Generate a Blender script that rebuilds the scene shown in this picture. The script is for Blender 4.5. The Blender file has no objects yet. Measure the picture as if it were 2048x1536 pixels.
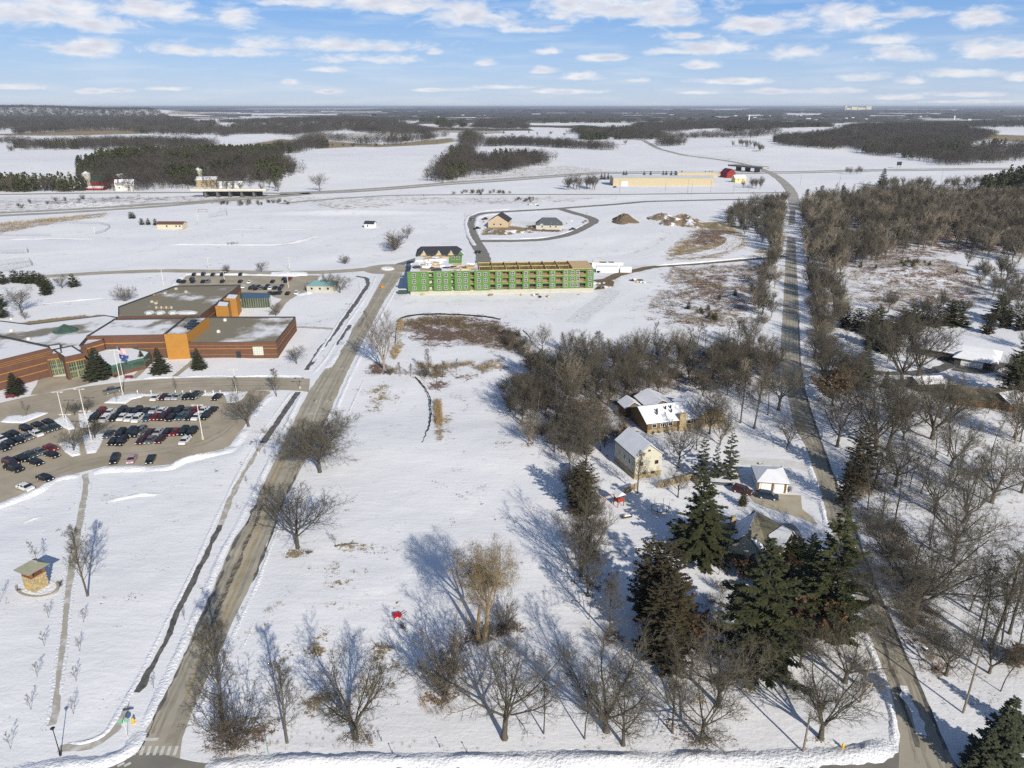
import bpy, bmesh, math, random
import numpy as np
from mathutils import Vector, Matrix
from mathutils.geometry import tessellate_polygon

# ---------------------------------------------------------------- camera, sky, sun, exposure
SC = bpy.context.scene
COL = SC.collection
F = 1450.0; W2, H2 = 1024.0, 768.0; HC = 84.0
PITCH = math.atan(555.0 / F)
cam = bpy.data.cameras.new('camera'); camo = bpy.data.objects.new('camera', cam); COL.objects.link(camo)
camo.location = (0, 0, HC); camo.rotation_euler = (math.pi / 2 - PITCH, 0, 0)
cam.sensor_width = 36; cam.lens = 36 * F / 2048; cam.clip_start = 1; cam.clip_end = 260000
SC.camera = camo
SUN_EL = math.radians(27.5); SUN_AZ = math.radians(154.5)      # azimuth from +Y clockwise: behind the camera, to the right
world = bpy.data.worlds.new('World'); SC.world = world; world.use_nodes = True
SKY_STR = 0.085; CLOUD_STR = 0.80
sun = bpy.data.lights.new('sun', 'SUN'); sun.energy = 4.9; sun.angle = math.radians(0.53); sun.color = (1.0, 0.93, 0.82)
suno = bpy.data.objects.new('sun', sun); COL.objects.link(suno)
sd = Vector((math.sin(SUN_AZ) * math.cos(SUN_EL), math.cos(SUN_AZ) * math.cos(SUN_EL), math.sin(SUN_EL)))
suno.rotation_euler = sd.to_track_quat('Z', 'Y').to_euler(); suno.location = (60, -60, 200)
SC.view_settings.view_transform = 'Standard'; SC.view_settings.look = 'None'
SC.view_settings.exposure = 0.12; SC.view_settings.gamma = 1; SC.view_settings.use_curve_mapping = False
SC.cycles.use_denoising = False
SC.cycles.max_bounces = 4; SC.cycles.diffuse_bounces = 2; SC.cycles.glossy_bounces = 2
SC.cycles.transmission_bounces = 2; SC.cycles.transparent_max_bounces = 4; SC.cycles.volume_bounces = 0

SP, CP = math.sin(PITCH), math.cos(PITCH)
def P(x, y, z=0.0):
    """the point at height z that the photograph shows at pixel x, y"""
    a, b = (x - W2), (H2 - y)
    dx, dy, dz = a, F * CP + b * SP, -F * SP + b * CP
    t = (z - HC) / dz
    return Vector((dx * t, dy * t, z))
def azel(x, y):
    a, b = (x - W2), (H2 - y)
    dx, dy, dz = a, F * CP + b * SP, -F * SP + b * CP
    return math.atan2(dx, dy), math.atan2(dz, math.hypot(dx, dy))
def pxm(x, y):
    """photo pixels per metre of a small upright thing standing at that ground point"""
    p = P(x, y); zc = p.y * CP + HC * SP
    return F / zc

def nt_clear(t):
    t.nodes.clear(); return t.nodes, t.links
def node(N, typ, **kw):
    n = N.new(typ)
    for k, v in kw.items(): setattr(n, k, v)
    return n

def build_world():
    N, L = nt_clear(world.node_tree)
    out = node(N, 'ShaderNodeOutputWorld')
    sky = node(N, 'ShaderNodeTexSky', sky_type='NISHITA'); sky.sun_disc = False
    sky.sun_elevation = SUN_EL; sky.sun_rotation = SUN_AZ; sky.altitude = 300
    sky.air_density = 1.0; sky.dust_density = 0.35; sky.ozone_density = 2.2
    tint = node(N, 'ShaderNodeMix', data_type='RGBA', blend_type='MULTIPLY'); tint.inputs[0].default_value = 1
    tint.inputs[7].default_value = (0.93, 1.0, 1.13, 1)
    L.new(sky.outputs[0], tint.inputs[6])
    tc = node(N, 'ShaderNodeTexCoord'); sx = node(N, 'ShaderNodeSeparateXYZ'); L.new(tc.outputs['Generated'], sx.inputs[0])
    def M(op, a, b=None, clamp=False):
        m = node(N, 'ShaderNodeMath', operation=op, use_clamp=clamp)
        for i, v in enumerate((a, b)):
            if v is None: continue
            if isinstance(v, (int, float)): m.inputs[i].default_value = v
            else: L.new(v, m.inputs[i])
        return m.outputs[0]
    az = M('ARCTAN2', sx.outputs[0], sx.outputs[1]); el = M('ARCSINE', sx.outputs[2])
    # the clear winter blue of the day, paler towards the horizon, blended with the physical sky
    sc0 = node(N, 'ShaderNodeVectorMath', operation='SCALE'); L.new(tint.outputs[2], sc0.inputs[0]); sc0.inputs['Scale'].default_value = SKY_STR
    rp = node(N, 'ShaderNodeValToRGB'); L.new(M('MULTIPLY', el, 1 / 1.5708, True), rp.inputs[0]); E = rp.color_ramp.elements
    E[0].position = 0.; E[0].color = (.52, .61, .77, 1); E[1].position = 1.; E[1].color = (.04, .09, .21, 1)
    for p_, c_ in ((.03, (.36, .52, .79)), (.075, (.165, .37, .75)), (.14, (.10, .22, .46)), (.3, (.06, .13, .28))): q_ = E.new(p_); q_.color = c_ + (1,)
    smx = node(N, 'ShaderNodeMix', data_type='RGBA'); smx.inputs[0].default_value = .8; L.new(sc0.outputs[0], smx.inputs[6]); L.new(rp.outputs[0], smx.inputs[7])
    bg = node(N, 'ShaderNodeBackground'); bg.inputs[1].default_value = 1.0; L.new(smx.outputs[2], bg.inputs[0])
    cv = node(N, 'ShaderNodeCombineXYZ'); L.new(az, cv.inputs[0]); L.new(el, cv.inputs[1])
    # single clouds: centre, half width, half height (in photo pixels), weight
    clouds = [(50,22,170,44,1),(195,50,80,24,1),(310,22,110,28,1),(457,38,58,28,1),(172,100,92,24,1),(600,6,90,14,1),
      (790,10,170,30,1),(935,36,125,32,1),(1240,16,210,40,1),(1340,45,80,22,1),(650,92,190,15,.75),(740,120,90,11,.75),(400,104,140,9,.6),
      (655,140,40,7,.9),(870,104,20,9,1),(970,128,26,10,1),(1100,103,34,9,1),(1530,52,90,26,1),(1700,44,70,36,.95),(1965,40,46,22,.95),(1820,28,60,8,.6),
      (1215,117,55,9,1),(1340,104,60,9,.9),(1430,96,85,18,1),(1410,131,42,11,1),(1595,108,58,18,1),(1800,112,70,18,.95),(1780,80,60,10,.8),(1990,104,70,24,1),(2040,104,60,16,1),
      (1090,142,34,10,.95),(1160,155,55,11,1),(1460,163,88,9,1),(1720,158,50,10,1),(1670,182,66,9,1),(1925,150,70,10,1),(1820,164,34,9,.95),(2045,157,30,11,1),
      (1400,186,50,6,1),(1550,184,60,7,1),(580,166,28,7,1),(660,184,36,6,.9),(180,183,30,6,.9),(1130,184,80,6,.9),(1270,162,32,6,.95),(1800,196,50,6,.9),(1930,190,60,6,.9),(1380,72,50,10,.8),(1080,60,60,8,.7),
      (240,182,30,5,.8),(330,178,40,4,.7),(20,175,50,5,.8),(1940,204,110,4,.9),(1010,175,50,5,.8),(880,180,60,5,.75)]
    run = None
    for (x, y, rx, ry, w) in clouds:
        a, e = azel(x, y); s = 1 / 1450.0
        sub = node(N, 'ShaderNodeVectorMath', operation='SUBTRACT'); L.new(cv.outputs[0], sub.inputs[0]); sub.inputs[1].default_value = (a, e, 0)
        kx, ky = w / (rx * s), w / (ry * s)
        m1 = node(N, 'ShaderNodeVectorMath', operation='MULTIPLY'); L.new(sub.outputs[0], m1.inputs[0]); m1.inputs[1].default_value = (kx, ky, 0)
        m2 = node(N, 'ShaderNodeVectorMath', operation='MULTIPLY'); L.new(sub.outputs[0], m2.inputs[0]); m2.inputs[1].default_value = (-kx, -ky * 1.7, 0)
        mx = node(N, 'ShaderNodeVectorMath', operation='MAXIMUM'); L.new(m1.outputs[0], mx.inputs[0]); L.new(m2.outputs[0], mx.inputs[1])
        ln = node(N, 'ShaderNodeVectorMath', operation='LENGTH'); L.new(mx.outputs[0], ln.inputs[0])
        v = M('ADD', ln.outputs[1], (1 - w) * .5)
        run = v if run is None else M('MINIMUM', run, v)
    # many more clouds over the rest of the sky, laid out on a flat deck
    zc = M('MAXIMUM', sx.outputs[2], 0.015)
    dv = node(N, 'ShaderNodeVectorMath', operation='DIVIDE'); L.new(tc.outputs['Generated'], dv.inputs[0])
    cz = node(N, 'ShaderNodeCombineXYZ'); L.new(zc, cz.inputs[0]); L.new(zc, cz.inputs[1]); cz.inputs[2].default_value = 1
    L.new(cz.outputs[0], dv.inputs[1])
    deck = node(N, 'ShaderNodeTexNoise'); deck.inputs['Scale'].default_value = 0.42; deck.inputs['Detail'].default_value = 4
    deck.inputs['Roughness'].default_value = 0.5; L.new(dv.outputs[0], deck.inputs['Vector'])
    # billow detail
    sc = node(N, 'ShaderNodeVectorMath', operation='MULTIPLY'); L.new(cv.outputs[0], sc.inputs[0]); sc.inputs[1].default_value = (1, 2.6, 1)
    n1 = node(N, 'ShaderNodeTexNoise'); n1.inputs['Scale'].default_value = 24; n1.inputs['Detail'].default_value = 7; n1.inputs['Roughness'].default_value = .62
    n1.inputs['Distortion'].default_value = .35
    L.new(sc.outputs[0], n1.inputs['Vector'])
    nd = M('MULTIPLY', M('SUBTRACT', n1.outputs[0], 0.5), 2.5)
    blob = M('SUBTRACT', M('SUBTRACT', 1.0, run), nd)
    dk = M('MULTIPLY', M('SUBTRACT', deck.outputs[0], 0.56), 7.0)
    dk = M('SUBTRACT', dk, M('MULTIPLY', nd, .6))
    hi = M('MULTIPLY', M('SUBTRACT', el, 0.125), 20, True)     # the deck takes over above the frame
    dk = M('ADD', M('MULTIPLY', dk, hi), M('MULTIPLY', M('SUBTRACT', hi, 1.0), 2.0))
    allc = M('MAXIMUM', blob, dk)
    d = node(N, 'ShaderNodeMapRange', interpolation_type='SMOOTHSTEP'); L.new(allc, d.inputs[0])
    d.inputs[1].default_value = -0.1; d.inputs[2].default_value = 0.85; d.inputs[4].default_value = 0.94
    # thin high streaks
    st = node(N, 'ShaderNodeVectorMath', operation='MULTIPLY'); L.new(cv.outputs[0], st.inputs[0]); st.inputs[1].default_value = (1, 9, 1)
    n2 = node(N, 'ShaderNodeTexNoise'); n2.inputs['Scale'].default_value = 9; n2.inputs['Detail'].default_value = 6; L.new(st.outputs[0], n2.inputs['Vector'])
    ms = node(N, 'ShaderNodeMapRange'); L.new(n2.outputs[0], ms.inputs[0]); ms.inputs[1].default_value = .48; ms.inputs[2].default_value = .75; ms.inputs[4].default_value = .28
    dens = M('MAXIMUM', d.outputs[0], ms.outputs[0])
    above = M('MULTIPLY', M('ADD', el, 0.0005), 400, True)
    dens = M('MULTIPLY', dens, above)
    # cloud colour: cream tops, lavender-grey cores
    n3 = node(N, 'ShaderNodeTexNoise'); n3.inputs['Scale'].default_value = 32; n3.inputs['Detail'].default_value = 5
    sh = node(N, 'ShaderNodeVectorMath', operation='MULTIPLY'); L.new(cv.outputs[0], sh.inputs[0]); sh.inputs[1].default_value = (1, 3, 1); L.new(sh.outputs[0], n3.inputs['Vector'])
    shade = node(N, 'ShaderNodeMapRange'); L.new(M('ADD', M('MULTIPLY', allc, .35), n3.outputs[0]), shade.inputs[0])
    shade.inputs[1].default_value = .60; shade.inputs[2].default_value = .95
    cm = node(N, 'ShaderNodeMix', data_type='RGBA'); L.new(shade.outputs[0], cm.inputs[0])
    cm.inputs[6].default_value = (1.05, 1.05, 1.07, 1); cm.inputs[7].default_value = (0.78, 0.80, 0.90, 1)
    bc = node(N, 'ShaderNodeBackground'); bc.inputs[1].default_value = CLOUD_STR; L.new(cm.outputs[2], bc.inputs[0])
    mix = node(N, 'ShaderNodeMixShader'); L.new(dens, mix.inputs[0]); L.new(bg.outputs[0], mix.inputs[1]); L.new(bc.outputs[0], mix.inputs[2])
    L.new(mix.outputs[0], out.inputs[0])
build_world()

# ---------------------------------------------------------------- helpers
def tag(o, label=None, cat=None, group=None, kind=None):
    if label: o['label'] = label
    if cat: o['category'] = cat
    if group: o['group'] = group
    if kind: o['kind'] = kind
    return o
def empty(name, loc=(0, 0, 0), rz=0.0, label=None, cat=None, group=None):
    o = bpy.data.objects.new(name, None); COL.objects.link(o); o.location = loc; o.rotation_euler = (0, 0, rz)
    o.empty_display_size = .5
    return tag(o, label, cat, group)
def obj(name, me, parent=None, loc=None, rz=None, link=True):
    o = bpy.data.objects.new(name, me)
    if link: COL.objects.link(o)
    if parent: o.parent = parent
    if loc is not None: o.location = loc
    if rz is not None: o.rotation_euler = (0, 0, rz)
    return o
KIDS = {}
def copy_tree(o, parent=None):
    c = o.copy(); COL.objects.link(c); c.parent = parent
    for ch in list(o.children): copy_tree(ch, c)
    return c

class MB:
    def __init__(s): s.v = []; s.f = []; s.m = []
    def add(s, vs, fs, m=0):
        n = len(s.v); s.v += [tuple(v) for v in vs]; s.f += [tuple(i + n for i in f) for f in fs]; s.m += [m] * len(fs)
        return s
    def box(s, c, d, rz=0, m=0, taper=1.0, rx=0):
        hx, hy, hz = d[0] / 2, d[1] / 2, d[2] / 2
        vs = []
        R = Matrix.Rotation(rz, 3, 'Z') @ Matrix.Rotation(rx, 3, 'X')
        for z in (-hz, hz):
            k = taper if z > 0 else 1
            for x, y in ((-hx, -hy), (hx, -hy), (hx, hy), (-hx, hy)):
                vs.append(R @ Vector((x * k, y * k, z)) + Vector(c))
        return s.add(vs, [(3, 2, 1, 0), (4, 5, 6, 7), (0, 1, 5, 4), (1, 2, 6, 5), (2, 3, 7, 6), (3, 0, 4, 7)], m)
    def prism(s, poly, z0, z1, m=0, cap=True, capm=None):
        n = len(poly); vs = [(p[0], p[1], z0) for p in poly] + [(p[0], p[1], z1) for p in poly]
        s.add(vs, [(i, (i + 1) % n, n + (i + 1) % n, n + i) for i in range(n)], m)
        if cap:
            tri = tessellate_polygon([[Vector((p[0], p[1], 0)) for p in poly]])
            s.add([(p[0], p[1], z1) for p in poly], [t[::-1] if False else t for t in tri], m if capm is None else capm)
        return s
    def tube(s, pts, rs, k=6, m=0, caps=True):
        rings = []
        n = len(pts)
        for i in range(n):
            a = Vector(pts[max(0, i - 1)]); b = Vector(pts[min(n - 1, i + 1)]); d = (b - a)
            d = d.normalized() if d.length > 0 else Vector((0, 0, 1))
            u = d.orthogonal().normalized(); w = d.cross(u)
            # keep rings aligned
            ref = Vector((1, 0, 0)) if abs(d.x) < .9 else Vector((0, 1, 0))
            u = (ref - d * ref.dot(d)).normalized(); w = d.cross(u)
            rings.append([Vector(pts[i]) + (u * math.cos(t) + w * math.sin(t)) * rs[i] for t in [2 * math.pi * j / k for j in range(k)]])
        vs = [v for r in rings for v in r]
        fs = [(i * k + j, i * k + (j + 1) % k, (i + 1) * k + (j + 1) % k, (i + 1) * k + j) for i in range(n - 1) for j in range(k)]
        if caps: fs += [tuple(range(k))[::-1], tuple((n - 1) * k + j for j in range(k))]
        return s.add(vs, fs, m)
    def cyl(s, c, r, h, k=10, m=0, r2=None):
        return s.tube([c, (c[0], c[1], c[2] + h)], [r, r if r2 is None else r2], k, m)
    def mesh(s, name, mats, smooth=False):
        me = bpy.data.meshes.new(name); me.from_pydata(s.v, [], s.f)
        for mt in (mats if isinstance(mats, (list, tuple)) else [mats]): me.materials.append(mt)
        me.polygons.foreach_set('material_index', s.m)
        if smooth: me.polygons.foreach_set('use_smooth', [True] * len(me.polygons))
        me.update(); return me
    def build(s, name, mats, parent=None, loc=None, rz=None, smooth=False):
        return obj(name, s.mesh(name, mats, smooth), parent, loc, rz)

def np_mesh(name, V, Fc, mats, smooth=False, attrs=None, mi=None):
    me = bpy.data.meshes.new(name); V = np.asarray(V, dtype=np.float32); Fc = np.asarray(Fc, dtype=np.int32); k = Fc.shape[1]
    me.vertices.add(len(V)); me.vertices.foreach_set('co', V.ravel())
    me.loops.add(Fc.size); me.loops.foreach_set('vertex_index', Fc.ravel())
    me.polygons.add(len(Fc)); me.polygons.foreach_set('loop_start', np.arange(0, Fc.size, k, dtype=np.int32))
    try: me.polygons.foreach_set('loop_total', np.full(len(Fc), k, dtype=np.int32))
    except Exception: pass
    for mt in (mats if isinstance(mats, (list, tuple)) else [mats]): me.materials.append(mt)
    if mi is not None: me.polygons.foreach_set('material_index', np.asarray(mi, dtype=np.int32))
    if smooth: me.polygons.foreach_set('use_smooth', np.ones(len(Fc), dtype=bool))
    me.update(calc_edges=True); me.validate()
    for an, arr in (attrs or {}).items():
        a = me.attributes.new(an, 'FLOAT_COLOR', 'POINT'); a.data.foreach_set('color', np.asarray(arr, dtype=np.float32).ravel())
    return me

# ---------------------------------------------------------------- materials
MATS = {}
def mat(name, col, rough=.8, metal=0., var=0., vscale=1., col2=None, bump=0., bscale=4., emit=None, spec=.3, detail=4, dist=0.02, thr=None, obj_rand=0.):
    """principled material; col varied by noise towards col2; thr=(lo,hi) makes the two colours patchy"""
    if name in MATS: return MATS[name]
    m = bpy.data.materials.new(name); m.use_nodes = True; N, L = nt_clear(m.node_tree)
    out = node(N, 'ShaderNodeOutputMaterial'); b = node(N, 'ShaderNodeBsdfPrincipled'); L.new(b.outputs[0], out.inputs[0])
    b.inputs['Roughness'].default_value = rough; b.inputs['Metallic'].default_value = metal
    b.inputs['Specular IOR Level'].default_value = spec
    c4 = tuple(col) + (1,)
    tc = node(N, 'ShaderNodeTexCoord')
    last = None
    if col2 is not None or var:
        n = node(N, 'ShaderNodeTexNoise'); n.inputs['Scale'].default_value = vscale; n.inputs['Detail'].default_value = detail; n.inputs['Roughness'].default_value = .6
        L.new(tc.outputs['Object'], n.inputs['Vector'])
        mr = node(N, 'ShaderNodeMapRange'); L.new(n.outputs[0], mr.inputs[0])
        lo, hi = thr if thr else (.3, .7)
        mr.inputs[1].default_value = lo; mr.inputs[2].default_value = hi
        mx = node(N, 'ShaderNodeMix', data_type='RGBA'); L.new(mr.outputs[0], mx.inputs[0])
        c2 = tuple(col2) if col2 is not None else tuple(min(1, c * (1 + var)) for c in col)
        mx.inputs[6].default_value = c4 if col2 is not None else tuple(c * (1 - var) for c in col) + (1,)
        mx.inputs[7].default_value = c2 + (1,)
        last = mx.outputs[2]
    if obj_rand:
        oi = node(N, 'ShaderNodeObjectInfo'); hs = node(N, 'ShaderNodeHueSaturation')
        mr = node(N, 'ShaderNodeMapRange'); L.new(oi.outputs['Random'], mr.inputs[0]); mr.inputs[3].default_value = 1 - obj_rand; mr.inputs[4].default_value = 1 + obj_rand
        L.new(mr.outputs[0], hs.inputs['Value'])
        if last is None: hs.inputs['Color'].default_value = c4
        else: L.new(last, hs.inputs['Color'])
        last = hs.outputs[0]
    if last is None: b.inputs['Base Color'].default_value = c4
    else: L.new(last, b.inputs['Base Color'])
    if bump:
        n = node(N, 'ShaderNodeTexNoise'); n.inputs['Scale'].default_value = bscale; n.inputs['Detail'].default_value = 5
        L.new(tc.outputs['Object'], n.inputs['Vector'])
        bp = node(N, 'ShaderNodeBump'); bp.inputs['Strength'].default_value = bump; bp.inputs['Distance'].default_value = dist
        L.new(n.outputs[0], bp.inputs['Height']); L.new(bp.outputs[0], b.inputs['Normal'])
    if emit: b.inputs['Emission Color'].default_value = tuple(emit[:3]) + (1,); b.inputs['Emission Strength'].default_value = emit[3]
    MATS[name] = m; return m

SNOW = mat('snow', (.79, .795, .805), .75, col2=(.70, .70, .705), vscale=.35, bump=.6, bscale=1.6, dist=.25, thr=(.35, .75))
BANK = mat('snow_plowed', (.80, .81, .83), .7, col2=(.62, .60, .56), vscale=.9, thr=(.56, .8), bump=.9, bscale=2.2, dist=.3, detail=7)
ROOFSNOW = mat('roof_snow', (.80, .81, .83), .7, col2=(.72, .725, .74), vscale=.5, bump=.3, bscale=1.5, dist=.1)
FLATROOF = mat('flat_roof', (.73, .735, .75), .8, col2=(.22, .20, .155), vscale=.055, thr=(.53, .62), detail=9, bump=.2, bscale=3)
FLATROOF2 = mat('flat_roof_bare', (.73, .735, .75), .8, col2=(.22, .195, .14), vscale=.05, thr=(.36, .47), detail=9, bump=.2, bscale=3)
ASPH = mat('asphalt_salted', (.44, .40, .315), .85, col2=(.31, .285, .225), vscale=.14, detail=9, bump=.3, bscale=6)
ASPHN = mat('asphalt_grey', (.175, .165, .145), .85, col2=(.24, .225, .19), vscale=.2, detail=9, bump=.3, bscale=6)
LOTM = mat('lot_slush', (.44, .385, .295), .85, col2=(.30, .26, .19), vscale=.12, detail=9, bump=.3, bscale=5)
WET = mat('asphalt_wet', (.055, .055, .054), .5, col2=(.20, .185, .155), vscale=.6, detail=8)
PATH = mat('path_concrete', (.40, .37, .31), .85, col2=(.62, .61, .58), vscale=.5, thr=(.5, .68), detail=8)
DIRT = mat('dirt', (.20, .15, .095), .95, col2=(.12, .09, .06), vscale=.4, detail=8, bump=1, bscale=2, dist=.3)
DIRTS = mat('dirt_snow', (.20, .15, .095), .95, col2=(.75, .75, .77), vscale=.22, detail=8, thr=(.52, .6), bump=1, bscale=1.2, dist=.4)
HWY = mat('highway', (.30, .275, .23), .85, col2=(.42, .40, .36), vscale=.05, detail=7)
YEL = mat('paint_yellow', (.62, .36, .04), .7, col2=(.40, .30, .12), vscale=1.2)
WHT = mat('paint_white', (.70, .69, .66), .7, col2=(.50, .48, .43), vscale=1.5)
BARK = mat('bark', (.125, .110, .080), .95, col2=(.060, .052, .04), vscale=2.5, obj_rand=.2)
TWIG = mat('twigs', (.112, .100, .074), .95, obj_rand=.28)
TWIGW = mat('twigs_willow', (.31, .24, .13), .9, col2=(.22, .165, .085), vscale=.5)
BARKW = mat('bark_willow', (.30, .215, .115), .95, col2=(.17, .12, .07), vscale=2)
TWIGF = mat('twigs_far', (.068, .060, .050), .95, obj_rand=.25)
TWIGB = mat('twigs_brush', (.125, .102, .074), .95, obj_rand=.3)
TWIGT = mat('grass_stems', (.40, .29, .15), .95, obj_rand=.2)
TWIGP = mat('twigs_pale', (.26, .22, .165), .95, obj_rand=.15)
NEED = mat('needles', (.034, .040, .016), .8, col2=(.078, .082, .032), vscale=1.2, obj_rand=.2)
NEEDB = mat('needles_blue', (.036, .043, .024), .8, col2=(.068, .074, .042), vscale=1.2, obj_rand=.2)
CEDAR = mat('needles_cedar', (.036, .034, .016), .85, col2=(.080, .060, .030), vscale=.9, obj_rand=.2)
RUSTY = mat('leaves_rust', (.19, .105, .055), .9, col2=(.12, .08, .05), vscale=1, obj_rand=.2)
GOLD = mat('leaves_oak_brown', (.24, .145, .06), .9, col2=(.14, .09, .05), vscale=1, obj_rand=.2)
BRICK = mat('brick_brown', (.118, .060, .040), .9, col2=(.145, .076, .052), vscale=.8, bump=.3, bscale=8)
ORANGE = mat('brick_orange', (.44, .215, .045), .9, col2=(.40, .19, .04), vscale=.7)
COPING = mat('coping_dark', (.05, .05, .055), .6)
GLASSG = mat('glass_green', (.035, .055, .045), .15, spec=.6, col2=(.075, .10, .07), vscale=.4)
GLASSD = mat('glass_dark', (.02, .025, .03), .12, spec=.6)
GLASSB = mat('glass_blue', (.04, .055, .075), .15, spec=.6)
FRAMEY = mat('frame_greengold', (.27, .28, .17), .6)
FRAMEG = mat('frame_green', (.045, .12, .09), .6)
GREENW = mat('sheathing_green', (.085, .185, .045), .85, col2=(.115, .225, .06), vscale=.35)
WOOD = mat('lumber', (.58, .43, .22), .85, col2=(.50, .36, .18), vscale=.8)
WOODD = mat('lumber_dark', (.30, .21, .11), .9, col2=(.2, .14, .08), vscale=.8)
CONC = mat('concrete', (.50, .47, .38), .9, col2=(.42, .40, .33), vscale=.4)
WHITE = mat('white_trim', (.80, .80, .78), .6)
TAN = mat('metal_tan', (.48, .41, .27), .7, col2=(.45, .38, .25), vscale=.3)
METR = mat('metal_roof', (.62, .64, .66), .6, col2=(.52, .54, .55), vscale=.1)
CREAM = mat('siding_cream', (.54, .52, .42), .8, col2=(.50, .48, .39), vscale=1)
STONE = mat('stone_gold', (.50, .39, .20), .9, col2=(.24, .19, .11), vscale=1.6, thr=(.45, .6), bump=.6, bscale=3)
STONE2 = mat('stone_tan', (.40, .33, .20), .9, col2=(.28, .21, .12), vscale=1.4, thr=(.4, .6))
SHING = mat('shingle_olive', (.20, .185, .13), .9, col2=(.16, .15, .11), vscale=1.5)
SHINGB = mat('shingle_black', (.035, .037, .042), .9, col2=(.05, .05, .055), vscale=1)
REDB = mat('barn_red', (.28, .03, .025), .8, col2=(.20, .02, .02), vscale=.5)
TEAL = mat('roof_teal', (.20, .36, .36), .6)
PYLON = mat('pylon_steel', (.30, .30, .29), .6)
STEEL = mat('steel_pale', (.70, .68, .62), .5)
POLEW = mat('pole_wood', (.22, .19, .14), .9)
BLACKM = mat('metal_black', (.02, .02, .022), .5)
TRACK = mat('wheel_track', (.25, .225, .175), .7, col2=(.36, .325, .255), vscale=.5, detail=7)
BROWNW = mat('siding_brown', (.19, .115, .05), .85, col2=(.15, .09, .04), vscale=1)
FENCEM = mat('fence_board', (.36, .29, .17), .9, col2=(.27, .21, .12), vscale=2)
MESHM = mat('chainlink', (.30, .30, .30), .6)
TYRE = mat('tyre', (.018, .018, .018), .9)
LAMPG = mat('headlight_glass', (.75, .76, .78), .1, spec=.8)
TARP = mat('wrap_white', (.80, .81, .82), .7)
FAR = mat('far_canopy', (.085, .078, .070), .95, col2=(.055, .055, .052), vscale=.02, detail=8, bump=1, bscale=.08, dist=5)
CARP = {}
def carmat(name, c, rough=.25): CARP[name] = mat('car_paint_' + name, c, rough, .15, spec=.6)
for n_, c_ in dict(black=(.012, .013, .015), white=(.78, .78, .77), silver=(.42, .43, .44), grey=(.14, .15, .16), blue=(.06, .09, .13), maroon=(.06, .014, .018),
                   red=(.20, .014, .016), teal=(.10, .13, .14), pink=(.50, .32, .34), navy=(.02, .035, .075), green=(.05, .07, .06)).items(): carmat(n_, c_)

# ---------------------------------------------------------------- noise and terrain
_rng = np.random.default_rng(7)
_LAT = _rng.random((256, 256)).astype(np.float64)
def vnoise(x, y, s):
    x = np.asarray(x, float) / s; y = np.asarray(y, float) / s
    xi = np.floor(x).astype(int); yi = np.floor(y).astype(int); fx = x - xi; fy = y - yi
    fx = fx * fx * (3 - 2 * fx); fy = fy * fy * (3 - 2 * fy)
    a = _LAT[xi & 255, yi & 255]; b = _LAT[(xi + 1) & 255, yi & 255]; c = _LAT[xi & 255, (yi + 1) & 255]; d = _LAT[(xi + 1) & 255, (yi + 1) & 255]
    return (a * (1 - fx) + b * fx) * (1 - fy) + (c * (1 - fx) + d * fx) * fy - .5
def fbm(x, y, s, o=3):
    r = 0; a = 1
    for i in range(o): r = r + a * vnoise(x + 37.7 * i, y - 91.3 * i, s / 2 ** i); a *= .5
    return r
# hills: pixel of the centre, half sizes across and along the view (metres), height
HILLS = [(40, 232, 1300, 900, 82), (300, 233, 700, 600, 44), (620, 252, 800, 500, 20), (760, 266, 260, 200, 9), (1750, 264, 700, 420, 14), (1560, 300, 200, 150, 5),
         (330, 345, 260, 150, 9), (520, 272, 300, 200, 7), (750, 320, 260, 200, 5), (1000, 250, 300, 350, 12), (1810, 470, 60, 50, 6), (1810, 545, 35, 28, 4),
         (160, 330, 300, 160, 7), (720, 425, 75, 16, 3.0), (150, 408, 90, 20, 2.5), (1400, 285, 300, 260, 6)]
HW = [(P(h[0], h[1]), h) for h in HILLS]
CLEAR = []    # built-on strips (x, y, radius): the snow relief dies out near them
def relief_fac(x, y):
    f = np.ones_like(x)
    for A, r in CLEAR:
        x0, x1, y0, y1 = A[:, 0].min() - r * 3, A[:, 0].max() + r * 3, A[:, 1].min() - r * 3, A[:, 1].max() + r * 3
        idx = np.nonzero((x > x0) & (x < x1) & (y > y0) & (y < y1) & (f > 0))[0]
        if not len(idx): continue
        px, py = x[idx], y[idx]; dm = np.full(len(idx), 1e9)
        for i in range(len(A) - 1):
            ax, ay = A[i]; bx, by = A[i + 1]; vx, vy = bx - ax, by - ay; L2 = vx * vx + vy * vy + 1e-9
            t = np.clip(((px - ax) * vx + (py - ay) * vy) / L2, 0, 1); dm = np.minimum(dm, np.hypot(px - ax - t * vx, py - ay - t * vy))
        f[idx] = np.minimum(f[idx], np.clip((dm - r) / (r * 1.2), 0, 1))
    return f
def inpoly(x, y, poly):
    x = np.asarray(x); y = np.asarray(y); c = np.zeros(x.shape, bool); n = len(poly); j = n - 1
    for i in range(n):
        xi, yi = poly[i][0], poly[i][1]; xj, yj = poly[j][0], poly[j][1]
        with np.errstate(divide='ignore', invalid='ignore'):
            t = ((yi > y) != (yj > y)) & (x < (xj - xi) * (y - yi) / (yj - yi + 1e-12) + xi)
        c ^= t; j = i
    return c
def terr(x, y):
    """ground height without the fine snow relief"""
    x = np.asarray(x, float); y = np.asarray(y, float); z = np.zeros(x.shape)
    for c, h in HW: z = z + h[4] * np.exp(-(((x - c.x) / h[2]) ** 2 + ((y - c.y) / h[3]) ** 2) * 1.4)
    z = z - .0
    return np.where(z < .35, 0, z - .35) if z.shape else max(0., float(z) - .35)
def G(x, y): 
    p = P(x, y); return Vector((p.x, p.y, float(terr(np.array([p.x]), np.array([p.y]))[0])))
def Z(x, y): return float(terr(np.array([x]), np.array([y]))[0])
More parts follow.
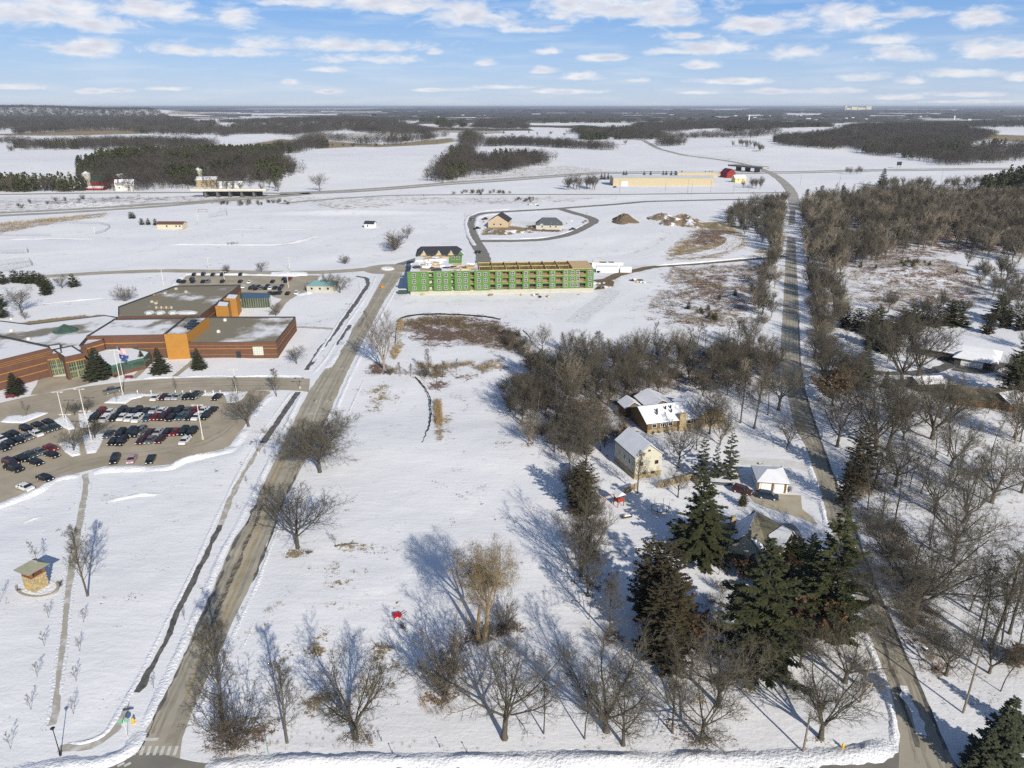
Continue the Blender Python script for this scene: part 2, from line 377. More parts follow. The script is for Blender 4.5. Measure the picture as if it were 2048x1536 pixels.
# ---------------------------------------------------------------- ground, roads, banks
def W(pts, z=0): return [P(x, y, z) for x, y in pts]
def resamp(pts, n):
    A = np.array([(p[0], p[1]) for p in pts], float); d = np.r_[0, np.cumsum(np.hypot(*np.diff(A, axis=0).T))]
    t = np.linspace(0, d[-1], n); return np.c_[np.interp(t, d, A[:, 0]), np.interp(t, d, A[:, 1])]
def smooth_line(pts, n):
    A = resamp(pts, max(n, 8) * 1)
    k = max(1, n // (len(pts) * 4))
    for _ in range(k):
        B = A.copy(); B[1:-1] = (A[:-2] + 2 * A[1:-1] + A[2:]) / 4; A = B
    return A
ZL = [0.02]
def nextz():
    ZL[0] += .004; return ZL[0]
def sheet(name, L_, R_, m, z, jit=.0, step=3.0, kind='structure', clear=True, drape=False, cols=1, rec=True):
    """road surface between a left and a right edge (world points)"""
    n = max(8, int(max(np.hypot(*np.diff(np.array([(p[0], p[1]) for p in L_]), axis=0).T).sum(), 5) / step))
    A = smooth_line(L_, n); B = smooth_line(R_, n)
    if jit:
        r = np.random.default_rng(int(abs(A[0, 0] * 31 + A[0, 1] * 7)) % 99991)
        ax = (B - A) / (np.hypot(*(B - A).T)[:, None] + 1e-6)
        q1 = fbm(A[:, 0], A[:, 1], 2.6, 3)[:, None] * 1.1; q2 = fbm(B[:, 0] + 77, B[:, 1], 2.6, 3)[:, None] * 1.1; A = A + ax * ((r.random(n)[:, None] - .5) * .25 + q1) * jit; B = B + ax * ((r.random(n)[:, None] - .5) * .25 + q2) * jit
    rows = np.stack([A + (B - A) * t for t in np.linspace(0, 1, cols + 1)], 1)
    V = np.c_[rows.reshape(-1, 2), np.full(rows.shape[0] * rows.shape[1], z)]
    if drape: V[:, 2] += terr(V[:, 0], V[:, 1])
    w = cols + 1; Fc = [(i * w + j, i * w + j + 1, (i + 1) * w + j + 1, (i + 1) * w + j) for i in range(n - 1) for j in range(cols)]
    o = obj(name, np_mesh(name, V, Fc, m))
    if kind: o['kind'] = kind
    if clear: CLEAR.append((((A + B) / 2), float(np.hypot(*(B - A).T).max() / 2 + 1)))
    return o
def offset_line(A, off):
    A = np.asarray(A, float); T = np.gradient(A, axis=0); T /= (np.hypot(*T.T)[:, None] + 1e-9); Nn = np.c_[-T[:, 1], T[:, 0]]
    return A + Nn * (np.asarray(off).reshape(-1, 1) if np.ndim(off) else off)
def ribbon(name, pts, w, m, z, jit=0., step=3., kind='structure', clear=True, drape=False):
    n = max(8, int(np.hypot(*np.diff(np.array([(p[0], p[1]) for p in pts]), axis=0).T).sum() / step)); A = smooth_line(pts, n)
    return sheet(name, offset_line(A, w / 2), offset_line(A, -w / 2), m, z, jit, step, kind, clear, drape)
def patch(name, poly, m, z, kind='structure', jit=.6, step=3., clear=True):
    A = resamp(list(poly) + [poly[0]], max(12, int(np.hypot(*np.diff(np.array([(p[0], p[1]) for p in list(poly) + [poly[0]]]), axis=0).T).sum() / step)))[:-1]
    r = np.random.default_rng(int(abs(A[0, 0] * 13 + A[0, 1] * 5)) % 99991); A = A + (r.random(A.shape) - .5) * jit
    tri = tessellate_polygon([[Vector((p[0], p[1], 0)) for p in A]])
    o = obj(name, np_mesh(name, np.c_[A, np.full(len(A), z)], tri, m)); 
    if kind: o['kind'] = kind
    if clear:
        c = A.mean(0); CLEAR.append((np.r_[A, A[:1]], 2.5)); CLEAR_POLY.append(A)
    return o
CLEAR_POLY = []
def bank(name, pts, w, h, m=None, jit=.5, step=.9, z0=-.03, label=None):
    """a snow bank: lumpy ridge along a line"""
    n = max(8, int(np.hypot(*np.diff(np.array([(p[0], p[1]) for p in pts]), axis=0).T).sum() / step)); A = smooth_line(pts, n)
    prof = [(-.5, 0), (-.34, .45), (-.15, .9), (.04, 1.), (.2, .72), (.36, .3), (.5, 0)]
    r = np.random.default_rng(int(abs(A[0, 0] * 17 + A[0, 1])) % 9973)
    hh = h * (.75 + .8 * fbm(A[:, 0], A[:, 1], 5, 3)); ww = w * (1 + .5 * fbm(A[:, 0] + 50, A[:, 1], 6, 2))
    e = np.minimum(np.arange(n), np.arange(n)[::-1]); hh = hh * np.clip(e / 3, 0, 1)
    rows = []
    for (o, q) in prof:
        B = offset_line(A, ww * o + (r.random(n) - .5) * jit * (.35 if q else .6)); rows.append(np.c_[B, z0 + hh * q * (1 + (r.random(n) - .5) * .35)])
    V = np.stack(rows, 1).reshape(-1, 3); k = len(prof)
    Fc = [(i * k + j, (i + 1) * k + j, (i + 1) * k + j + 1, i * k + j + 1) for i in range(n - 1) for j in range(k - 1)]
    o = obj(name, np_mesh(name, V, Fc, m or BANK, smooth=True)); o['kind'] = 'structure'; return o

# --- main road on the left
RL = [(228,1536+60),(262,1500),(293,1461),(351,1345),(398,1240),(423,1185),(450,1118),(470,1077),(502,1027),(541,939),(576,866),(617,784),(640,752),(672,705),(694,672),(712,648),(738,606),(757,570),(770,548)]
RR = [(360,1596),(362,1500),(370,1449),(412,1366),(470,1236),(501,1173),(532,1091),(564,1009),(611,922),(658,828),(680,776),(696,742),(722,690),(742,652),(766,606),(790,570),(806,546)]
main_road = sheet('school_road', W(RL), W(RR), ASPH, .020, .35, 2.5, cols=3)
# bottom road
sheet('cross_road', W([(120,1572),(300,1560),(900,1560),(1400,1562),(1760,1572),(1960,1600)]), W([(160,1538),(262,1509),(365,1508),(402,1532),(900,1531),(1300,1531),(1560,1530),(1700,1522),(1765,1514),(1800,1498),(1900,1510)]), ASPHN, .028, .8, 2)
# right road
QL = [(1800,1500),(1796,1449),(1780,1370),(1765,1332),(1736,1259),(1705,1180),(1676,1092),(1651,1028),(1629,944),(1612,894),(1592,860),(1582,820),(1575,789),(1561,720),(1561,693),(1565,640),(1568,580),(1571,520),(1574,480),(1577,440),(1582,412)]
QR = [(1960,1620),(1905,1520),(1874,1454),(1853,1394),(1829,1344),(1796,1270),(1758,1180),(1738,1129),(1711,1055),(1671,958),(1644,882),(1634,860),(1623,820),(1611,780),(1602,727),(1600,693),(1599,640),(1596,580),(1593,520),(1591,480),(1590,440),(1591,412)]
sheet('lane_road', W([(1790,1640)] + QL), W(QR), ASPH, .036, .3, 2.5, cols=2)
def lerp_line(A, B, t, n=60):
    A = smooth_line(W(A), n); B = smooth_line(W(B), n); return [tuple(q) for q in A * (1 - t) + B * t]
for t_ in (.17, .33, .64, .80): ribbon('wheel_track', lerp_line(RL[2:], RR[1:], t_), .55, TRACK, .0505, .5, 1.5, clear=False)
for t_ in (.24, .42, .64, .80): ribbon('wheel_track', lerp_line(QL, QR, t_), .5, TRACK, .0505, .5, 1.5, clear=False)
for off in (0, 5, 11): ribbon('wheel_track', W([(20,832 - off),(120,808 - off),(240,785 - off),(330,775 - off),(450,771 - off),(600,771 - off * .6)]), .5, TRACK, .0505, .5, 2, clear=False)
for off in (0, 9): ribbon('wheel_track', W([(60,968 - off),(180,926 - off),(300,912 - off),(400,893 - off),(450,868 - off),(476,838 - off)]), .6, TRACK, .0505, .7, 2, clear=False)
ribbon('wheel_track', W([(190,866),(300,860),(420,855)]), 1.2, TRACK, .0505, .9, 2, clear=False)
# melted wet strips along the edges
ribbon('wet_gutter', W([(1892,1500),(1868,1454),(1848,1394),(1823,1344),(1791,1270),(1754,1180),(1734,1129),(1707,1055),(1667,958),(1641,882),(1620,820),(1608,780),(1600,727),(1598,680),(1597,640)]), .7, WET, .048, .35, 1.5, clear=False)
ribbon('wet_gutter', W([(276,1500),(300,1456),(330,1395),(358,1338),(405,1235),(430,1180),(457,1115),(490,1050),(512,1010)]), .5, WET, .048, .8, .6, clear=False)
ribbon('wet_gutter', W([(505,1165),(536,1088),(560,1020),(582,970),(600,930)]), .35, WET, .048, .6, 1.2, clear=False)
ribbon('wet_gutter', W([(700,650),(685,672),(672,690)]), 1.4, WET, .048, .8, .6, clear=False)
ribbon('wet_gutter', W([(728,622),(733,630),(724,645),(718,655)]), 1.2, WET, .048, .8, .6, clear=False)
ribbon('wet_median', W([(419,1259),(448,1190),(470,1140),(492,1088),(510,1048),(525,1010)]), .75, WET, .052, .5, .6, clear=False)
ribbon('snow_strip_on_road', W([(1842,1470),(1826,1420),(1812,1385),(1806,1372)]), 1.3, BANK, .06, .8, 1, clear=False)
ribbon('wet_gutter', W([(1835,1495),(1812,1425),(1795,1370),(1780,1330),(1763,1285)]), .6, WET, .052, .5, 1, clear=False)
# yellow hatching of the median
hm = MB()
A_ = smooth_line(W([(440,1262),(466,1198),(484,1150),(508,1090),(524,1050),(541,1006)]), 60); B_ = smooth_line(W([(417,1262),(442,1198),(462,1150),(486,1090),(503,1050),(519,1006)]), 60)
def strip(mb, a, b, w, z):
    a = Vector((a[0], a[1], z)); b = Vector((b[0], b[1], z)); d = (b - a); n = Vector((-d.y, d.x, 0)).normalized() * w / 2
    mb.add([a - n, b - n, b + n, a + n], [(0, 1, 2, 3)])
for i in range(2, 56, 3):
    strip(hm, B_[i], A_[min(59, i + 3)], .16, .058)
C_ = smooth_line(W([(372,1400),(388,1350),(417,1262)]), 14)
for i in range(59): strip(hm, A_[i], A_[i + 1], .12, .060)
for i in range(13): strip(hm, C_[i], C_[i + 1], .14, .060)
for s_ in (-2.5, 2.5):
    D_ = smooth_line(W([(526 + s_, 1000), (560 + s_, 930), (575 + s_, 900)]), 20)
    for i in range(19): strip(hm, D_[i], D_[i + 1], .12, .060)
o = hm.build('yellow_road_markings', YEL); o['kind'] = 'structure'
wm = MB()
wm = MB()
for a, b, w in [((646,784),(626,842),.14),((587,922),(581.6,934),.16)]:
    strip(wm, P(*a), P(*b), w, .058)
strip(wm, P(279,1479), P(317,1479), .55, .058)
for k in range(7): strip(wm, P(268 + k * 13.4, 1511), P(274.5 + k * 13.4, 1492), .45, .058)
for k in range(3): strip(wm, P(222 + k * 13, 1533), P(236 + k * 13, 1526), .45, .058)
for k in range(4): strip(wm, P(641 + k * 5, 739.5), P(643 + k * 5, 739.5), .5, .058); strip(wm, P(675 + k * 5, 738.5), P(677 + k * 5, 738.5), .5, .058)
o = wm.build('white_road_markings', WHT); o['kind'] = 'structure'
def text(body, loc, size, rz, m, ext=.002, sx=1., sy=1., rx=0., parent=None, name='lettering'):
    cu = bpy.data.curves.new(name, 'FONT'); cu.body = body; cu.size = size; cu.extrude = ext; cu.align_x = 'CENTER'; cu.align_y = 'CENTER'
    o = bpy.data.objects.new(name, cu); COL.objects.link(o); o.location = loc; o.rotation_euler = (rx, 0, rz); o.scale = (sx, sy, 1); cu.materials.append(m)
    if parent: o.parent = parent
    return o
rdir = (P(656,800) - P(640,840)); ra = math.atan2(rdir.y, rdir.x) - math.pi / 2
for px_ in (622, 645):
    p = P(px_, 828); t = text('ONLY', (p.x, p.y, .060), 1.0, ra, WHT, sx=1.0, sy=2.6, name='road_lettering'); t['kind'] = 'structure'
for px_, py_, mir in ((634, 801, -1), (656, 801, 1)):
    am = MB(); p = P(px_, py_)
    am.box((0, -.8, 0), (.22, 1.9, .004)); am.box((mir * .35, .1, 0), (.7, .22, .004)); am.add([(mir * .6, -.35, .002), (mir * .6, .6, .002), (mir * 1.2, .12, .002)], [(0, 1, 2), (2, 1, 0)])
    o = am.build('arrow_marking', WHT, loc=(p.x, p.y, .062), rz=ra); o['kind'] = 'structure'
# raised snow island where the road forks
bank('snow_island', W([(652,738),(668,716),(690,680),(699,660)]), 3.0, .35)
# school drive, parking lot
sheet('school_drive', W([(620,757),(600,757),(540,755),(420,755),(340,757),(287,760),(230,766),(185,771),(120,782),(61,792),(0,806),(-60,820)]),
      W([(618,784),(596,781),(545,780),(480,783),(420,784),(330,784),(264,788),(240,795),(180,808),(120,822),(60,833),(0,843),(-60,856)]), LOTM, .040, .3, 2.5)
LOT = [(-60,1030),(0,1007),(40,990),(76,977),(105,957),(163,946),(207,934),(280,932),(339,930),(366,917),(410,906),(456,896),(470,884),(480,862),(500,838),(512,815),(528,798),(545,781),(500,782),(450,784),(330,784),(264,786),(180,806),(120,820),(60,832),(0,842),(-60,856)]
patch('parking_lot', W(LOT), LOTM, .032, jit=.7)
def island(name, pts, h=.28):
    poly = [(p.x, p.y) for p in W(pts)]; A = resamp(poly + [poly[0]], max(14, int(len(poly) * 9)))[:-1]
    c = A.mean(0); V = []; rings = [(1, 0), (.93, .7), (.8, 1), (.5, 1.15), (.2, 1.2)]; n = len(A); rr = np.random.default_rng(3)
    for k, q in rings: 
        B = c + (A - c) * k; V.append(np.c_[B, .03 + h * q * (1 + .25 * (rr.random(n) - .5))])
    V = np.concatenate(V); Fc = [(r * n + i, r * n + (i + 1) % n, (r + 1) * n + (i + 1) % n, (r + 1) * n + i) for r in range(len(rings) - 1) for i in range(n)]
    tri = [((len(rings) - 1) * n + i, (len(rings) - 1) * n + (i + 1) % n, len(V), len(V)) for i in range(n)]
    V = np.r_[V, [[c[0], c[1], .03 + h * 1.25]]]
    me = bpy.data.meshes.new(name); me.from_pydata(V.tolist(), [], Fc + [t[:3] for t in tri]); me.materials.append(BANK); me.polygons.foreach_set('use_smooth', [True] * len(me.polygons))
    o = obj(name, me); o['kind'] = 'structure'; return o
S4 = lambda L: [(x / 4.096, 760 + y / 4.096) for x, y in L]
island('snow_island', S4([(0,345),(60,300),(140,290),(200,300),(330,262),(400,270),(300,310),(190,355),(60,352)]))
island('snow_island', S4([(850,190),(930,140),(1080,112),(1180,112),(1170,140),(1080,160),(1030,195)]))
bank('snow_island', W(S4([(1090,125),(1300,122),(1600,118),(1850,110),(2000,100)])), 3.4, .35)
island('snow_island', S4([(1840,130),(1900,110),(2030,95),(1990,150),(1940,185),(1860,187)]))
island('snow_island', S4([(440,330),(540,285),(620,400),(565,412),(495,378)]))
island('snow_island', S4([(640,275),(770,260),(790,300),(740,380),(700,397),(655,385)]))
island('snow_island', S4([(478,520),(560,490),(645,510),(662,615),(590,630),(530,590)]))
island('snow_island', S4([(672,455),(770,440),(865,440),(820,540),(785,598),(712,606)]))
# plowed snow round the lot
bank('snow_bank', W([(-40,1024),(0,1012),(40,996),(76,984),(100,965),(125,955),(160,951)]), 3.2, .9)
bank('snow_bank', W([(184,946),(207,940),(250,937),(300,938),(342,936),(365,922),(410,912),(456,903),(468,893)]), 3.6, 1.0)
bank('snow_bank', W([(470,893),(478,880),(486,866),(494,858)]), 2.6, .6)
bank('snow_bank', W([(506,835),(520,812),(534,798),(548,790)]), 2.4, .5)
bank('snow_bank', W([(440,752),(500,752),(560,751),(612,752)]), 1.6, .35)
bank('snow_bank', W([(470,750),(380,753),(300,756),(280,757)]), 1.4, .3)
bank('snow_bank', W([(0,846),(20,838),(45,836)]), 2.2, .8)
# banks along the roads
bank('snow_bank', W([(404,1538),(600,1524),(900,1521),(1200,1521),(1500,1520),(1680,1512),(1750,1503),(1785,1488)]), 3.4, .75, jit=.9)
bank('snow_bank', W([(1790,1500),(1786,1440),(1772,1385),(1757,1340),(1728,1268),(1700,1200)]), 1.5, .35)
bank('snow_bank', W([(0,1552),(120,1534),(190,1528),(236,1516),(262,1500),(285,1460)]), 3.0, .6, jit=.8)
bank('snow_bank', W([(285,1458),(340,1340),(386,1240),(414,1178),(442,1108),(486,1030),(528,945),(563,870),(602,790)]), 1.6, .4, jit=.6)
bank('snow_bank', W([(383,1450),(424,1366),(482,1236),(512,1173),(543,1091),(574,1009),(600,955)]), 1.0, .22)
bank('snow_bank', W([(620,930),(668,828),(690,776),(706,742),(732,690),(752,652),(776,606),(798,570)]), 1.6, .35)
bank('snow_bank', W([(625,748),(650,720),(680,672),(700,640),(724,606),(745,570),(752,552)]), 1.3, .3)
bank('snow_bank', W([(1655,1060),(1636,985),(1614,920)]), 1.6, .35)
bank('snow_bank', W([(1598,880),(1580,840),(1572,800)]), 1.0, .25)
bank('snow_ridge', W([(728,760),(690,840),(640,965),(600,1045),(560,1130),(520,1220),(480,1310)]), .7, .13); bank('snow_berm', W([(290,491),(400,489),(560,489.5),(590,485),(640,469)]), 7, .9, m=SNOW, step=4); bank('snow_berm', W([(0,479),(110,477),(205,478)]), 6, .6, m=SNOW, step=4); bank('snow_berm', W([(430,459),(520,458),(640,459)]), 6, .5, m=SNOW, step=4); bank('snow_berm', W([(60,610),(140,602),(230,594)]), 3, .5, m=SNOW, step=3)
# foot paths
ribbon('path', W([(171,948),(172,980),(164,1015),(154,1078),(143.5,1136),(137,1185),(131,1214),(127,1273),(125,1285),(117,1345),(111,1402),(101.5,1451)]), 1.35, PATH, .024, .25, 1.5)
SIDE = [(596,784),(576,813),(546,857),(526,886),(488,945),(467,985),(440,1050),(404,1127),(378,1180),(349,1236),(332,1281),(312,1320),(289,1363),(273,1385)]
ribbon('sidewalk', W(SIDE[:4]), 1.8, WET, .024, .3, .8)
ribbon('sidewalk', W(SIDE[3:7]), 1.3, PATH, .024, .5, .8)
ribbon('sidewalk', W(SIDE[6:]), 1.1, WET, .024, .5, .6)
ribbon('sidewalk', W([(260,1412),(234,1447),(221,1476),(199,1488),(117,1498)]), 1.3, PATH, .024, .9, 1.2)
bank('snow_ridge', W([(583,784),(560,815),(534,850),(500,905),(470,960),(430,1040),(395,1120),(362,1190),(334,1240),(300,1310),(270,1370),(240,1420),(212,1470),(180,1484),(125,1488)]), 1.1, .22)
bank('snow_ridge', W([(160,960),(152,1010),(143,1078),(132,1136),(124,1214),(118,1285),(109,1345),(103,1402),(92,1460)]), .8, .16)
bank('snow_ridge', W([(182,960),(173,1020),(163,1085),(153,1140),(142,1214),(136,1285),(127,1345),(120,1402)]), .8, .16)
bank('snow_drift', W([(205,1003),(240,998),(280,990),(325,989)]), 2.4, .5, m=SNOW); bank('snow_drift', W([(46,1046),(70,1036),(84,1032)]), 1.5, .35, m=SNOW)
ribbon('path', W([(306,713),(290,735),(266,757)]), 2.0, LOTM, .024, .3); ribbon('path', W([(386,722),(366,740),(344,756)]), 2.0, LOTM, .024, .3)
patch('entrance_plaza', W([(83,745),(103,755),(135,752),(178,748),(188,765),(120,781),(60,792),(72,770)]), LOTM, .026)
ribbon('path', W([(594,654),(630,655),(668,658)]), 2.4, PATH, .024, .5)
ribbon('path', W([(712,552),(734,556),(736,570),(716,600),(690,635),(672,660),(640,700),(612,740)]), 2.0, WET, .022, .7, 2); 
ribbon('path', W([(572,598),(560,610),(546,630)]), 4, LOTM, .024, .5)
bank('snow_ridge', W([(718,560),(722,580),(704,606),(680,640),(655,680),(625,725)]), 1.5, .3)
# roundabout and roads behind the school
ribbon('back_road', W([(-60,565),(0,559),(102,552),(205,545.5),(328,541),(440,543),(520,545),(640,545),(700,541),(738,538),(775,535)]), 8.5, ASPH, .022, .8, 5)
c0 = P(775, 538)
rp = [(c0.x + 13 * math.cos(t), c0.y + 13 * math.sin(t)) for t in np.linspace(0, 2 * math.pi, 40)[:-1]]
patch('roundabout', rp, ASPH, .044)
ic = [(775 + 14 * math.cos(t), 537.5 + 3.6 * math.sin(t)) for t in np.linspace(0, 2 * math.pi, 14)[:-1]]
island('snow_island', ic, .5)
ribbon('site_road', W([(786,534),(806,527),(830,520),(850,512)]), 6, ASPHN, .040, .8, 4)
patch('rear_parking_lot', W([(345,572),(352,560),(375,547),(640,551),(634,566),(628,577),(600,589),(575,601),(545,594),(538,588),(482,587),(480,570)]), LOTM, .030)
bank('snow_bank', W([(345,580),(352,562),(372,549),(420,549),(520,550),(600,552)]), 4, .8); bank('snow_pile', W([(594,591),(612,587),(628,588)]), 6, 1.6)
island('snow_island', [(540,547),(560,545),(615,546),(616,551),(560,552)], .8)
# highway, local roads, subdivision
def far_road(name, pts, w, z=.16, m=None, step=12, jit=.8, drape=True): return ribbon(name, W(pts), w, m or HWY, z, jit, step, drape=drape, clear=True)
far_road('highway', [(-80,437),(0,431),(110,426.5),(210,420),(328,412.5),(400,406),(430,403)], 12)
far_road('highway', [(-80,431),(0,425.5),(110,421),(210,415),(328,408.5),(400,402.5),(440,399)], 11)
far_road('highway', [(430,403),(500,398),(560,393),(620,388)], 12); far_road('highway', [(440,399),(500,394),(560,390),(620,386)], 11)
far_road('highway', [(560,388.5),(641,386.5),(720,383),(800,377),(900,368.5),(1012,361.5),(1114,353.5),(1191,347.5),(1300,346.5),(1480,347),(1600,346),(1740,342),(2120,338)], 12)
far_road('highway', [(560,386),(641,383.5),(720,379.5),(800,373.5),(900,365),(1012,358),(1114,350.5),(1191,345),(1300,343.5),(1480,344),(1600,343),(1740,339.3),(2120,335.5)], 12)
far_road('bridge_road', [(-80,390),(0,389),(200,386),(383,385),(450,385),(520,386),(600,388)], 9, .2)
far_road('local_road', [(560,408),(600,403),(680,397),(766,391),(850,390),(1024,389),(1240,389),(1400,387),(1536,385.5),(1592,385)], 7, .18)
far_road('local_road', [(1592,420),(1588,400),(1584,385),(1575,372),(1560,358),(1545,348),(1520,337),(1484,327),(1450,321),(1420,317),(1370,311),(1320,299),(1290,286),(1270,276),(1250,262)], 10, .22)
far_road('local_road', [(1592,404),(1640,402),(1700,400)], 7, .2)
SUBD = [(962,530),(968,522),(964,505),(956,494),(945,472),(939,450),(939.5,441),(943,432),(966,426),(1033,422),(1099,418.5),(1170,413),(1240,408),(1290,403),(1440,399.5),(1580,397)]
ribbon('subdivision_road', W(SUBD), 8.5, ASPHN, .05, .8, 5)
ribbon('subdivision_road', W([(1121,418),(1135,422),(1149,426.5),(1175,433),(1189,440),(1186,446),(1170,454),(1149,465),(1124,473),(1083,480),(1020,482),(962,482)]), 8, ASPHN, .054, .8, 5)
for pts in ([(950,492),(936,470),(931,448),(934,434),(962,423),(1033,418)], [(958,470),(952,450),(955,436),(975,430),(1090,423)], [(968,477),(1030,478),(1083,476),(1120,469),(1142,462),(1160,452),(1178,443)]):
    bank('snow_bank', W(pts), 3.2, .6, step=3)
ribbon('site_track', W([(1190,563),(1215,560),(1235,549),(1270,541),(1310,533),(1400,527),(1470,521),(1540,515),(1572,512)]), 6, DIRT, .06, 1.5, 3)
patch('site_yard', W([(1186,560),(1215,557),(1228,562),(1228,572),(1210,578),(1186,580),(1196,572),(1200,566)]), DIRT, .056)
bank('snow_bank', W([(1300,532),(1400,525),(1470,518.5),(1545,512.5)]), 3, .7, step=3)
# snow-covered curved tracks in the weedy field
ribbon('snow_track', W([(1200,517),(1260,512),(1300,504),(1330,490),(1352,470),(1366,458)]), 9, SNOW, .07, .6, 3); ribbon('snow_track', W([(1360,515),(1400,509),(1440,500),(1464,489),(1470,478),(1462,472),(1445,470)]), 10, SNOW, .07, .6, 3)
ribbon('tyre_track', W([(1225,580),(1210,596),(1190,612),(1168,628),(1150,645)]), 9, mat('snow_tracked', (.70, .71, .73), .9, col2=(.42, .40, .37), vscale=.7, thr=(.5, .66), detail=8), .03, 1, 3)
# driveways by the houses
patch('driveway', W([(1515,984),(1562,988),(1600,990),(1606,1018),(1616,1028),(1632,1040),(1640,1055),(1598,1036),(1560,1024),(1522,1012),(1500,1002),(1500,990)]), mat('driveway', (.38, .32, .20), .9, col2=(.46, .42, .33), vscale=.3, detail=8), .04)
ribbon('driveway', W([(1478,922),(1520,922),(1560,925),(1600,930),(1628,940)]), 4.2, mat('driveway_snow', (.74, .74, .74), .9, col2=(.58, .56, .50), vscale=.4, detail=8), .026, .6)
ribbon('driveway', W([(1640,745),(1740,745),(1800,747),(1850,745),(1880,738),(1905,728)]), 4, WET, .03, 1.0, 2); ribbon('driveway', W([(1900,728),(1885,720),(1878,712),(1884,707),(1900,706)]), 3, WET, .034, .6, 2)
ribbon('driveway', W([(1908,735),(1940,742),(1970,735),(1990,722)]), 9, WET, .038, 2.0, 2)
patch('driveway', W([(1870,795),(1940,797),(1990,790),(2000,800),(1960,808),(1900,806)]), mat('drive_brown', (.19, .165, .12), .9, col2=(.12, .10, .08), vscale=.3), .03)

# --- the snowy ground itself
rows = [28.0]
while rows[-1] < 125000: rows.append(rows[-1] * (1 + .0058 + .006 * min(1, rows[-1] / 3000) + (.02 if rows[-1] > 20000 else 0)))
rows = np.array(rows); nc = 380
tx = np.linspace(-1, 1, nc); tx = .62 * tx + .38 * tx ** 3
half = rows * 1.02 + 60
X = tx[None, :] * half[:, None]; Y = np.repeat(rows[:, None], nc, 1)
gx, gy = X.ravel(), Y.ravel()
cover = np.zeros((len(gx), 4)); 
def soft(polypx, ch, amt, blur=4.0):
    w = [(p.x, p.y) for p in W(polypx)]; A = np.array(w); cx0, cy0 = A.min(0) - blur * 2; cx1, cy1 = A.max(0) + blur * 2
    idx = np.nonzero((gx > cx0) & (gx < cx1) & (gy > cy0) & (gy < cy1))[0]
    if not len(idx): return
    px, py = gx[idx], gy[idx]; ins = inpoly(px, py, w); dm = np.full(len(idx), 1e9); n = len(A)
    for i in range(n):
        ax, ay = A[i]; bx, by = A[(i + 1) % n]; vx, vy = bx - ax, by - ay; L2 = vx * vx + vy * vy + 1e-9
        t = np.clip(((px - ax) * vx + (py - ay) * vy) / L2, 0, 1); dm = np.minimum(dm, np.hypot(px - ax - t * vx, py - ay - t * vy))
    s = np.clip(np.where(ins, dm, -dm) / blur * .5 + .5, 0, 1); cover[idx, ch] = np.maximum(cover[idx, ch], s * amt)
def spot(px, py, rx, ry, ch, amt):
    c = P(px, py); d = np.hypot((gx - c.x) / rx, (gy - c.y) / ry); cover[:, ch] = np.maximum(cover[:, ch], np.clip(1.3 - d, 0, 1) * amt)
# channel 0 straw grass, 1 brown weeds, 2 dirty or trampled snow
soft([(800,642),(822,633),(900,631),(990,638),(1045,670),(1058,712),(1005,705),(950,694),(850,690),(806,668)], 1, .74, 8)
soft([(820,655),(870,650),(900,672),(850,684),(820,675)], 0, .55, 6)
soft([(796,640),(806,640),(808,690),(790,720),(780,716)], 0, .6, 2); soft([(830,725),(880,730),(930,742),(1000,720),(1010,735),(930,760),(840,745)], 0, .62, 5)
soft([(868,805),(882,805),(886,880),(874,885)], 0, .85, 1.5); soft([(888,820),(905,820),(908,880),(892,885)], 0, .5, 2)
soft([(725,780),(770,765),(800,800),(770,830),(730,810)], 0, .48, 5)
soft([(1290,625),(1345,535),(1545,528),(1530,600),(1515,650),(1400,655),(1300,650)], 1, .52, 10)
soft([(1340,560),(1420,540),(1480,545),(1490,600),(1400,610)], 1, .66, 10)
soft([(1335,500),(1370,470),(1400,448),(1450,445),(1485,462),(1500,490),(1440,515),(1380,522),(1330,520)], 0, .72, 6)
soft([(1385,465),(1450,452),(1470,470),(1430,490),(1370,490)], 1, .8, 6); soft([(1250,508),(1300,495),(1335,470),(1350,462),(1330,500),(1270,512)], 0, .55, 5)
soft([(1500,500),(1545,490),(1550,510),(1500,515)], 0, .6, 5)
soft([(1670,548),(1800,520),(1890,520),(1960,560),(2010,600),(1900,615),(1800,625),(1700,600)], 1, .50, 8)
soft([(-60,452),(-60,470),(30,462),(120,445),(215,433),(215,426),(100,436)], 0, .6, 6)
soft([(60,400),(250,392),(420,392),(330,402),(110,416),(60,418)], 1, .42, 8); soft([(600,405),(700,408),(800,405),(790,415),(650,420)], 0, .40, 10)
soft([(20,650),(60,640),(150,630),(205,628),(200,636),(120,646),(50,655)], 0, 1., 2)
soft([(-60,396),(560,392),(560,404),(330,412),(-60,428)], 0, .36, 8); soft([(560,392),(1030,394),(1230,394),(1100,409),(700,409),(560,410)], 0, .34, 8); soft([(860,358),(1130,330),(1240,343),(1100,352),(900,366)], 0, .36, 8)
soft([(1110,328),(1290,318),(1480,330),(1500,340),(1240,342)], 2, .35, 15); soft([(1290,300),(1500,318),(1560,345),(1450,325)], 0, .30, 10); soft([(850,410),(1180,402),(1440,404),(1440,430),(1200,520),(960,540),(850,500)], 2, .26, 15)
soft([(800,600),(1290,595),(1280,620),(1100,660),(1060,640),(800,620)], 2, .30, 8); soft([(730,760),(860,755),(870,800),(850,900),(760,900)], 2, .28, 8); soft([(870,760),(1000,740),(1030,850),(960,900),(880,890)], 2, .34, 8); soft([(560,1100),(800,1080),(800,1480),(500,1480)], 2, .34, 10); soft([(580,1120),(720,1100),(790,1300),(780,1440),(600,1450)], 0, .20, 8); soft([(400,1470),(1700,1470),(1720,1500),(400,1510)], 2, .36, 3); soft([(850,1250),(1060,1240),(1090,1330),(900,1340)], 2, .38, 4); soft([(430,400),(840,400),(830,520),(430,470)], 2, .30, 10)
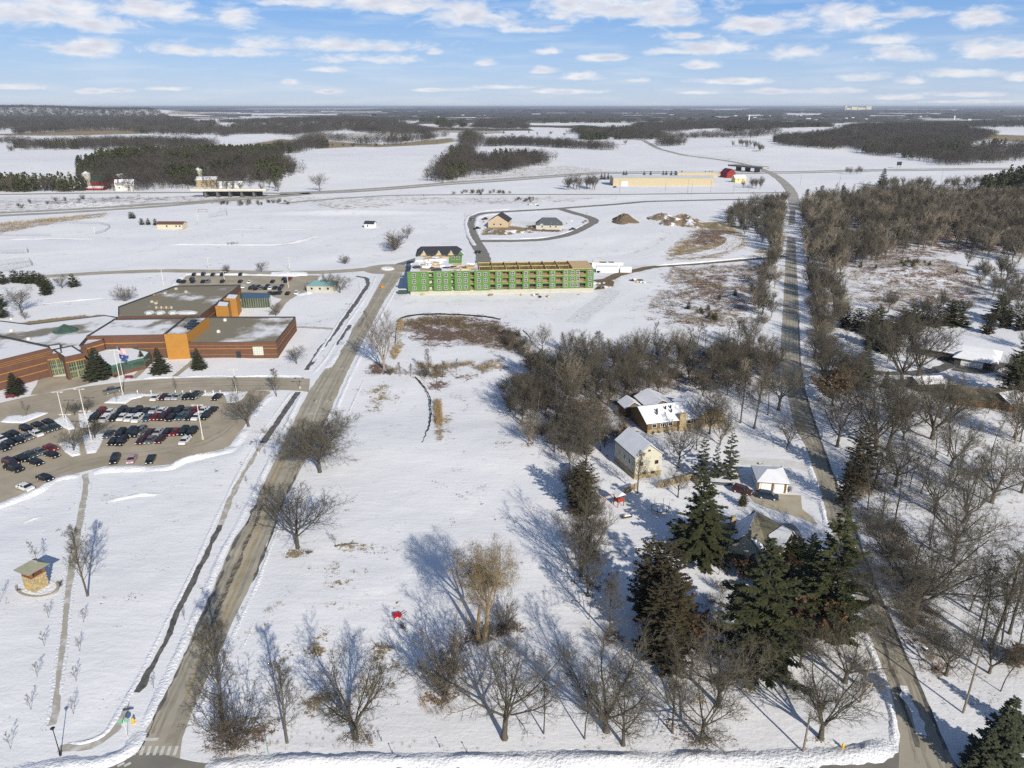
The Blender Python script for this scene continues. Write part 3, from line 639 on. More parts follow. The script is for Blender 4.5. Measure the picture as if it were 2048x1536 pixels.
soft([(880,300),(1500,290),(1650,320),(1100,318)], 2, .22, 40); soft([(60,300),(560,300),(170,350),(-60,360)], 2, .25, 40)
soft([(100,520),(330,470),(800,460),(800,520),(600,530)], 2, .28, 20)
soft([(-100,274),(0,268),(160,257),(310,258),(300,266),(100,271)], 0, .95, 25); soft([(500,287),(560,279),(660,283),(760,288),(700,294),(640,297),(560,290)], 0, .95, 20)
soft([(650,292),(780,288),(905,276),(915,282),(880,288),(760,294)], 0, .95, 15); soft([(560,275),(700,268),(860,270),(900,274),(700,284),(600,280)], 0, .50, 30)
soft([(1950,270),(2060,272),(2080,285),(1985,283)], 0, .95, 15); soft([(250,400),(0,400),(0,380),(250,380)], 2, .2, 30)
soft([(1186,536),(1240,530),(1300,528),(1300,545),(1250,560),(1230,585),(1186,590)], 2, .75, 6); soft([(780,575),(822,560),(822,600),(1186,592),(1186,602),(800,612),(765,600)], 2, .62, 5)
soft([(960,470),(975,452),(985,448),(1040,455),(1056,458),(1050,464),(1000,470)], 0, .9, 3); soft([(1050,452),(1090,450),(1132,458),(1120,464),(1060,462)], 1, .85, 3)
soft([(985,440),(1060,442),(1130,446),(1150,452),(1060,456)], 2, .7, 6)
soft([(1640,760),(1760,740),(2048,700),(2100,900),(2048,1400),(1980,1380),(1830,1200),(1700,960)], 2, .40, 12)
soft([(1700,960),(1760,960),(1800,1100),(1850,1260),(1800,1240),(1730,1060)], 1, .50, 5); soft([(1800,1270),(1850,1260),(1900,1330),(1960,1400),(1930,1430),(1850,1350)], 1, .45, 4)
soft([(1010,770),(1060,725),(1200,710),(1500,690),(1560,690),(1560,780),(1430,790),(1300,790),(1240,880),(1130,925),(1040,860)], 1, .58, 10)
soft([(1600,430),(2060,400),(2060,510),(1900,510),(1690,545),(1610,560)], 1, .62, 12); soft([(1605,545),(1670,560),(1700,640),(1700,700),(1620,720)], 1, .5, 8)
soft([(1120,950),(1200,950),(1215,1180),(1150,1180)], 1, .45, 5); soft([(1270,1200),(1700,1180),(1700,1260),(1500,1330),(1350,1320)], 1, .52, 6)
soft([(1280,970),(1400,960),(1510,950),(1500,990),(1400,980)], 2, .6, 4)
for s in [(632,1298,2,3,0,.62),(648,1275,2.5,3,0,.6),(762,1305,2.5,3,0,.6),(765,1325,4,5,0,.55),(745,1368,2,3.5,0,.6),(785,1370,1,1.2,0,.6),(660,1140,3,5,0,.5),(670,1170,3,3,0,.5),(700,1095,5,2,0,.5),(640,1400,6,4,0,.42),(690,1420,5,5,0,.35),
          (958,1280,6,3,1,.55),(1000,1258,7,2.5,1,.5),(470,1480,5,5,1,.42),(590,1108,4,2,0,.7),(735,1470,3,2,1,.6),(1219,1275,4,2,1,.6),(760,735,6,8,1,.8),(880,1392,5,2,1,.5),(1640,1480,2,1,1,.5),
          (1395,1398,2,2,0,.5),(1400,1480,4,2,1,.5),(1345,1460,4,3,1,.5),(880,765,5,8,1,.6),(900,750,12,5,1,.5),(625,740,1,1,0,.2),(905,600,50,3,2,.4),(1080,572,40,2,2,.3),
          (1260,1010,9,6,2,.4),(75,1188,7,4,2,.35),(560,1200,20,30,2,.2),(620,1180,18,40,2,.3),(1000,1440,60,20,2,.2)]: spot(*s)
# far away the country is a patchwork: some fields bare stubble, some greyer
fx, fy = np.floor((gx * .97 + gy * .2) / 520), np.floor((gy * .97 - gx * .2) / 640); hsh = _LAT[(fx.astype(int) * 7 + 13) & 255, (fy.astype(int) * 11 + 5) & 255]; fa = np.clip((gy - 1700) / 900, 0, 1)
cover[:, 2] = np.maximum(cover[:, 2], fa * hsh * .55); cover[:, 0] = np.maximum(cover[:, 0], fa * np.where(hsh > .90, .62, np.where(hsh > .8, .32, 0)))
z = terr(gx, gy)
CL = relief_fac(gx, gy)
for A in CLEAR_POLY:
    x0, y0 = A.min(0); x1, y1 = A.max(0); idx = np.nonzero((gx > x0) & (gx < x1) & (gy > y0) & (gy < y1))[0]
    if len(idx): CL[idx[inpoly(gx[idx], gy[idx], A)]] = 0
nearf = np.clip((1500 - gy) / 900, 0, 1)
rel = (fbm(gx, gy, 34, 3) * .75 + fbm(gx, gy * 1.4, 9, 3) * .16 * np.clip((330 - gy) / 100, 0, 1) + fbm(gx + 500, gy, 3.2, 2) * .06 * np.clip((200 - gy) / 60, 0, 1)) + .02
rel += fbm(gx + 900, gy, 420, 3) * 7 * np.clip((gy - 900) / 1500, 0, 1)
z = z + np.where(gy > 900, rel * np.maximum(nearf * CL, np.clip((gy - 1500) / 800, 0, 1)), rel * CL * nearf) + cover[:, 1] * .0
R_, C2 = X.shape
ii = np.arange(R_ - 1)[:, None] * C2 + np.arange(C2 - 1)[None, :]; ii = ii.ravel()
Fq = np.c_[ii, ii + 1, ii + C2 + 1, ii + C2]
def ground_mat():
    m = bpy.data.materials.new('snowfield'); m.use_nodes = True; N, L = nt_clear(m.node_tree)
    out = node(N, 'ShaderNodeOutputMaterial'); b = node(N, 'ShaderNodeBsdfPrincipled'); L.new(b.outputs[0], out.inputs[0]); b.inputs['Roughness'].default_value = .8; b.inputs['Specular IOR Level'].default_value = .2
    tc = node(N, 'ShaderNodeTexCoord'); at = node(N, 'ShaderNodeAttribute', attribute_name='cover'); se = node(N, 'ShaderNodeSeparateColor'); L.new(at.outputs['Color'], se.inputs[0])
    def noise(s, d=6, r=.6, vec=None):
        n = node(N, 'ShaderNodeTexNoise'); n.inputs['Scale'].default_value = s; n.inputs['Detail'].default_value = d; n.inputs['Roughness'].default_value = r; L.new(vec or tc.outputs['Object'], n.inputs['Vector']); return n.outputs[0]
    def M(op, a, bb=None, clamp=False):
        q = node(N, 'ShaderNodeMath', operation=op, use_clamp=clamp)
        for i, v in enumerate((a, bb)):
            if v is None: continue
            if isinstance(v, (int, float)): q.inputs[i].default_value = v
            else: L.new(v, q.inputs[i])
        return q.outputs[0]
    def MR(v, lo, hi, a=0., c=1.):
        q = node(N, 'ShaderNodeMapRange', interpolation_type='SMOOTHSTEP'); L.new(v, q.inputs[0]); q.inputs[1].default_value = lo; q.inputs[2].default_value = hi; q.inputs[3].default_value = a; q.inputs[4].default_value = c; return q.outputs[0]
    def MX(f, a, bb):
        q = node(N, 'ShaderNodeMix', data_type='RGBA')
        if isinstance(f, (int, float)): q.inputs[0].default_value = f
        else: L.new(f, q.inputs[0])
        for i, v in ((6, a), (7, bb)):
            if isinstance(v, tuple): q.inputs[i].default_value = v + (1,)
            else: L.new(v, q.inputs[i])
        return q.outputs[2]
    st = node(N, 'ShaderNodeMapping'); L.new(tc.outputs['Object'], st.inputs[0]); st.inputs['Scale'].default_value = (.45, 1.5, 1); st.inputs['Rotation'].default_value = (0, 0, .25)
    sepz = node(N, 'ShaderNodeSeparateXYZ'); L.new(tc.outputs['Object'], sepz.inputs[0])
    snow = MX(MR(noise(.012, 5), .35, .7), (.75, .755, .77), (.81, .81, .815)); snow = MX(MR(noise(.35, 7, .65, st.outputs[0]), .55, .85, 0, .5), snow, (.66, .66, .665))
    # tillage lines in the far fields
    fine = noise(.9, 8, .7); mid = noise(.18, 8, .68); big = noise(.045, 7, .6)
    nn = M('ADD', M('MULTIPLY', fine, .5), M('MULTIPLY', mid, .5))
    nb = M('ADD', M('ADD', M('MULTIPLY', nn, .62), M('MULTIPLY', big, .16)), M('MULTIPLY', noise(3.6, 6, .7), .22))
    def cov(ch, k=5.4): return MR(M('ADD', se.outputs[ch], M('MULTIPLY', M('SUBTRACT', nb, .5), k)), .42, .60)
    dirty = MX(mid, (.50, .49, .47), (.64, .63, .62))
    c = MX(MR(M('ADD', se.outputs[2], M('MULTIPLY', M('SUBTRACT', nb, .5), 4.)), .40, .85, 0, .75), snow, dirty)
    c = MX(cov(0), c, MX(fine, (.34, .26, .145), (.22, .17, .09))); c = MX(cov(1), c, MX(fine, (.185, .12, .085), (.115, .075, .055)))
    # faint stubble specks everywhere, tan fields far out
    sp = M('MULTIPLY', MR(fine, .66, .74, 0, .45), MR(big, .45, .62)); c = MX(sp, c, (.42, .37, .29))
    L.new(c, b.inputs['Base Color'])
    bp = node(N, 'ShaderNodeBump'); bp.inputs['Strength'].default_value = .6; bp.inputs['Distance'].default_value = .18
    h = M('ADD', M('MULTIPLY', noise(1.15, 9, .68), .8), M('MULTIPLY', noise(.42, 6, .6, st.outputs[0]), .9)); L.new(h, bp.inputs['Height']); L.new(bp.outputs[0], b.inputs['Normal'])
    return m
g = obj('ground', np_mesh('ground', np.c_[gx, gy, z], Fq, ground_mat(), smooth=True, attrs={'cover': cover})); g['kind'] = 'structure'
def GZ(x, y): return Z(x, y)
# ---------------------------------------------------------------- trees: templates
def perp(d):
    a = np.array([1., 0, 0]) if abs(d[0]) < .8 else np.array([0, 1., 0]); u = np.cross(d, a); return u / np.linalg.norm(u)
def rot_about(v, k, t): return v * math.cos(t) + np.cross(k, v) * math.sin(t) + k * np.dot(k, v) * (1 - math.cos(t))
def unit(v): return v / (np.linalg.norm(v) + 1e-9)
class Tree:
    """segments by level: 0-1 belong to the trunk, the rest to the crown"""
    def __init__(s, seed): s.r = random.Random(seed); s.seg = []
    def branch(s, lv, p, d, L, r, o):
        R = s.r; n = o['n'][lv]; wd = o['wander'][lv]; up = o['up'][lv]; maxl = o['levels']
        rt = r * o['taper'][lv]; pts = [p]; ds = [d]
        for i in range(n):
            d = unit(d + np.array([R.uniform(-1, 1), R.uniform(-1, 1), R.uniform(-1, 1)]) * wd + np.array([0, 0, up * (1 if not o.get('droop') or lv < o['droop'][0] else -o['droop'][1])]))
            q = p + d * (L / n); r0 = r + (rt - r) * i / n; r1 = r + (rt - r) * (i + 1) / n
            s.seg.append((p, q, r0, r1, lv)); p = q; pts.append(p); ds.append(d)
        if lv >= maxl: return
        k = o['kids'][lv]; a0, a1 = o['ang'][lv]; st = o['start'][lv]; ph = R.uniform(0, 6.28)
        for j in range(k):
            t = st + (1 - st) * ((j + R.uniform(.2, .8)) / k); i = min(n - 1, int(t * n)); f = t * n - i
            q = pts[i] + (pts[i + 1] - pts[i]) * f; dd = ds[min(n, i + 1)]
            ph += 2.4 + R.uniform(-.4, .4); ang = math.radians(R.uniform(a0, a1)); ax = rot_about(perp(dd), dd, ph)
            nd = rot_about(dd, ax, ang); ratio = o['ratio'][lv] * R.uniform(.75, 1.2)
            shape = o.get('shape', 'round')
            if lv == 0 and shape == 'cone': ratio *= 1.15 - .85 * t
            elif lv > 0: ratio *= 1.15 - .45 * t
            rr = (r + (rt - r) * t) * o['rr'][lv]
            s.branch(lv + 1, q, nd, L * ratio, max(rr, o['rmin']), o)
def twigs_np(segs, m, ln, spread, up, r0, seed, droop=0.):
    """m fine shoots on every segment, all at once; returns start, end and radii"""
    R = np.random.default_rng(seed); A = np.repeat(np.array([q[0] for q in segs]), m, 0); B = np.repeat(np.array([q[1] for q in segs]), m, 0); n = len(A); D = B - A; Ls = np.linalg.norm(D, axis=1)[:, None]; D = D / (Ls + 1e-9)
    u = R.random((n, 1)); q = R.normal(size=(n, 3)); q -= D * (q * D).sum(1)[:, None]; q /= np.linalg.norm(q, axis=1)[:, None]; t = np.tan(np.radians(spread)) * (.6 + .8 * R.random((n, 1)))
    d = D + q * t + np.array([0, 0, up - droop]); d /= np.linalg.norm(d, axis=1)[:, None]; p = A + (B - A) * u; return [(a_, b_, r0, r0 * .55, 9) for a_, b_ in zip(p, p + d * ln * (.5 + R.random((n, 1))))]
def spikes_np(S):
    """three-sided pointed shoots"""
    A = np.array([q[0] for q in S]); B = np.array([q[1] for q in S]); r = np.array([q[2] for q in S])[:, None]; D = B - A; D /= (np.linalg.norm(D, axis=1)[:, None] + 1e-9); ref = np.where(np.abs(D[:, :1]) < .8, [[1., 0, 0]], [[0, 1., 0]]); U = np.cross(D, ref); U /= np.linalg.norm(U, axis=1)[:, None]; Wv = np.cross(D, U)
    V = np.stack([A + U * r, A + (-.5 * U + .87 * Wv) * r, A + (-.5 * U - .87 * Wv) * r, B], 1).reshape(-1, 3); b = (np.arange(len(S)) * 4)[:, None]
    return V, np.concatenate([b + [0, 1, 3], b + [1, 2, 3], b + [2, 0, 3]])
def tubes_np(segs, kfun):
    V = []; Fc = []; base = 0
    for k in (6, 5, 4, 3):
        S = [q for q in segs if kfun(q[4]) == k]
        if not S: continue
        A = np.array([q[0] for q in S]); B = np.array([q[1] for q in S]); ra = np.array([q[2] for q in S]); rb = np.array([q[3] for q in S])
        D = B - A; D /= (np.linalg.norm(D, axis=1)[:, None] + 1e-9); ref = np.where(np.abs(D[:, :1]) < .8, [[1., 0, 0]], [[0, 1., 0]]); U = np.cross(D, ref); U /= np.linalg.norm(U, axis=1)[:, None]; Wv = np.cross(D, U)
        n = len(S); th = 2 * np.pi * np.arange(k) / k
        ring = U[:, None, :] * np.cos(th)[None, :, None] + Wv[:, None, :] * np.sin(th)[None, :, None]
        va = A[:, None, :] + ring * ra[:, None, None]; vb = B[:, None, :] + ring * rb[:, None, None]
        v = np.concatenate([va, vb], 1).reshape(-1, 3); j = np.arange(k); q = np.stack([j, (j + 1) % k, k + (j + 1) % k, k + j], 1)
        f = (q[None] + (np.arange(n) * 2 * k)[:, None, None]).reshape(-1, 4) + base
        V.append(v); Fc.append(f); base += len(v)
    return np.concatenate(V), np.concatenate(Fc)
BASE = dict(levels=3, n=[6, 6, 4, 3, 2], wander=[.05, .13, .2, .25, .3], up=[.05, .10, .08, .05, .03], taper=[.55, .3, .3, .35, .5],
            kids=[8, 8, 6, 5, 0], ang=[(35, 60), (30, 55), (28, 55), (25, 60), (0, 0)], start=[.35, .2, .15, .1, 0], ratio=[.8, .55, .5, .5, 0], rr=[.56, .56, .55, .5, 0], rmin=.014)
def opt(**k): o = dict(BASE); o.update(k); return o
FORMS = {
 # H-relative trunk length, trunk radius factor, options
 'oak':    (.34, .027, opt(kids=[11, 9, 8, 6, 0], ang=[(28, 74), (30, 60), (30, 60), (25, 60), (0, 0)], start=[.5, .12, .1, .1, 0], ratio=[1.9, .5, .5, .48, 0], rr=[.45, .5, .5, .5, 0], up=[.05, .035, .05, .05, .02], n=[5, 8, 5, 3, 2], wander=[.05, .17, .24, .3, .3])),
 'spread': (.38, .022, opt(kids=[8, 8, 7, 5, 0], ang=[(30, 62), (28, 55), (30, 55), (25, 60), (0, 0)], start=[.5, .15, .1, .1, 0], ratio=[1.35, .5, .5, .5, 0], rr=[.6, .58, .55, .5, 0], up=[.05, .12, .08, .05, .02], n=[5, 7, 4, 3, 2])),
 'vase':   (.22, .024, opt(kids=[7, 9, 7, 5, 0], ang=[(16, 38), (25, 45), (25, 50), (25, 55), (0, 0)], start=[.6, .22, .12, .1, 0], ratio=[2.9, .42, .48, .5, 0], rr=[.62, .52, .55, .5, 0], up=[.05, .05, .08, .06, .02], n=[4, 8, 4, 3, 2])),
 'upright':(.92, .015, opt(kids=[20, 6, 5, 4, 0], ang=[(35, 60), (28, 50), (28, 50), (25, 55), (0, 0)], start=[.25, .2, .15, .1, 0], ratio=[.34, .5, .5, .5, 0], rr=[.38, .55, .5, .5, 0], up=[.03, .12, .08, .05, .02], n=[9, 5, 3, 2, 2], shape='cone')),
 'slim':   (.95, .010, opt(kids=[13, 4, 4, 3, 0], ang=[(30, 55), (28, 50), (28, 50), (25, 55), (0, 0)], start=[.4, .2, .15, .1, 0], ratio=[.26, .5, .5, .5, 0], rr=[.36, .55, .5, .5, 0], up=[.03, .12, .08, .05, .02], n=[9, 4, 3, 2, 2], wander=[.07, .15, .2, .25, .3], shape='cone')),
 'bush':   (.06, .02, opt(kids=[16, 7, 6, 4, 0], ang=[(8, 48), (20, 45), (25, 50), (25, 55), (0, 0)], start=[.1, .2, .1, .1, 0], ratio=[13, .38, .48, .5, 0], rr=[.42, .5, .5, .5, 0], up=[0, .05, .06, .05, .02], n=[2, 7, 4, 3, 2])),
 'sapling':(.95, .011, opt(levels=2, kids=[9, 5, 0, 0, 0], ang=[(30, 55), (28, 50), (28, 50), (25, 55), (0, 0)], start=[.3, .2, .15, .1, 0], ratio=[.36, .5, .5, .5, 0], rr=[.5, .6, .5, .5, 0], n=[6, 3, 3, 2, 2], shape='cone', rmin=.012)),
}
def bare_tree(form, seed, trunkm=None, twigm=None, H=10., lv_cut=None, thick=1., merged=False, tw=(3, 2)):
    tl, tr, o = FORMS[form]; t = Tree(seed); o = dict(o)
    if lv_cut is not None: o['levels'] = lv_cut
    o['rmin'] = o['rmin'] * thick
    t.branch(0, np.array([0., 0, -.35]), np.array([0., 0, 1.]), tl * H, tr * H, o)
    segs = t.seg
    mx = max(q[1][2] for q in segs); k = H / mx
    segs = [(a * k, b * k, r0, r1, l) for a, b, r0, r1, l in segs]
    # flare at the foot
    a, b, r0, r1, l = segs[0]; segs[0] = (a, b, r0 * 1.5, r1 * 1.0, l)
    kf = lambda l: 6 if l == 0 else (4 if l == 1 else 3)
    T = [q for q in segs if q[4] <= 1]; C = [q for q in segs if q[4] > 1]
    tv, tf = tubes_np(T, kf); cv, cf = tubes_np(C, kf) if C else (None, None)
    if C:     # the finest shoots
        top = max(q[4] for q in C); S3 = [q for q in C if q[4] == top]; m4, m5 = tw
        ln4 = float(np.mean([np.linalg.norm(q[1] - q[0]) for q in S3])) * (1.25 if m5 else 1.6)
        S4 = twigs_np(S3, m4, ln4, 42, .12, .010 * thick, seed); S5 = twigs_np(S4, m5, ln4 * .55, 45, .10, .0075 * thick, seed + 1) if m5 else []
        v2, f2 = spikes_np(S4 + S5); f2 = f2 + len(cv); cf = np.r_[np.c_[cf[:, :3]], np.c_[cf[:, 0], cf[:, 2], cf[:, 3]], f2]; cv = np.r_[cv, v2]
    tm, cm = trunkm or BARK, twigm or TWIG
    if merged:
        if cv is None: return np_mesh('tree_%s' % form, tv, tf, [tm, cm])
        return np_mesh('tree_%s' % form, np.r_[tv, cv], np.r_[tf[:, :3], tf[:, [0, 2, 3]], cf + len(tv)], [tm, cm], mi=[0] * len(tf) * 2 + [1] * len(cf))
    return np_mesh('trunk', tv, tf, tm), np_mesh('crown', cv, cf, cm)

def needle_tree(seed, H=12., W_=.22, mats=None, whorls=26, nb=8, tip=.03, low=.06, droop=.18, clumps=9, csize=.5, curve=1.0, merged=False, ragged=.25, bare=.0):
    """conifer: a trunk and whorls of limbs, every limb set with needle sprays"""
    R = random.Random(seed); T = []; V = []; Fc = []
    prev = np.array([0., 0, -.3]); tr = H * .014
    for i in range(8):
        q = np.array([R.uniform(-.05, .05), R.uniform(-.05, .05), H * (i + 1) / 8 * .985]); T.append((prev, q, tr * (1 - i / 8.3), tr * (1 - (i + 1) / 8.3), 0)); prev = q
    for w in range(whorls):
        t = low + (1 - low) * (w / (whorls - 1)) ** .92; z = H * t * .985
        prof = (1 - t) ** (.85 * curve) * (1 if t > .14 else .8 + t * 1.4) + tip; Lb = H * W_ * prof; n = max(4, int(nb * (.6 + .6 * (1 - t))))
        ph = R.uniform(0, 6.28)
        for b in range(n):
            if R.random() < bare: continue
            a = ph + 6.283 * b / n + R.uniform(-.2, .2); L = Lb * R.uniform(1 - ragged, 1 + ragged); zz = z + R.uniform(-.5, .5) * H / whorls
            dz = R.uniform(-.05, .12) + .45 * t * t; pts = []
            nseg = 4
            for s_ in range(nseg + 1):
                u = s_ / nseg; pts.append(np.array([math.cos(a) * L * u, math.sin(a) * L * u, zz + L * (dz * u - droop * u * (1.6 - u)) + L * .10 * max(0, u - .6)]))
            for s_ in range(nseg): T.append((pts[s_], pts[s_ + 1], max(.012, .03 * (1 - s_ / 4)), .012, 1))
            nc_ = max(3, int(clumps * (L / (H * W_)) + 2))
            for c in range(nc_):
                u = .18 + .82 * (c + R.random()) / nc_; k = u * nseg; i0 = min(nseg - 1, int(k)); p = pts[i0] + (pts[i0 + 1] - pts[i0]) * (k - i0)
                sz = csize * R.uniform(.7, 1.3) * (.55 + .6 * (1 - abs(u - .5))) * (.55 + .45 * (1 - t))
                for sd_ in (-1, 1, 0):
                    aa = a + sd_ * R.uniform(.5, 1.1); d = np.array([math.cos(aa), math.sin(aa), R.uniform(-.35, .15)]); sdv = np.array([-math.sin(aa), math.cos(aa), R.uniform(-.4, .4)]) * sz * .30; up = np.array([0, 0, sz * .16])
                    n0 = len(V); tipv = p + d * sz * 1.15; m_ = p + d * sz * .5
                    V += [p - sdv * .3, m_ + sdv - up * .5, tipv, m_ - sdv - up * .5, m_ + up]
                    Fc += [(n0, n0 + 1, n0 + 4, n0 + 4), (n0 + 1, n0 + 2, n0 + 4, n0 + 4), (n0 + 2, n0 + 3, n0 + 4, n0 + 4), (n0 + 3, n0, n0 + 4, n0 + 4)]
    V = np.array(V); Ft = np.array([f[:3] for f in Fc]); tv, tf = tubes_np(T, lambda l: 6 if l == 0 else 3)
    m0, m1 = mats or (BARK, NEED)
    def quads2tris(f): return np.r_[f[:, [0, 1, 2]], f[:, [0, 2, 3]]]
    if merged:
        tf3 = quads2tris(tf); return np_mesh('conifer', np.r_[tv, V], np.r_[tf3, Ft + len(tv)], [m0, m1], mi=[0] * len(tf3) + [1] * len(Ft))
    return np_mesh('trunk', tv, tf, m0), np_mesh('crown', V, Ft, m1)

TPL = {}
def tp(key, fn):
    if key not in TPL: TPL[key] = fn()
    return TPL[key]
H0 = {}   # native heights
def reg(key, H, fn): TPL[key] = fn(); H0[key] = H
for i in range(3): reg('spread%d' % i, 12, lambda i=i: bare_tree('spread', 11 + i, H=12))
for i in range(3): reg('vase%d' % i, 11, lambda i=i: bare_tree('vase', 21 + i, H=11))
for i in range(2): reg('upright%d' % i, 12, lambda i=i: bare_tree('upright', 31 + i, H=12))
for i in range(3): reg('slim%d' % i, 11, lambda i=i: bare_tree('slim', 41 + i, H=11, tw=(4, 2)))
for i in range(2): reg('bush%d' % i, 5, lambda i=i: bare_tree('bush', 51 + i, H=5, twigm=TWIGB, tw=(2, 1)))
reg('oak0', 15, lambda: bare_tree('oak', 61, H=15, tw=(6, 4))); reg('oak1', 14, lambda: bare_tree('oak', 68, H=14, tw=(5, 3)))
reg('pale0', 12, lambda: bare_tree('vase', 71, H=12, trunkm=TWIGP, twigm=TWIGP)); reg('pale1', 12, lambda: bare_tree('upright', 73, H=12, trunkm=TWIGP, twigm=TWIGP))
for i in range(3): reg('sapling%d' % i, 3.5, lambda i=i: bare_tree('sapling', 81 + i, H=3.5, tw=(3, 0)))
for i in range(3): reg('spruce%d' % i, 12, lambda i=i: needle_tree(91 + i, 12, .24, (BARK, NEEDB), whorls=24, nb=8, csize=.62))
reg('bigpine0', 19, lambda: needle_tree(95, 19, .30, (BARK, NEED), whorls=23, nb=8, clumps=13, csize=.95, droop=.06, ragged=.5, tip=.03, curve=.72, bare=.12))
reg('bigpine1', 18, lambda: needle_tree(96, 18, .28, (BARK, NEED), whorls=24, nb=8, clumps=14, csize=.8, droop=.2, ragged=.42, tip=.02, curve=.85, bare=.06))
reg('opening0', 13, lambda: needle_tree(97, 13, .20, (BARK, NEEDB), whorls=17, nb=7, clumps=8, csize=.6, ragged=.4, bare=.2))
for i in range(2): reg('cedar%d' % i, 11, lambda i=i: needle_tree(101 + i, 11, .20, (BARK, CEDAR), whorls=26, nb=9, clumps=10, csize=.40, droop=-.35, curve=.38, ragged=.45, tip=.05, low=.03))
for i in range(2): reg('smallpine%d' % i, 6, lambda i=i: needle_tree(111 + i, 6, .34, (BARK, NEED), whorls=11, nb=8, clumps=7, csize=.62, droop=-.1, curve=.5, ragged=.4, tip=.1, low=.12))
# trees that kept brown leaves
def leafy(seed, H, m, form='spread'):
    a, b = bare_tree(form, seed, H=H); R = np.random.default_rng(seed); co = np.zeros(len(b.vertices) * 3); b.vertices.foreach_get('co', co); co = co.reshape(-1, 3)
    p = co[R.integers(0, len(co), 3800)]; p = p[p[:, 2] < H * .9]; s = .16 * (.6 + R.random(len(p))); d = R.normal(size=(len(p), 3)); d /= np.linalg.norm(d, axis=1)[:, None]; e = np.cross(d, R.normal(size=(len(p), 3))); e /= np.linalg.norm(e, axis=1)[:, None]
    V = np.stack([p - d * s[:, None], p + e * s[:, None] * .6, p + d * s[:, None], p - e * s[:, None] * .6], 1).reshape(-1, 3); Fq = np.arange(len(V)).reshape(-1, 4)
    fb = np.zeros(len(b.polygons) * 3, dtype=np.int32); b.polygons.foreach_get('vertices', fb); fb = fb.reshape(-1, 3); Fq = np.r_[Fq[:, :3], Fq[:, [0, 2, 3]]]
    return a, np_mesh('crown', np.r_[co, V], np.r_[fb, Fq + len(co)], [TWIG, m], mi=[0] * len(fb) + [1] * len(Fq))
reg('leafy0', 9, lambda: leafy(121, 9, GOLD)); reg('leafy1', 6, lambda: leafy(123, 6, RUSTY, 'bush'))
# willow: long hanging golden shoots
def willow():
    o = opt(kids=[7, 8, 7, 6, 0], ang=[(12, 48), (30, 65), (35, 65), (30, 60), (0, 0)], start=[.72, .3, .2, .15, 0], ratio=[1.1, .5, .5, .7, 0], rr=[.6, .5, .5, .5, 0], up=[.03, .05, .03, 0, 0], n=[6, 8, 5, 3, 4], wander=[.08, .2, .25, .2, .12], rmin=.014)
    t = Tree(135); t.branch(0, np.array([.45, 0, -.3]), unit(np.array([.10, 0, 1.])), 6.6, .36, o)
    s2 = Tree(9); s2.branch(0, np.array([-.35, .2, -.3]), unit(np.array([-.03, 0, 1.])), 6.6, .36, dict(o, levels=1, kids=[3, 0, 0, 0, 0], ratio=[.12, 0, 0, 0, 0], taper=[.35, .5, .3, .3, .5], wander=[.06, .05, .1, .1, .1]))
    mx = max(q[1][2] for q in t.seg); k = 16. / mx; S = [(a * k, b * k, r0 * (1.2 if l == 0 else 1), r1 * (1.2 if l == 0 else 1), l) for a, b, r0, r1, l in t.seg + s2.seg]
    kf = lambda l: 6 if l <= 1 else 3
    C = [q for q in S if q[4] > 1]; cv, cf = tubes_np(C, kf); S3 = [q for q in C if q[4] >= 2]; a1 = twigs_np(S3, 3, .8, 50, .1, .012, 5); a2 = twigs_np(a1, 2, .8, 60, 0, .010, 6, droop=1.1); a3 = []
    R = random.Random(4)
    for q in a2:
        if R.random() < .42: e_ = q[1] + np.array([R.uniform(-.12, .12), R.uniform(-.12, .12), -R.uniform(.4, 1.3)]); a3.append((q[1], e_, .008, .005, 9))
    v2, f2 = spikes_np(a1 + a2 + a3); cf = np.r_[cf[:, :3], cf[:, [0, 2, 3]], f2 + len(cv)]
    return np_mesh('trunk', *tubes_np([q for q in S if q[4] <= 1], kf), BARKW), np_mesh('crown', np.r_[cv, v2], cf, TWIGW)
reg('willow0', 16, willow)

def plant(key, x, y, H, rz=None, name='bare_tree', label=None, cat='tree', group=None, sx=1., pt=None, tilt=0.):
    """a tree standing at photo pixel x, y (or world point pt), H metres tall"""
    p = pt if pt is not None else G(x, y); s = H / H0[key]; R = random.Random(int(p.x * 13 + p.y * 7))
    e = empty(name, (p[0], p[1], p[2] if len(p) > 2 else Z(p[0], p[1])), R.uniform(0, 6.28) if rz is None else rz, label, cat, group)
    e.scale = (s * sx, s * sx, s)
    if tilt: e.rotation_euler = (R.uniform(-tilt, tilt), R.uniform(-tilt, tilt), e.rotation_euler[2])
    a, b = TPL[key]; obj('trunk', a, e); obj('crown', b, e); return e
def hpx(x, ybase, ytop):
    """height of an upright thing whose foot and top are at these pixel rows"""
    p = P(x, ybase); a, b = (x - W2), (H2 - ytop); dy, dz = F * CP + b * SP, -F * SP + b * CP
    return HC + dz * p.y / dy
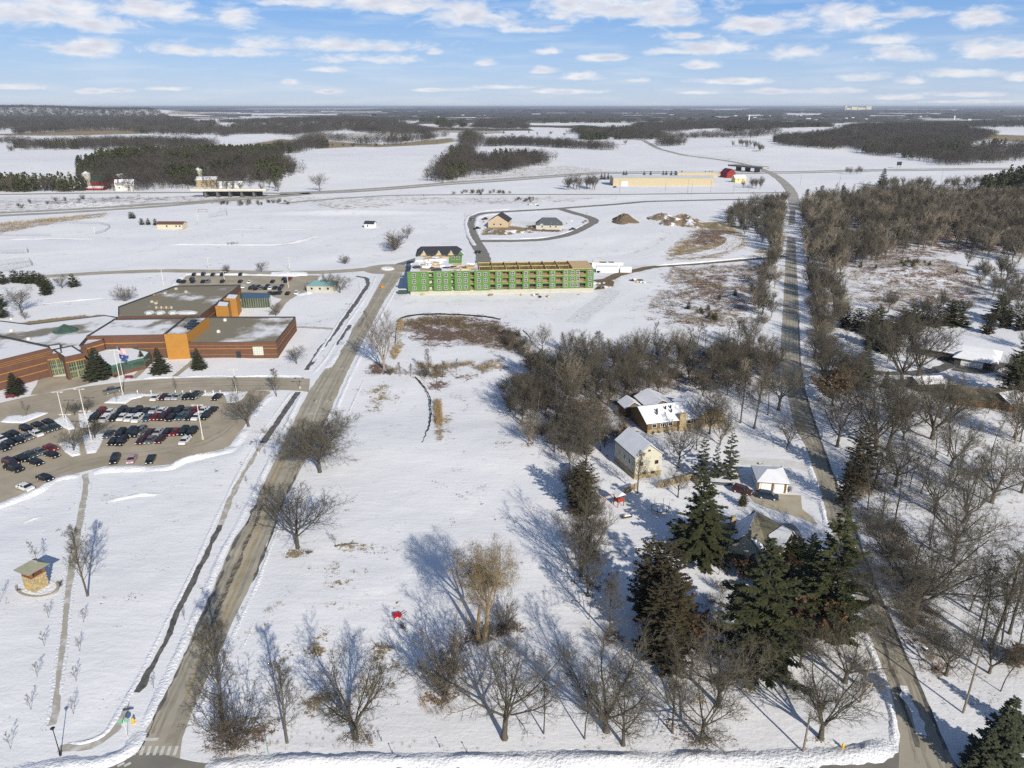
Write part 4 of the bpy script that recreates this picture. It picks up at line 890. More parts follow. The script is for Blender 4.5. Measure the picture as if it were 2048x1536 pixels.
# ---- the trees one can name
NT = [
 ('oak0',640,945,828,1.12,'massive spreading oak with a thick trunk beside the school road, limbs over the asphalt','large oak'),
 ('spread0',596,1098,972,1.0,'rounded bare tree on the verge south of the massive spreading oak',None),
 ('upright0',447,1462,1270,1.0,'tall dense bare tree nearest the lower end of the school road',None),
 ('bush0',470,1497,1400,1.1,'dark tangle of stems at the foot of the tall tree by the road corner',None),
 ('upright1',574,1485,1335,.9,'upright bare tree, second from the school road in the roadside row',None),
 ('vase0',711,1477,1318,1.0,'wide vase-shaped bare tree, third from the school road in the roadside row',None),
 ('bush1',890,1395,1275,1.0,'many-stemmed bare tree ringed by brush on a small snow mound left of the willow',None),
 ('willow0',962,1282,1100,1.0,'golden weeping willow with a split orange trunk standing alone in the snow','willow'),
 ('spread1',1009,1477,1308,1.0,'broad bare tree on the roadside directly below the golden willow',None),
 ('slim0',1087,1467,1372,1.0,'thin crooked tree between the broad tree below the willow and a nest-bearing one',None),
 ('slim1',1169,1478,1385,1.1,'short bare tree with a round brushy nest beside it near the cross road',None),
 ('vase1',1213,1462,1283,1.05,'large fan-crowned bare tree in the middle of the roadside row',None),
 ('spread2',1246,1490,1375,1.0,'leaning bare tree close to the right of the large fan-crowned tree',None),
 ('upright0',1345,1466,1335,.8,'narrow bare tree with shoots at its foot between two wider roadside trees',None),
 ('spread0',1403,1484,1360,1.1,'low forked bare tree with drooping side limbs close to the cross road',None),
 ('spread1',1437,1412,1283,1.15,'wide bare tree set back from the road behind the low forked one',None),
 ('vase2',1642,1478,1330,1.15,'twin-stemmed bare tree by the leaning utility pole near the corner',None),
 ('vase0',1690,1365,1250,1.1,'many-limbed bare tree near the lane road behind the corner pole',None),
 ('spread2',1600,1328,1255,1.0,'small bare tree between the big green pine and the corner trees',None),
 ('upright1',1219,1272,1150,1.0,'upright tree with a straight pale trunk left of the brown cedars',None),
 ('slim2',1118 + 60,1237,1180,.9,'small pale sapling-like tree on the snow left of the straight-trunked tree',None),
 ('vase1',1162,1151,1010,.8,'tall many-stemmed tree at the edge of the lawn shadow',None),
 ('spread2',1175,1190,1090,.8,'crooked tree just below the tall many-stemmed tree of the hedgerow',None),
 ('bush0',1010,1256,1195,.7,'small dark bushy tree on the brush line right of the willow trunk',None),
 ('pale0',768,738,622,.9,'tall pale-stemmed tree beside the school road by the fenced weed patch',None),
 ('upright0',858,665+80,700,.8,'dark slender tree in the thicket at the pond end',None),
 ('spread1',497,853,785,1.1,'bare tree at the right end of the parking lot',None),
 ('upright1',553,793,740,1.0,'small bare tree on the snow at the school drive junction',None),
 ('spread0',593,726,695,1.25,'low round-headed tree on the lawn right of the brown school block',None),
 ('spread2',149,830,803,1.2,'brushy tree on the left planting island of the parking lot',None),
 ('spread1',175,822,800,1.2,'brushy tree on the right planting island by the second light mast',None),
 ('spread0',148,903,860,1.2,'bare tree on the lower left triangular snow island among parked cars',None),
 ('spread2',190,878,835,1.2,'bare tree on the lower right triangular snow island among parked cars',None),
 ('slim0',52,830,803,1.0,'thin small tree on the snow heap between drive and lot at the left edge',None),
 ('slim1',233,806,787,1.0,'thin small tree on the island near the dark pickup',None),
 ('slim2',354,786,757,1.0,'thin small tree on the bollard strip above the first car row',None),
 ('slim0',476,790,752,1.0,'thin small tree at the right end of the bollard strip',None),
 ('upright0',176,1193,1058,.85,'tall narrow tree right of the footpath near the stone bell tower',None),
 ('slim1',82,1142,1085,.7,'thin young tree just behind the stone bell tower',None),
 ('slim2',0,1208,1170,.8,'small bare tree at the left picture edge below the bell tower',None),
 ('spread1',43,625,580,1.1,'bare round tree on the school lawn at far left',None),
 ('slim0',20,642,618,1.1,'small bare tree beside the brown grass strip at far left',None),
 ('spread2',50,638,622,1.1,'very small bare tree right of another by the brown grass strip',None),
 ('spread0',124,576,552,1.2,'bare round tree between the dark pines on the school lawn',None),
 ('bush0',250,602,572,1.3,'dense dark round tree at the corner of the big school roof',None),
 ('vase0',182,750,738,.6,'tiny bare tree at the entrance steps',None),
 ('spread1',640,382,350,1.0,'lone pale tree beside the far highway at the big white field',None),
 ('spread2',523,544,523,1.2,'dense little tree on the snow strip behind the rear parking lot',None),
 ('bush1',453,546,530,1.2,'small brushy tree behind the rear parking lot, left one',None),
 ('bush0',690,527,510,1.4,'small brushy tree in the open snow above the back road',None),
 ('spread0',680,586,550,1.2,'reddish bare tree on the lawn behind the teal roofed shed',None),
 ('bush1',660,580,548,1.0,'brushy tree close behind the teal roofed shed',None),
 ('bush0',620,582,564,1.0,'brushy tree left of the teal roofed shed by the lot corner',None),
 ('spread1',552,632,608,1.0,'small bare tree behind the brown school block by the path',None),
 ('vase1',815,478,452,1.0,'bare tree at the top of the dark bush left of the green building',None),
 ('bush1',790,500,465,1.7,'large dark bush left of the green building',None),
 ('slim0',848,398,388,1.2,'tiny lone tree on the fence line by the local road',None),
 ('slim1',673,1118 - 20,1068,.9,'small leafless tree beside the fallen log',None),
 ('spread2',1356,1003 - 10,935,.8,'forked bare tree in front of the board fence',None),
 ('upright0',1275,985,905,1.0,'bare tree before the gable wall of the cream barn house',None),
 ('spread0',1357,937,846,.9,'bare tree with a straight trunk between barn house and blue spruces',None),
 ('slim2',1393,902,820,1.0,'slender tree in front of the long ranch house',None),
 ('oak1',1419,868,770,.75,'leaning thick-trunked tree in front of the ranch house gable',None),
 ('vase2',1440,890,830,1.0,'wide twiggy tree right behind the three blue spruces',None),
 ('spread1',1574,899,838,1.0,'bare tree alone on the snow beside the lane road',None),
 ('upright1',1481,845,745,1.0,'tall tree on the slope above the driveway, left one',None),
 ('upright0',1508,856,740,.9,'tall tree on the slope above the driveway, middle one',None),
 ('spread2',1557,820,720,1.0,'leaning bare tree close to the left edge of the lane road',None),
 ('slim1',1536,830,745,1.0,'slim tree just left of the leaning tree by the lane road',None),
 ('oak1',1819,1248,1035,1.30,'huge sprawling bare tree right of the lane road','large oak'),
 ('spread0',1674,894,790,1.1,'forked bare tree right of the lane road near the top bend',None),
 ('vase1',1752,898,745,1.0,'big leaning tree on the right slope, first of two',None),
 ('spread1',1775,901,770,1.0,'big leaning tree on the right slope, second of two',None),
 ('vase0',1864,880,745,1.2,'heavy multi-stemmed tree beside the brown driveway on the right',None),
 ('vase2',1836,755,635,1.15,'tall pale cottonwood-like tree standing in the snowy yard on the right',None),
 ('vase1',1803,765,640,1.1,'pale many-stemmed tree left of the tallest in the snowy yard',None),
 ('oak1',1652,785,660,.8,'dense spreading tree at the right edge of the lane road',None),
 ('spread2',1690,790,690,1.0,'bare tree with a twisted trunk near the brown-leaved oak',None),
]
FW_ = {'spread': 'wide-crowned', 'vase': 'fan-shaped', 'upright': 'upright', 'slim': 'slim'}
for t in [(1790,972,868,'spread'),(1813,954,880,'slim'),(1819,975,905,'slim'),(1842,987,905,'slim'),(1868,1027,925,'spread'),(1896,913,830,'slim'),(1901,932,835,'vase'),(1904,986,900,'slim'),(1926,1019,910,'slim'),(1956,1018,925,'slim'),(1983,1005,880,'vase'),(1928,1046,940,'vase'),
          (1985,899,830,'slim'),(2043,986,900,'spread'),(1952,1107,1035,'slim'),(1870,919,850,'slim'),(2041,882,790,'slim'),(1978,1349,1255,'vase'),(1941,1313,1225,'slim'),(2000,1385,1300,'slim'),(1892,1351,1255,'spread'),(1939,1221,1120,'slim'),(1962,1287,1165,'slim'),(1981,1297,1120,'upright'),(2003,1290,1170,'slim'),(2019,1268,1110,'upright'),(1735,1020,930,'slim'),(1760,1060,935,'slim'),(1785,1075,950,'slim'),(1750,970,880,'spread'),(1905,1120,1000,'spread'),(1960,1240,1130,'slim'),(2030,1330,1210,'slim'),(1860,1090,1000,'slim')]:
    key = t[3] + str((t[0] * 7 + t[1]) % {'vase': 3, 'spread': 3, 'slim': 3, 'upright': 2}[t[3]])
    NT.append((key, t[0], t[1], t[2], 1.0, '%s bare grey %s tree on the snowy slope right of the lane, %s' % ('tall' if t[1] - t[2] > 95 else ('small' if t[1] - t[2] < 80 else 'middling'), FW_[t[3]], ('nearest the road' if t[0] < 1800 else ['upper', 'middle', 'lower'][0 if t[1] < 950 else (1 if t[1] < 1150 else 2)] + ' ' + ['left', 'centre', 'right'][min(2, (t[0] - 1790) // 85)])), None))
for key, x, yb, yt, sx, lab, nm in NT:
    H = max(1.5, hpx(x, yb, yt)) * 1.03
    nm_ = {'willow': 'willow_tree', 'large oak': 'oak_tree'}.get(nm, 'bare_tree')
    plant(key, x, yb, H * (1.12 if key[:4] in ('vase', 'spre', 'bush') else 1.03), name=nm_, label=lab, rz=0. if key == 'willow0' else None, sx=sx * (1.18 if key[:4] in ('vase', 'spre', 'slim') else 1.0), group='bare trees on the right slope' if 'bare grey' in lab else ('trees of the roadside row' if yb > 1400 else 'single bare trees'))
SAPS = [(97,1236,'left of the footpath, topmost'),(89,1292,'left of the footpath, second down'),(75,1354,'left of the footpath, third down'),(62,1419,'left of the footpath, fourth down'),(21,1496,'by the left corner of the cross road'),
        (168,1246,'right of the footpath, topmost'),(160,1304,'right of the footpath, second down'),(153,1363,'right of the footpath, third down'),(147,1429,'right of the footpath, behind the street lamp'),
        (369,1240,'on the verge by the dark sidewalk'),(307,1376,'on the verge above the street signs'),(478,1250,'east of the yellow hatched median'),(535,1112,'on the east verge below the rounded tree'),(531,912,'west of the road across from the oak'),(494,968,'on the snow near the dark sidewalk')]
for i, (x, y, w) in enumerate(SAPS):
    plant('sapling%d' % (i % 3), x, y, 2.9 if i < 9 else 2.2, name='sapling', label='young leafless sapling in the snow ' + w, group='saplings')
CON = [('spruce0',198,757,697,1.7,'largest dark spruce in front of the school entrance'),('spruce1',321,746,698,1.6,'full spruce left of the orange school tower'),('spruce2',286,733,702,1.4,'slim spruce in front of the low cafe roof'),('spruce0',398,738,698,1.5,'spruce standing in front of the brown school block'),('spruce1',32,789,747,1.7,'spruce before the left school wing near the red bench'),
       ('opening0',1402,960,872,1.05,'left one of the three blue-green spruces behind the fence'),('opening0',1429,957,884,.8,'narrow middle one of the three blue-green spruces'),('opening0',1455,957,862,1.05,'tallest right one of the three blue-green spruces'),
       ('bigpine1',1400,1105,965,1.4,'massive dark spruce left of the house with the snowy cross gable'),('bigpine0',1512,1335,1098,1.02,'huge green pine in the middle of the evergreen clump'),('bigpine1',1650,1255,1022,.95,'tall dark pointed spruce at the lane road side of the clump'),
       ('bigpine1',1598,1225,1100,.8,'dense dark spruce right behind the huge green pine'),
       ('cedar0',1296,1235,1088,1.1,'tall cedar at the upper left of the brown cedar clump'),('cedar1',1330,1250,1095,1.1,'pointed cedar with a rust tint at the top of the cedar clump'),('cedar0',1345,1305,1165,1.15,'rust brown cedar on the right flank of the cedar clump'),('cedar1',1318,1312,1175,1.2,'dark wide cedar in the middle of the cedar clump'),('cedar0',1338,1345,1235,1.1,'lowest cedar of the clump nearest the roadside trees'),
       ('cedar1',1715,965,858,1.15,'dense cedar standing on the right verge of the lane road'),('cedar0',1690,1010,930,1.0,'smaller cedar below the dense one on the right verge'),
       ('spruce2',1985,1545,1400,1.15,'dark spruce in the lower right corner'),('spruce0',2052,1480,1405,1.2,'spruce cut by the right picture edge'),('spruce1',1960,1550,1462,1.3,'small spruce at the foot of the corner spruce'),
       ('spruce0',1722,775,685,1.1,'dark blue spruce in the yard right of the lane road'),('spruce2',1770,775,742,1.2,'small spruce right of the dark blue yard spruce'),
       ('cedar1',1165,1030,925,1.1,'dark cedar in the hedgerow by the small white roof'),('spruce1',1150,1010,945,.9,'pointed evergreen at the left of the hedgerow'),
       ('bigpine1',2030,800,660,.9,'dark evergreen at the right picture edge above the yard'),('spruce1',1764,372,338,1.4,'dark spruce on the skyline of the wood by the far highway'),
       ('cedar0',1485,1012,985,1.4,'wide low dark yew behind the cross gabled house'),('smallpine0',1545,1118,1080,1.1,'round dark evergreen at the wall of the cross gabled house'),('smallpine1',1590,1130,1080,1.1,'round dark evergreen right of the cross gabled house'),('bigpine1',1618,1140,1068,1.0,'dense evergreen between house and lane road')]
for key, x, yb, yt, sx, lab in CON:
    H = max(2, hpx(x, yb, yt)) * 1.04; plant(key, x, yb, H, name='evergreen_tree', label=lab, sx=sx, group='evergreens', cat='evergreen tree')
for i, (x, y) in enumerate([(6,568),(32,565),(48,566),(62,567),(73,567),(85,572),(95,580),(92,590),(148,574),(0,615),(2,636),(262,437),(267,437),(284,450),(297,450),(311,451)]):
    plant('smallpine%d' % (i % 2), x, y, 6.2 if y > 470 else 5.0, name='evergreen_tree', sx=1.25 if y > 470 else 1, cat='evergreen tree', label=('dark bushy pine on the school lawn, %s' % ['far left edge', 'second from left of the upper clump', 'third of the upper clump', 'fourth of the upper clump', 'fifth of the upper clump', 'upper right of the clump', 'right end of the clump', 'lowest of the clump', 'standing apart to the right', 'lower left edge, upper one', 'lower left edge, lower one'][i]) if y > 470 else 'small dark spruce beside the far playing field, %s from the left' % ['first', 'second', 'third', 'fourth', 'fifth'][i - 11], group='pines of the school grounds')
for i, (x, y) in enumerate([(1690,655),(1712,662),(1735,668),(1752,665),(1775,672),(1790,690),(1800,668),(1822,660),(1848,650),(1870,655),(1895,650),(1912,652),(1975,668),(2010,655),(2040,660),(1765,700),(1740,690),(2030,760),(2045,810),(1996,640)]):
    plant(['cedar0', 'cedar1', 'cedar0', 'bigpine1'][i % 4], x, y, 8.5 + (i * 37 % 4), name='evergreen_tree', sx=1.6, cat='evergreen tree', label='dark %s in the row below the snowy meadow, %s' % (['narrow cedar', 'broad cedar', 'bushy cedar', 'dense pine'][i % 4], 'left third' if x < 1790 else ('middle third' if x < 1900 else 'right third')), group='evergreens below the meadow')
for i, x in enumerate([1203,1209,1216,1247,1252,1288,1301,1326,1332,1342,1363,1410,1418,1423]):  # fourteen in a row
    plant('spruce%d' % (i % 3), x, 359 if x < 1220 else 354, 8, name='evergreen_tree', sx=1.3, cat='evergreen tree', label='small dark spruce behind the long tan sheds, number %s from the left' % ['one', 'two', 'three', 'four', 'five', 'six', 'seven', 'eight', 'nine', 'ten', 'eleven', 'twelve', 'thirteen', 'fourteen'][i], group='spruces at the sheds')
for x, y, yt, k, lab in [(1700,770,730,'leafy0','brown-leaved oak right of the lane road, upper one'),(1664,812,738,'leafy0','brown-leaved oak right of the lane road, lower one'),(1640,1268,1180,'leafy1','reddish leaf-clad bush below the dark pointed spruce'),(1360,1290,1190,'leafy1','rusty leaf-clad bush on the flank of the cedar clump'),(1250,884,845,'leafy1','orange-brown tangled bush left of the ranch house'),(1600,1275,1215,'leafy1','brown twiggy bush beside the huge green pine'),(2035,1330,1285,'leafy1','russet bush near the right picture edge'),(1570,1165,1105,'leafy1','olive brown bush before the cross gabled house'),(1488,1155,1108,'leafy1','brown bush in front of the cross gabled house')]:
    plant(k, x, y, hpx(x, y, yt), name='brown_leaved_tree', label=lab, sx=1.3, group='trees with brown leaves')

# ---- woods: scatter, the nearest as single trees, the rest as one mass
def scatter(polypx, sp, seed, jitter=.85):
    w = [(p.x, p.y) for p in W(polypx)]; A = np.array(w); x0, y0 = A.min(0); x1, y1 = A.max(0); R = np.random.default_rng(seed)
    gx_, gy_ = np.meshgrid(np.arange(x0, x1, sp), np.arange(y0, y1, sp)); q = np.c_[gx_.ravel(), gy_.ravel()] + (R.random((gx_.size, 2)) - .5) * sp * jitter * 2
    return q[inpoly(q[:, 0], q[:, 1], w)]
WOODS = [
 ([(1095,865),(1200,880),(1222,925),(1200,985),(1135,990),(1112,930)], 4.8, (8, 12), ['spread','vase','slim','pale','bush'], 'bare tree between thicket and hedgerow'),
 ([(1000,755),(1030,745),(1040,860),(1100,925),(1070,925),(1020,850)], 6.5, (6, 10), ['spread','vase','bush','pale'], 'bare tree on the left fringe of the thicket'),
 ([(1606,700),(1650,720),(1690,745),(1700,790),(1660,800),(1640,780),(1618,760)], 8, (10, 14), ['spread','vase','pale'], 'bare tree hanging over the right edge of the lane road'),
 ([(1690,690),(1800,700),(1840,730),(1760,735),(1700,730)], 9, (9, 13), ['spread','vase','pale','bush'], 'bare tree between evergreen row and yard'),
 ([(1700,600),(1850,610),(1960,612),(1960,640),(1800,650),(1700,640)], 11, (7, 10), ['spread','bush','vase'], 'bare tree mixed into the evergreen row'),
 ([(1505,770),(1560,780),(1568,840),(1520,850),(1490,820)], 9, (9, 13), ['spread','vase','slim','pale'], 'bare tree on the slope left of the lane bend'),  # polygon, spacing, heights, forms, zone label
 ([(1020,785),(1060,745),(1120,735),(1200,730),(1300,715),(1420,715),(1505,685),(1556,665),(1560,760),(1500,795),(1440,790),(1380,770),(1320,790),(1290,800),(1250,835),(1235,880),(1190,915),(1130,925),(1080,910),(1040,865)], 5.6, (9, 15), ['spread','vase','pale','upright','slim','spread','bush','vase'], 'bare tree in the brown thicket left of the lane'),
 ([(1530,420),(1571,420),(1566,640),(1520,660),(1500,640),(1520,560),(1545,500)], 6.2, (9, 13), ['spread','vase','bush','pale'], 'bushy tree lining the left side of the far lane road'),
 ([(1448,455),(1462,430),(1500,412),(1572,405),(1570,480),(1552,515),(1520,488),(1490,470)], 8, (9, 13), ['spread','vase','bush'], 'bare tree in the dark copse at the far junction'),
 ([(1606,555),(1665,568),(1690,640),(1695,690),(1650,720),(1606,700)], 6.0, (10, 14), ['spread','vase','pale','bush'], 'bare tree massed along the right side of the lane road'),
 ([(1597,415),(1650,400),(1760,392),(1900,395),(2090,400),(2090,520),(2000,530),(1930,505),(1860,500),(1790,520),(1690,550),(1612,565)], 7.6, (10, 16), ['spread','vase','upright','pale','slim'], 'bare tree of the big brown wood on the right'),
 ([(1920,530),(2090,545),(2090,650),(2010,640),(1965,590)], 8, (7, 12), ['spread','bush','vase'], 'bare tree on the wooded bank right of the meadow'),
 ([(1640,770),(1700,745),(1800,790),(1860,810),(2060,820),(2080,900),(1960,900),(1860,900),(1760,870),(1690,850)], 11.5, (10, 15), ['spread','vase','slim','pale'], 'bare tree on the shaded right hillside'),
 ([(1915,680),(2080,680),(2080,810),(2000,800),(1990,740)], 9, (9, 14), ['spread','vase'], 'bare tree behind the low dark house on the right'),
 ([(1700,1010),(1760,1000),(1830,1110),(1880,1250),(2048,1230),(2060,1380),(1960,1330),(1870,1290),(1800,1180),(1740,1090)], 10.5, (6, 10), ['slim','slim','bush'], 'thin tree in the strip right of the lane road'),
 ([(1790,930),(2060,900),(2060,1100),(1990,1060),(1850,1000)], 14, (6, 9), ['slim','slim','spread'], 'thin tree on the upper right snow slope'),
 ([(1132,955),(1195,955),(1212,1130),(1180,1170),(1150,1090)], 4.4, (6, 10), ['vase','slim','bush','spread'], 'bare tree of the hedgerow left of the houses'),
 ([(1200,905),(1240,890),(1215,940),(1190,950)], 5, (5, 8), ['bush','slim'], 'low tree by the corner of the barn house'),
 ([(1310,790),(1420,775),(1480,790),(1500,830),(1440,800),(1380,800),(1330,800)], 8, (7, 10), ['vase','slim'], 'bare tree behind the long ranch house'),
 ([(1410,1120),(1470,1110),(1490,1180),(1440,1200)], 5, (3, 6), ['bush','slim'], 'small tree between cedar clump and huge pine'),
 ([(760,745),(800,752),(880,748),(920,755),(912,770),(880,768),(800,760)], 5, (4, 7), ['bush','slim','upright'], 'scrubby tree at the end of the weed patch'),
 ([(990,660),(1035,670),(1060,700),(1068,725),(1040,715),(1005,690)], 4.0, (3, 5), ['bush'], 'brown bush on the pond bank'),
 ([(1080,700),(1180,690),(1180,715),(1085,720)], 9, (8, 11), ['vase','spread'], 'spreading tree on the north edge of the thicket'),
 ([(1128,378),(1150,374),(1190,374),(1196,380),(1135,382)], 9, (12, 17), ['spread','vase'], 'bare tree in the small grove left of the tan sheds'),
 ([(440,408),(480,404),(580,404),(578,411),(450,412)], 9, (3, 5), ['bush'], 'low bush below the highway bridge'),
 ([(20,418),(60,400),(150,398),(300,396),(310,402),(120,408),(40,420)], 14, (3, 6), ['bush','slim'], 'leafless bush on the highway verge'),
 ([(895,386),(930,384),(1032,384),(1032,390),(900,391)], 8, (3, 5), ['bush'], 'row of shrubs beside the local road'),
 ([(1020,398),(1070,396),(1072,404),(1024,405)], 7, (2, 4), ['bush'], 'low shrub patch by the subdivision road'),
 ([(5,383),(30,380),(110,378),(150,379),(140,383),(20,386)], 16, (14, 20), ['spread','vase'], 'bare tree left of the red farm'),
 ([(575,350),(600,345),(602,352),(585,358)], 14, (10, 14), ['spread'], 'tree at the tip of the dark far wood'),
 ([(1465,292),(1500,296),(1535,302),(1535,308),(1490,302),(1462,298)], 22, (11, 15), ['spread','vase'], 'tree of the clump in the far snowfield'),
 ([(1690,346),(1728,346),(1728,350),(1690,350)], 12, (8, 10), ['spread'], 'tree by the far highway on the right'),
 ([(1440,380),(1470,378),(1500,370),(1530,372),(1520,380)], 12, (8, 12), ['spread'], 'tree around the red barn at the far sheds'),
 ([(400,380),(460,372),(560,372),(575,384),(470,384)], 18, (9, 14), ['spread','vase','slim'], 'tree around the farmhouse by the bridge'),
 ([(1755,378),(1800,370),(1900,372),(1960,368),(1950,382),(1800,384)], 13, (9, 13), ['spread','vase'], 'tree on the ragged front of the far right wood'),
]
FORMW = {'pale': 'pale-stemmed', 'spread': 'wide-crowned', 'vase': 'fan-shaped', 'upright': 'upright', 'slim': 'slim', 'bush': 'many-stemmed'}
def toPX(x, y, z=0.):
    dz = z - HC; u = y * CP - dz * SP; return W2 + F * x / u, H2 - F * (y * SP + dz * CP) / u
def where(px, py, bb):
    c_ = ['far left', 'left', 'middle', 'right', 'far right'][min(4, max(0, int((px - bb[0]) / (bb[1] - bb[0] + 1e-6) * 5)))]; r_ = ['back', 'upper', 'lower', 'front'][min(3, max(0, int((py - bb[2]) / (bb[3] - bb[2] + 1e-6) * 4)))]
    return r_ + ' ' + c_
REC = []
for zi, (poly, sp, (h0, h1), forms, lab) in enumerate(WOODS):
    q = scatter(poly, sp, 200 + zi); R = random.Random(300 + zi)
    for x, y in q:
        f = R.choice(forms); h = R.uniform(h0, h1)
        if f == 'bush': h = min(h, R.uniform(3, 6))
        REC.append((math.hypot(x, y), x, y, h, f, zi, R.random()))
# keep trees off the roads, drives and houses
def near_built(x, y):
    for A, r in CLEAR:
        if A[:, 0].min() - r < x < A[:, 0].max() + r and A[:, 1].min() - r < y < A[:, 1].max() + r and len(A) > 3:
            d = np.hypot(A[:, 0] - x, A[:, 1] - y).min()
            if d < r + .8: return True
    return False
HOUSEC = [(P(1335, 850), 18), (P(1400, 845), 18), (P(1285, 940), 10), (P(1510, 1050), 14), (P(1540, 970), 10), (P(1920, 710), 26), (P(1180, 940), 4)]
REC = [r for r in REC if not near_built(r[1], r[2]) and not any(math.hypot(c.x - r[1], c.y - r[2]) < d for c, d in HOUSEC)]
REC.sort(key=lambda r: r[0])
NB = {'pale': 2, 'spread': 3, 'vase': 3, 'upright': 2, 'slim': 3, 'bush': 2}
ind_t = 0; ind_b = 0; MASS = []
for r in REC:
    d, x, y, h, f, zi, u = r; pl_ = WOODS[zi][0]; X_, Y_ = toPX(x, y); lab = WOODS[zi][4]; lab = lab.replace('bare tree', FORMW[f] + ' bare tree', 1) if 'bare tree' in lab else FORMW[f] + ' ' + lab; lab = lab.replace('bushy tree', 'bushy tree').replace('many-stemmed bare tree', 'leafless shrub'); lab = ('tall ' if h > sum(WOODS[zi][2]) / 2 else 'low ') + lab + ', ' + where(X_, Y_, (min(q[0] for q in pl_), max(q[0] for q in pl_), min(q[1] for q in pl_), max(q[1] for q in pl_))); key = f + str(int(u * 97) % NB[f]); rz = u * 40
    if f == 'bush' and ind_b < 270: ind_b += 1; plant(key, 0, 0, h, rz, 'shrub', lab.replace('bare tree', 'leafless shrub').replace('bushy tree', 'leafless shrub').replace('thin tree', 'leafless shrub'), 'shrub', 'shrubs of the thickets', pt=Vector((x, y, Z(x, y))), sx=1.15)
    elif f != 'bush' and ind_t < 190: ind_t += 1; plant(key, 0, 0, h, rz, 'bare_tree', lab, 'tree', 'trees of the woods', pt=Vector((x, y, Z(x, y))), tilt=.05)
    else: MASS.append((x, y, h, f, u))
print('REC', len(REC), ind_t, ind_b, 'mass', len(MASS))

def gn_scatter(name, pts, rots, scls, idx, tmpl):
    """one stuff object: points that carry copies of template meshes"""
    tc_ = bpy.data.collections.new(name + '_kinds'); tmpl_objs = []
    for i, me in enumerate(tmpl):
        o = bpy.data.objects.new('%s_kind_%02d' % (name, i), me); tc_.objects.link(o)
    me = bpy.data.meshes.new(name); me.from_pydata([tuple(p) for p in pts], [], [])
    a = me.attributes.new('rot', 'FLOAT_VECTOR', 'POINT'); a.data.foreach_set('vector', np.asarray(rots, dtype=np.float32).ravel())
    a = me.attributes.new('scl', 'FLOAT_VECTOR', 'POINT'); a.data.foreach_set('vector', np.asarray(scls, dtype=np.float32).ravel())
    a = me.attributes.new('idx', 'INT', 'POINT'); a.data.foreach_set('value', np.asarray(idx, dtype=np.int32))
    o = obj(name, me); o['kind'] = 'stuff'
    ng = bpy.data.node_groups.new(name, 'GeometryNodeTree'); ng.interface.new_socket('Geometry', in_out='INPUT', socket_type='NodeSocketGeometry'); ng.interface.new_socket('Geometry', in_out='OUTPUT', socket_type='NodeSocketGeometry')
    N, L = ng.nodes, ng.links; gi = N.new('NodeGroupInput'); go = N.new('NodeGroupOutput'); ip = N.new('GeometryNodeInstanceOnPoints'); ci = N.new('GeometryNodeCollectionInfo')
    ci.inputs['Collection'].default_value = tc_; ci.inputs['Separate Children'].default_value = True; ci.inputs['Reset Children'].default_value = True; ip.inputs['Pick Instance'].default_value = True
    def at(n, t):
        q = N.new('GeometryNodeInputNamedAttribute'); q.data_type = t; q.inputs['Name'].default_value = n; return q.outputs['Attribute']
    L.new(gi.outputs[0], ip.inputs['Points']); L.new(ci.outputs[0], ip.inputs['Instance']); L.new(at('idx', 'INT'), ip.inputs['Instance Index'])
    er = N.new('FunctionNodeEulerToRotation'); L.new(at('rot', 'FLOAT_VECTOR'), er.inputs[0]); L.new(er.outputs[0], ip.inputs['Rotation'])
    L.new(at('scl', 'FLOAT_VECTOR'), ip.inputs['Scale']); L.new(ip.outputs[0], go.inputs[0])
    md = o.modifiers.new('scatter', 'NODES'); md.node_group = ng; return o
# lighter meshes for the masses
FL = ['spread', 'vase', 'upright', 'slim', 'bush', 'pale']
MT = []
for f in FL:
    for s in range(2): MT.append(bare_tree('vase' if f == 'pale' else f, 500 + s, H=10, lv_cut=2, thick=2.2, tw=(5, 3), merged=True, twigm={'bush': TWIGB, 'pale': TWIGP}.get(f, TWIG), trunkm=TWIGP if f == 'pale' else BARK))
if MASS:
    P_ = [(x, y, Z(x, y)) for x, y, h, f, u in MASS]
    gn_scatter('bare_woods', P_, [(0, 0, u * 50) for *_, u in MASS], [(h / 10 * (1.6 if f == 'bush' else 1),) * 2 + (h / 10,) for x, y, h, f, u in MASS], [FL.index(f) * 2 + int(u * 1000) % 2 for x, y, h, f, u in MASS], MT)['label'] = 'brown leafless wood behind the nearest trees'
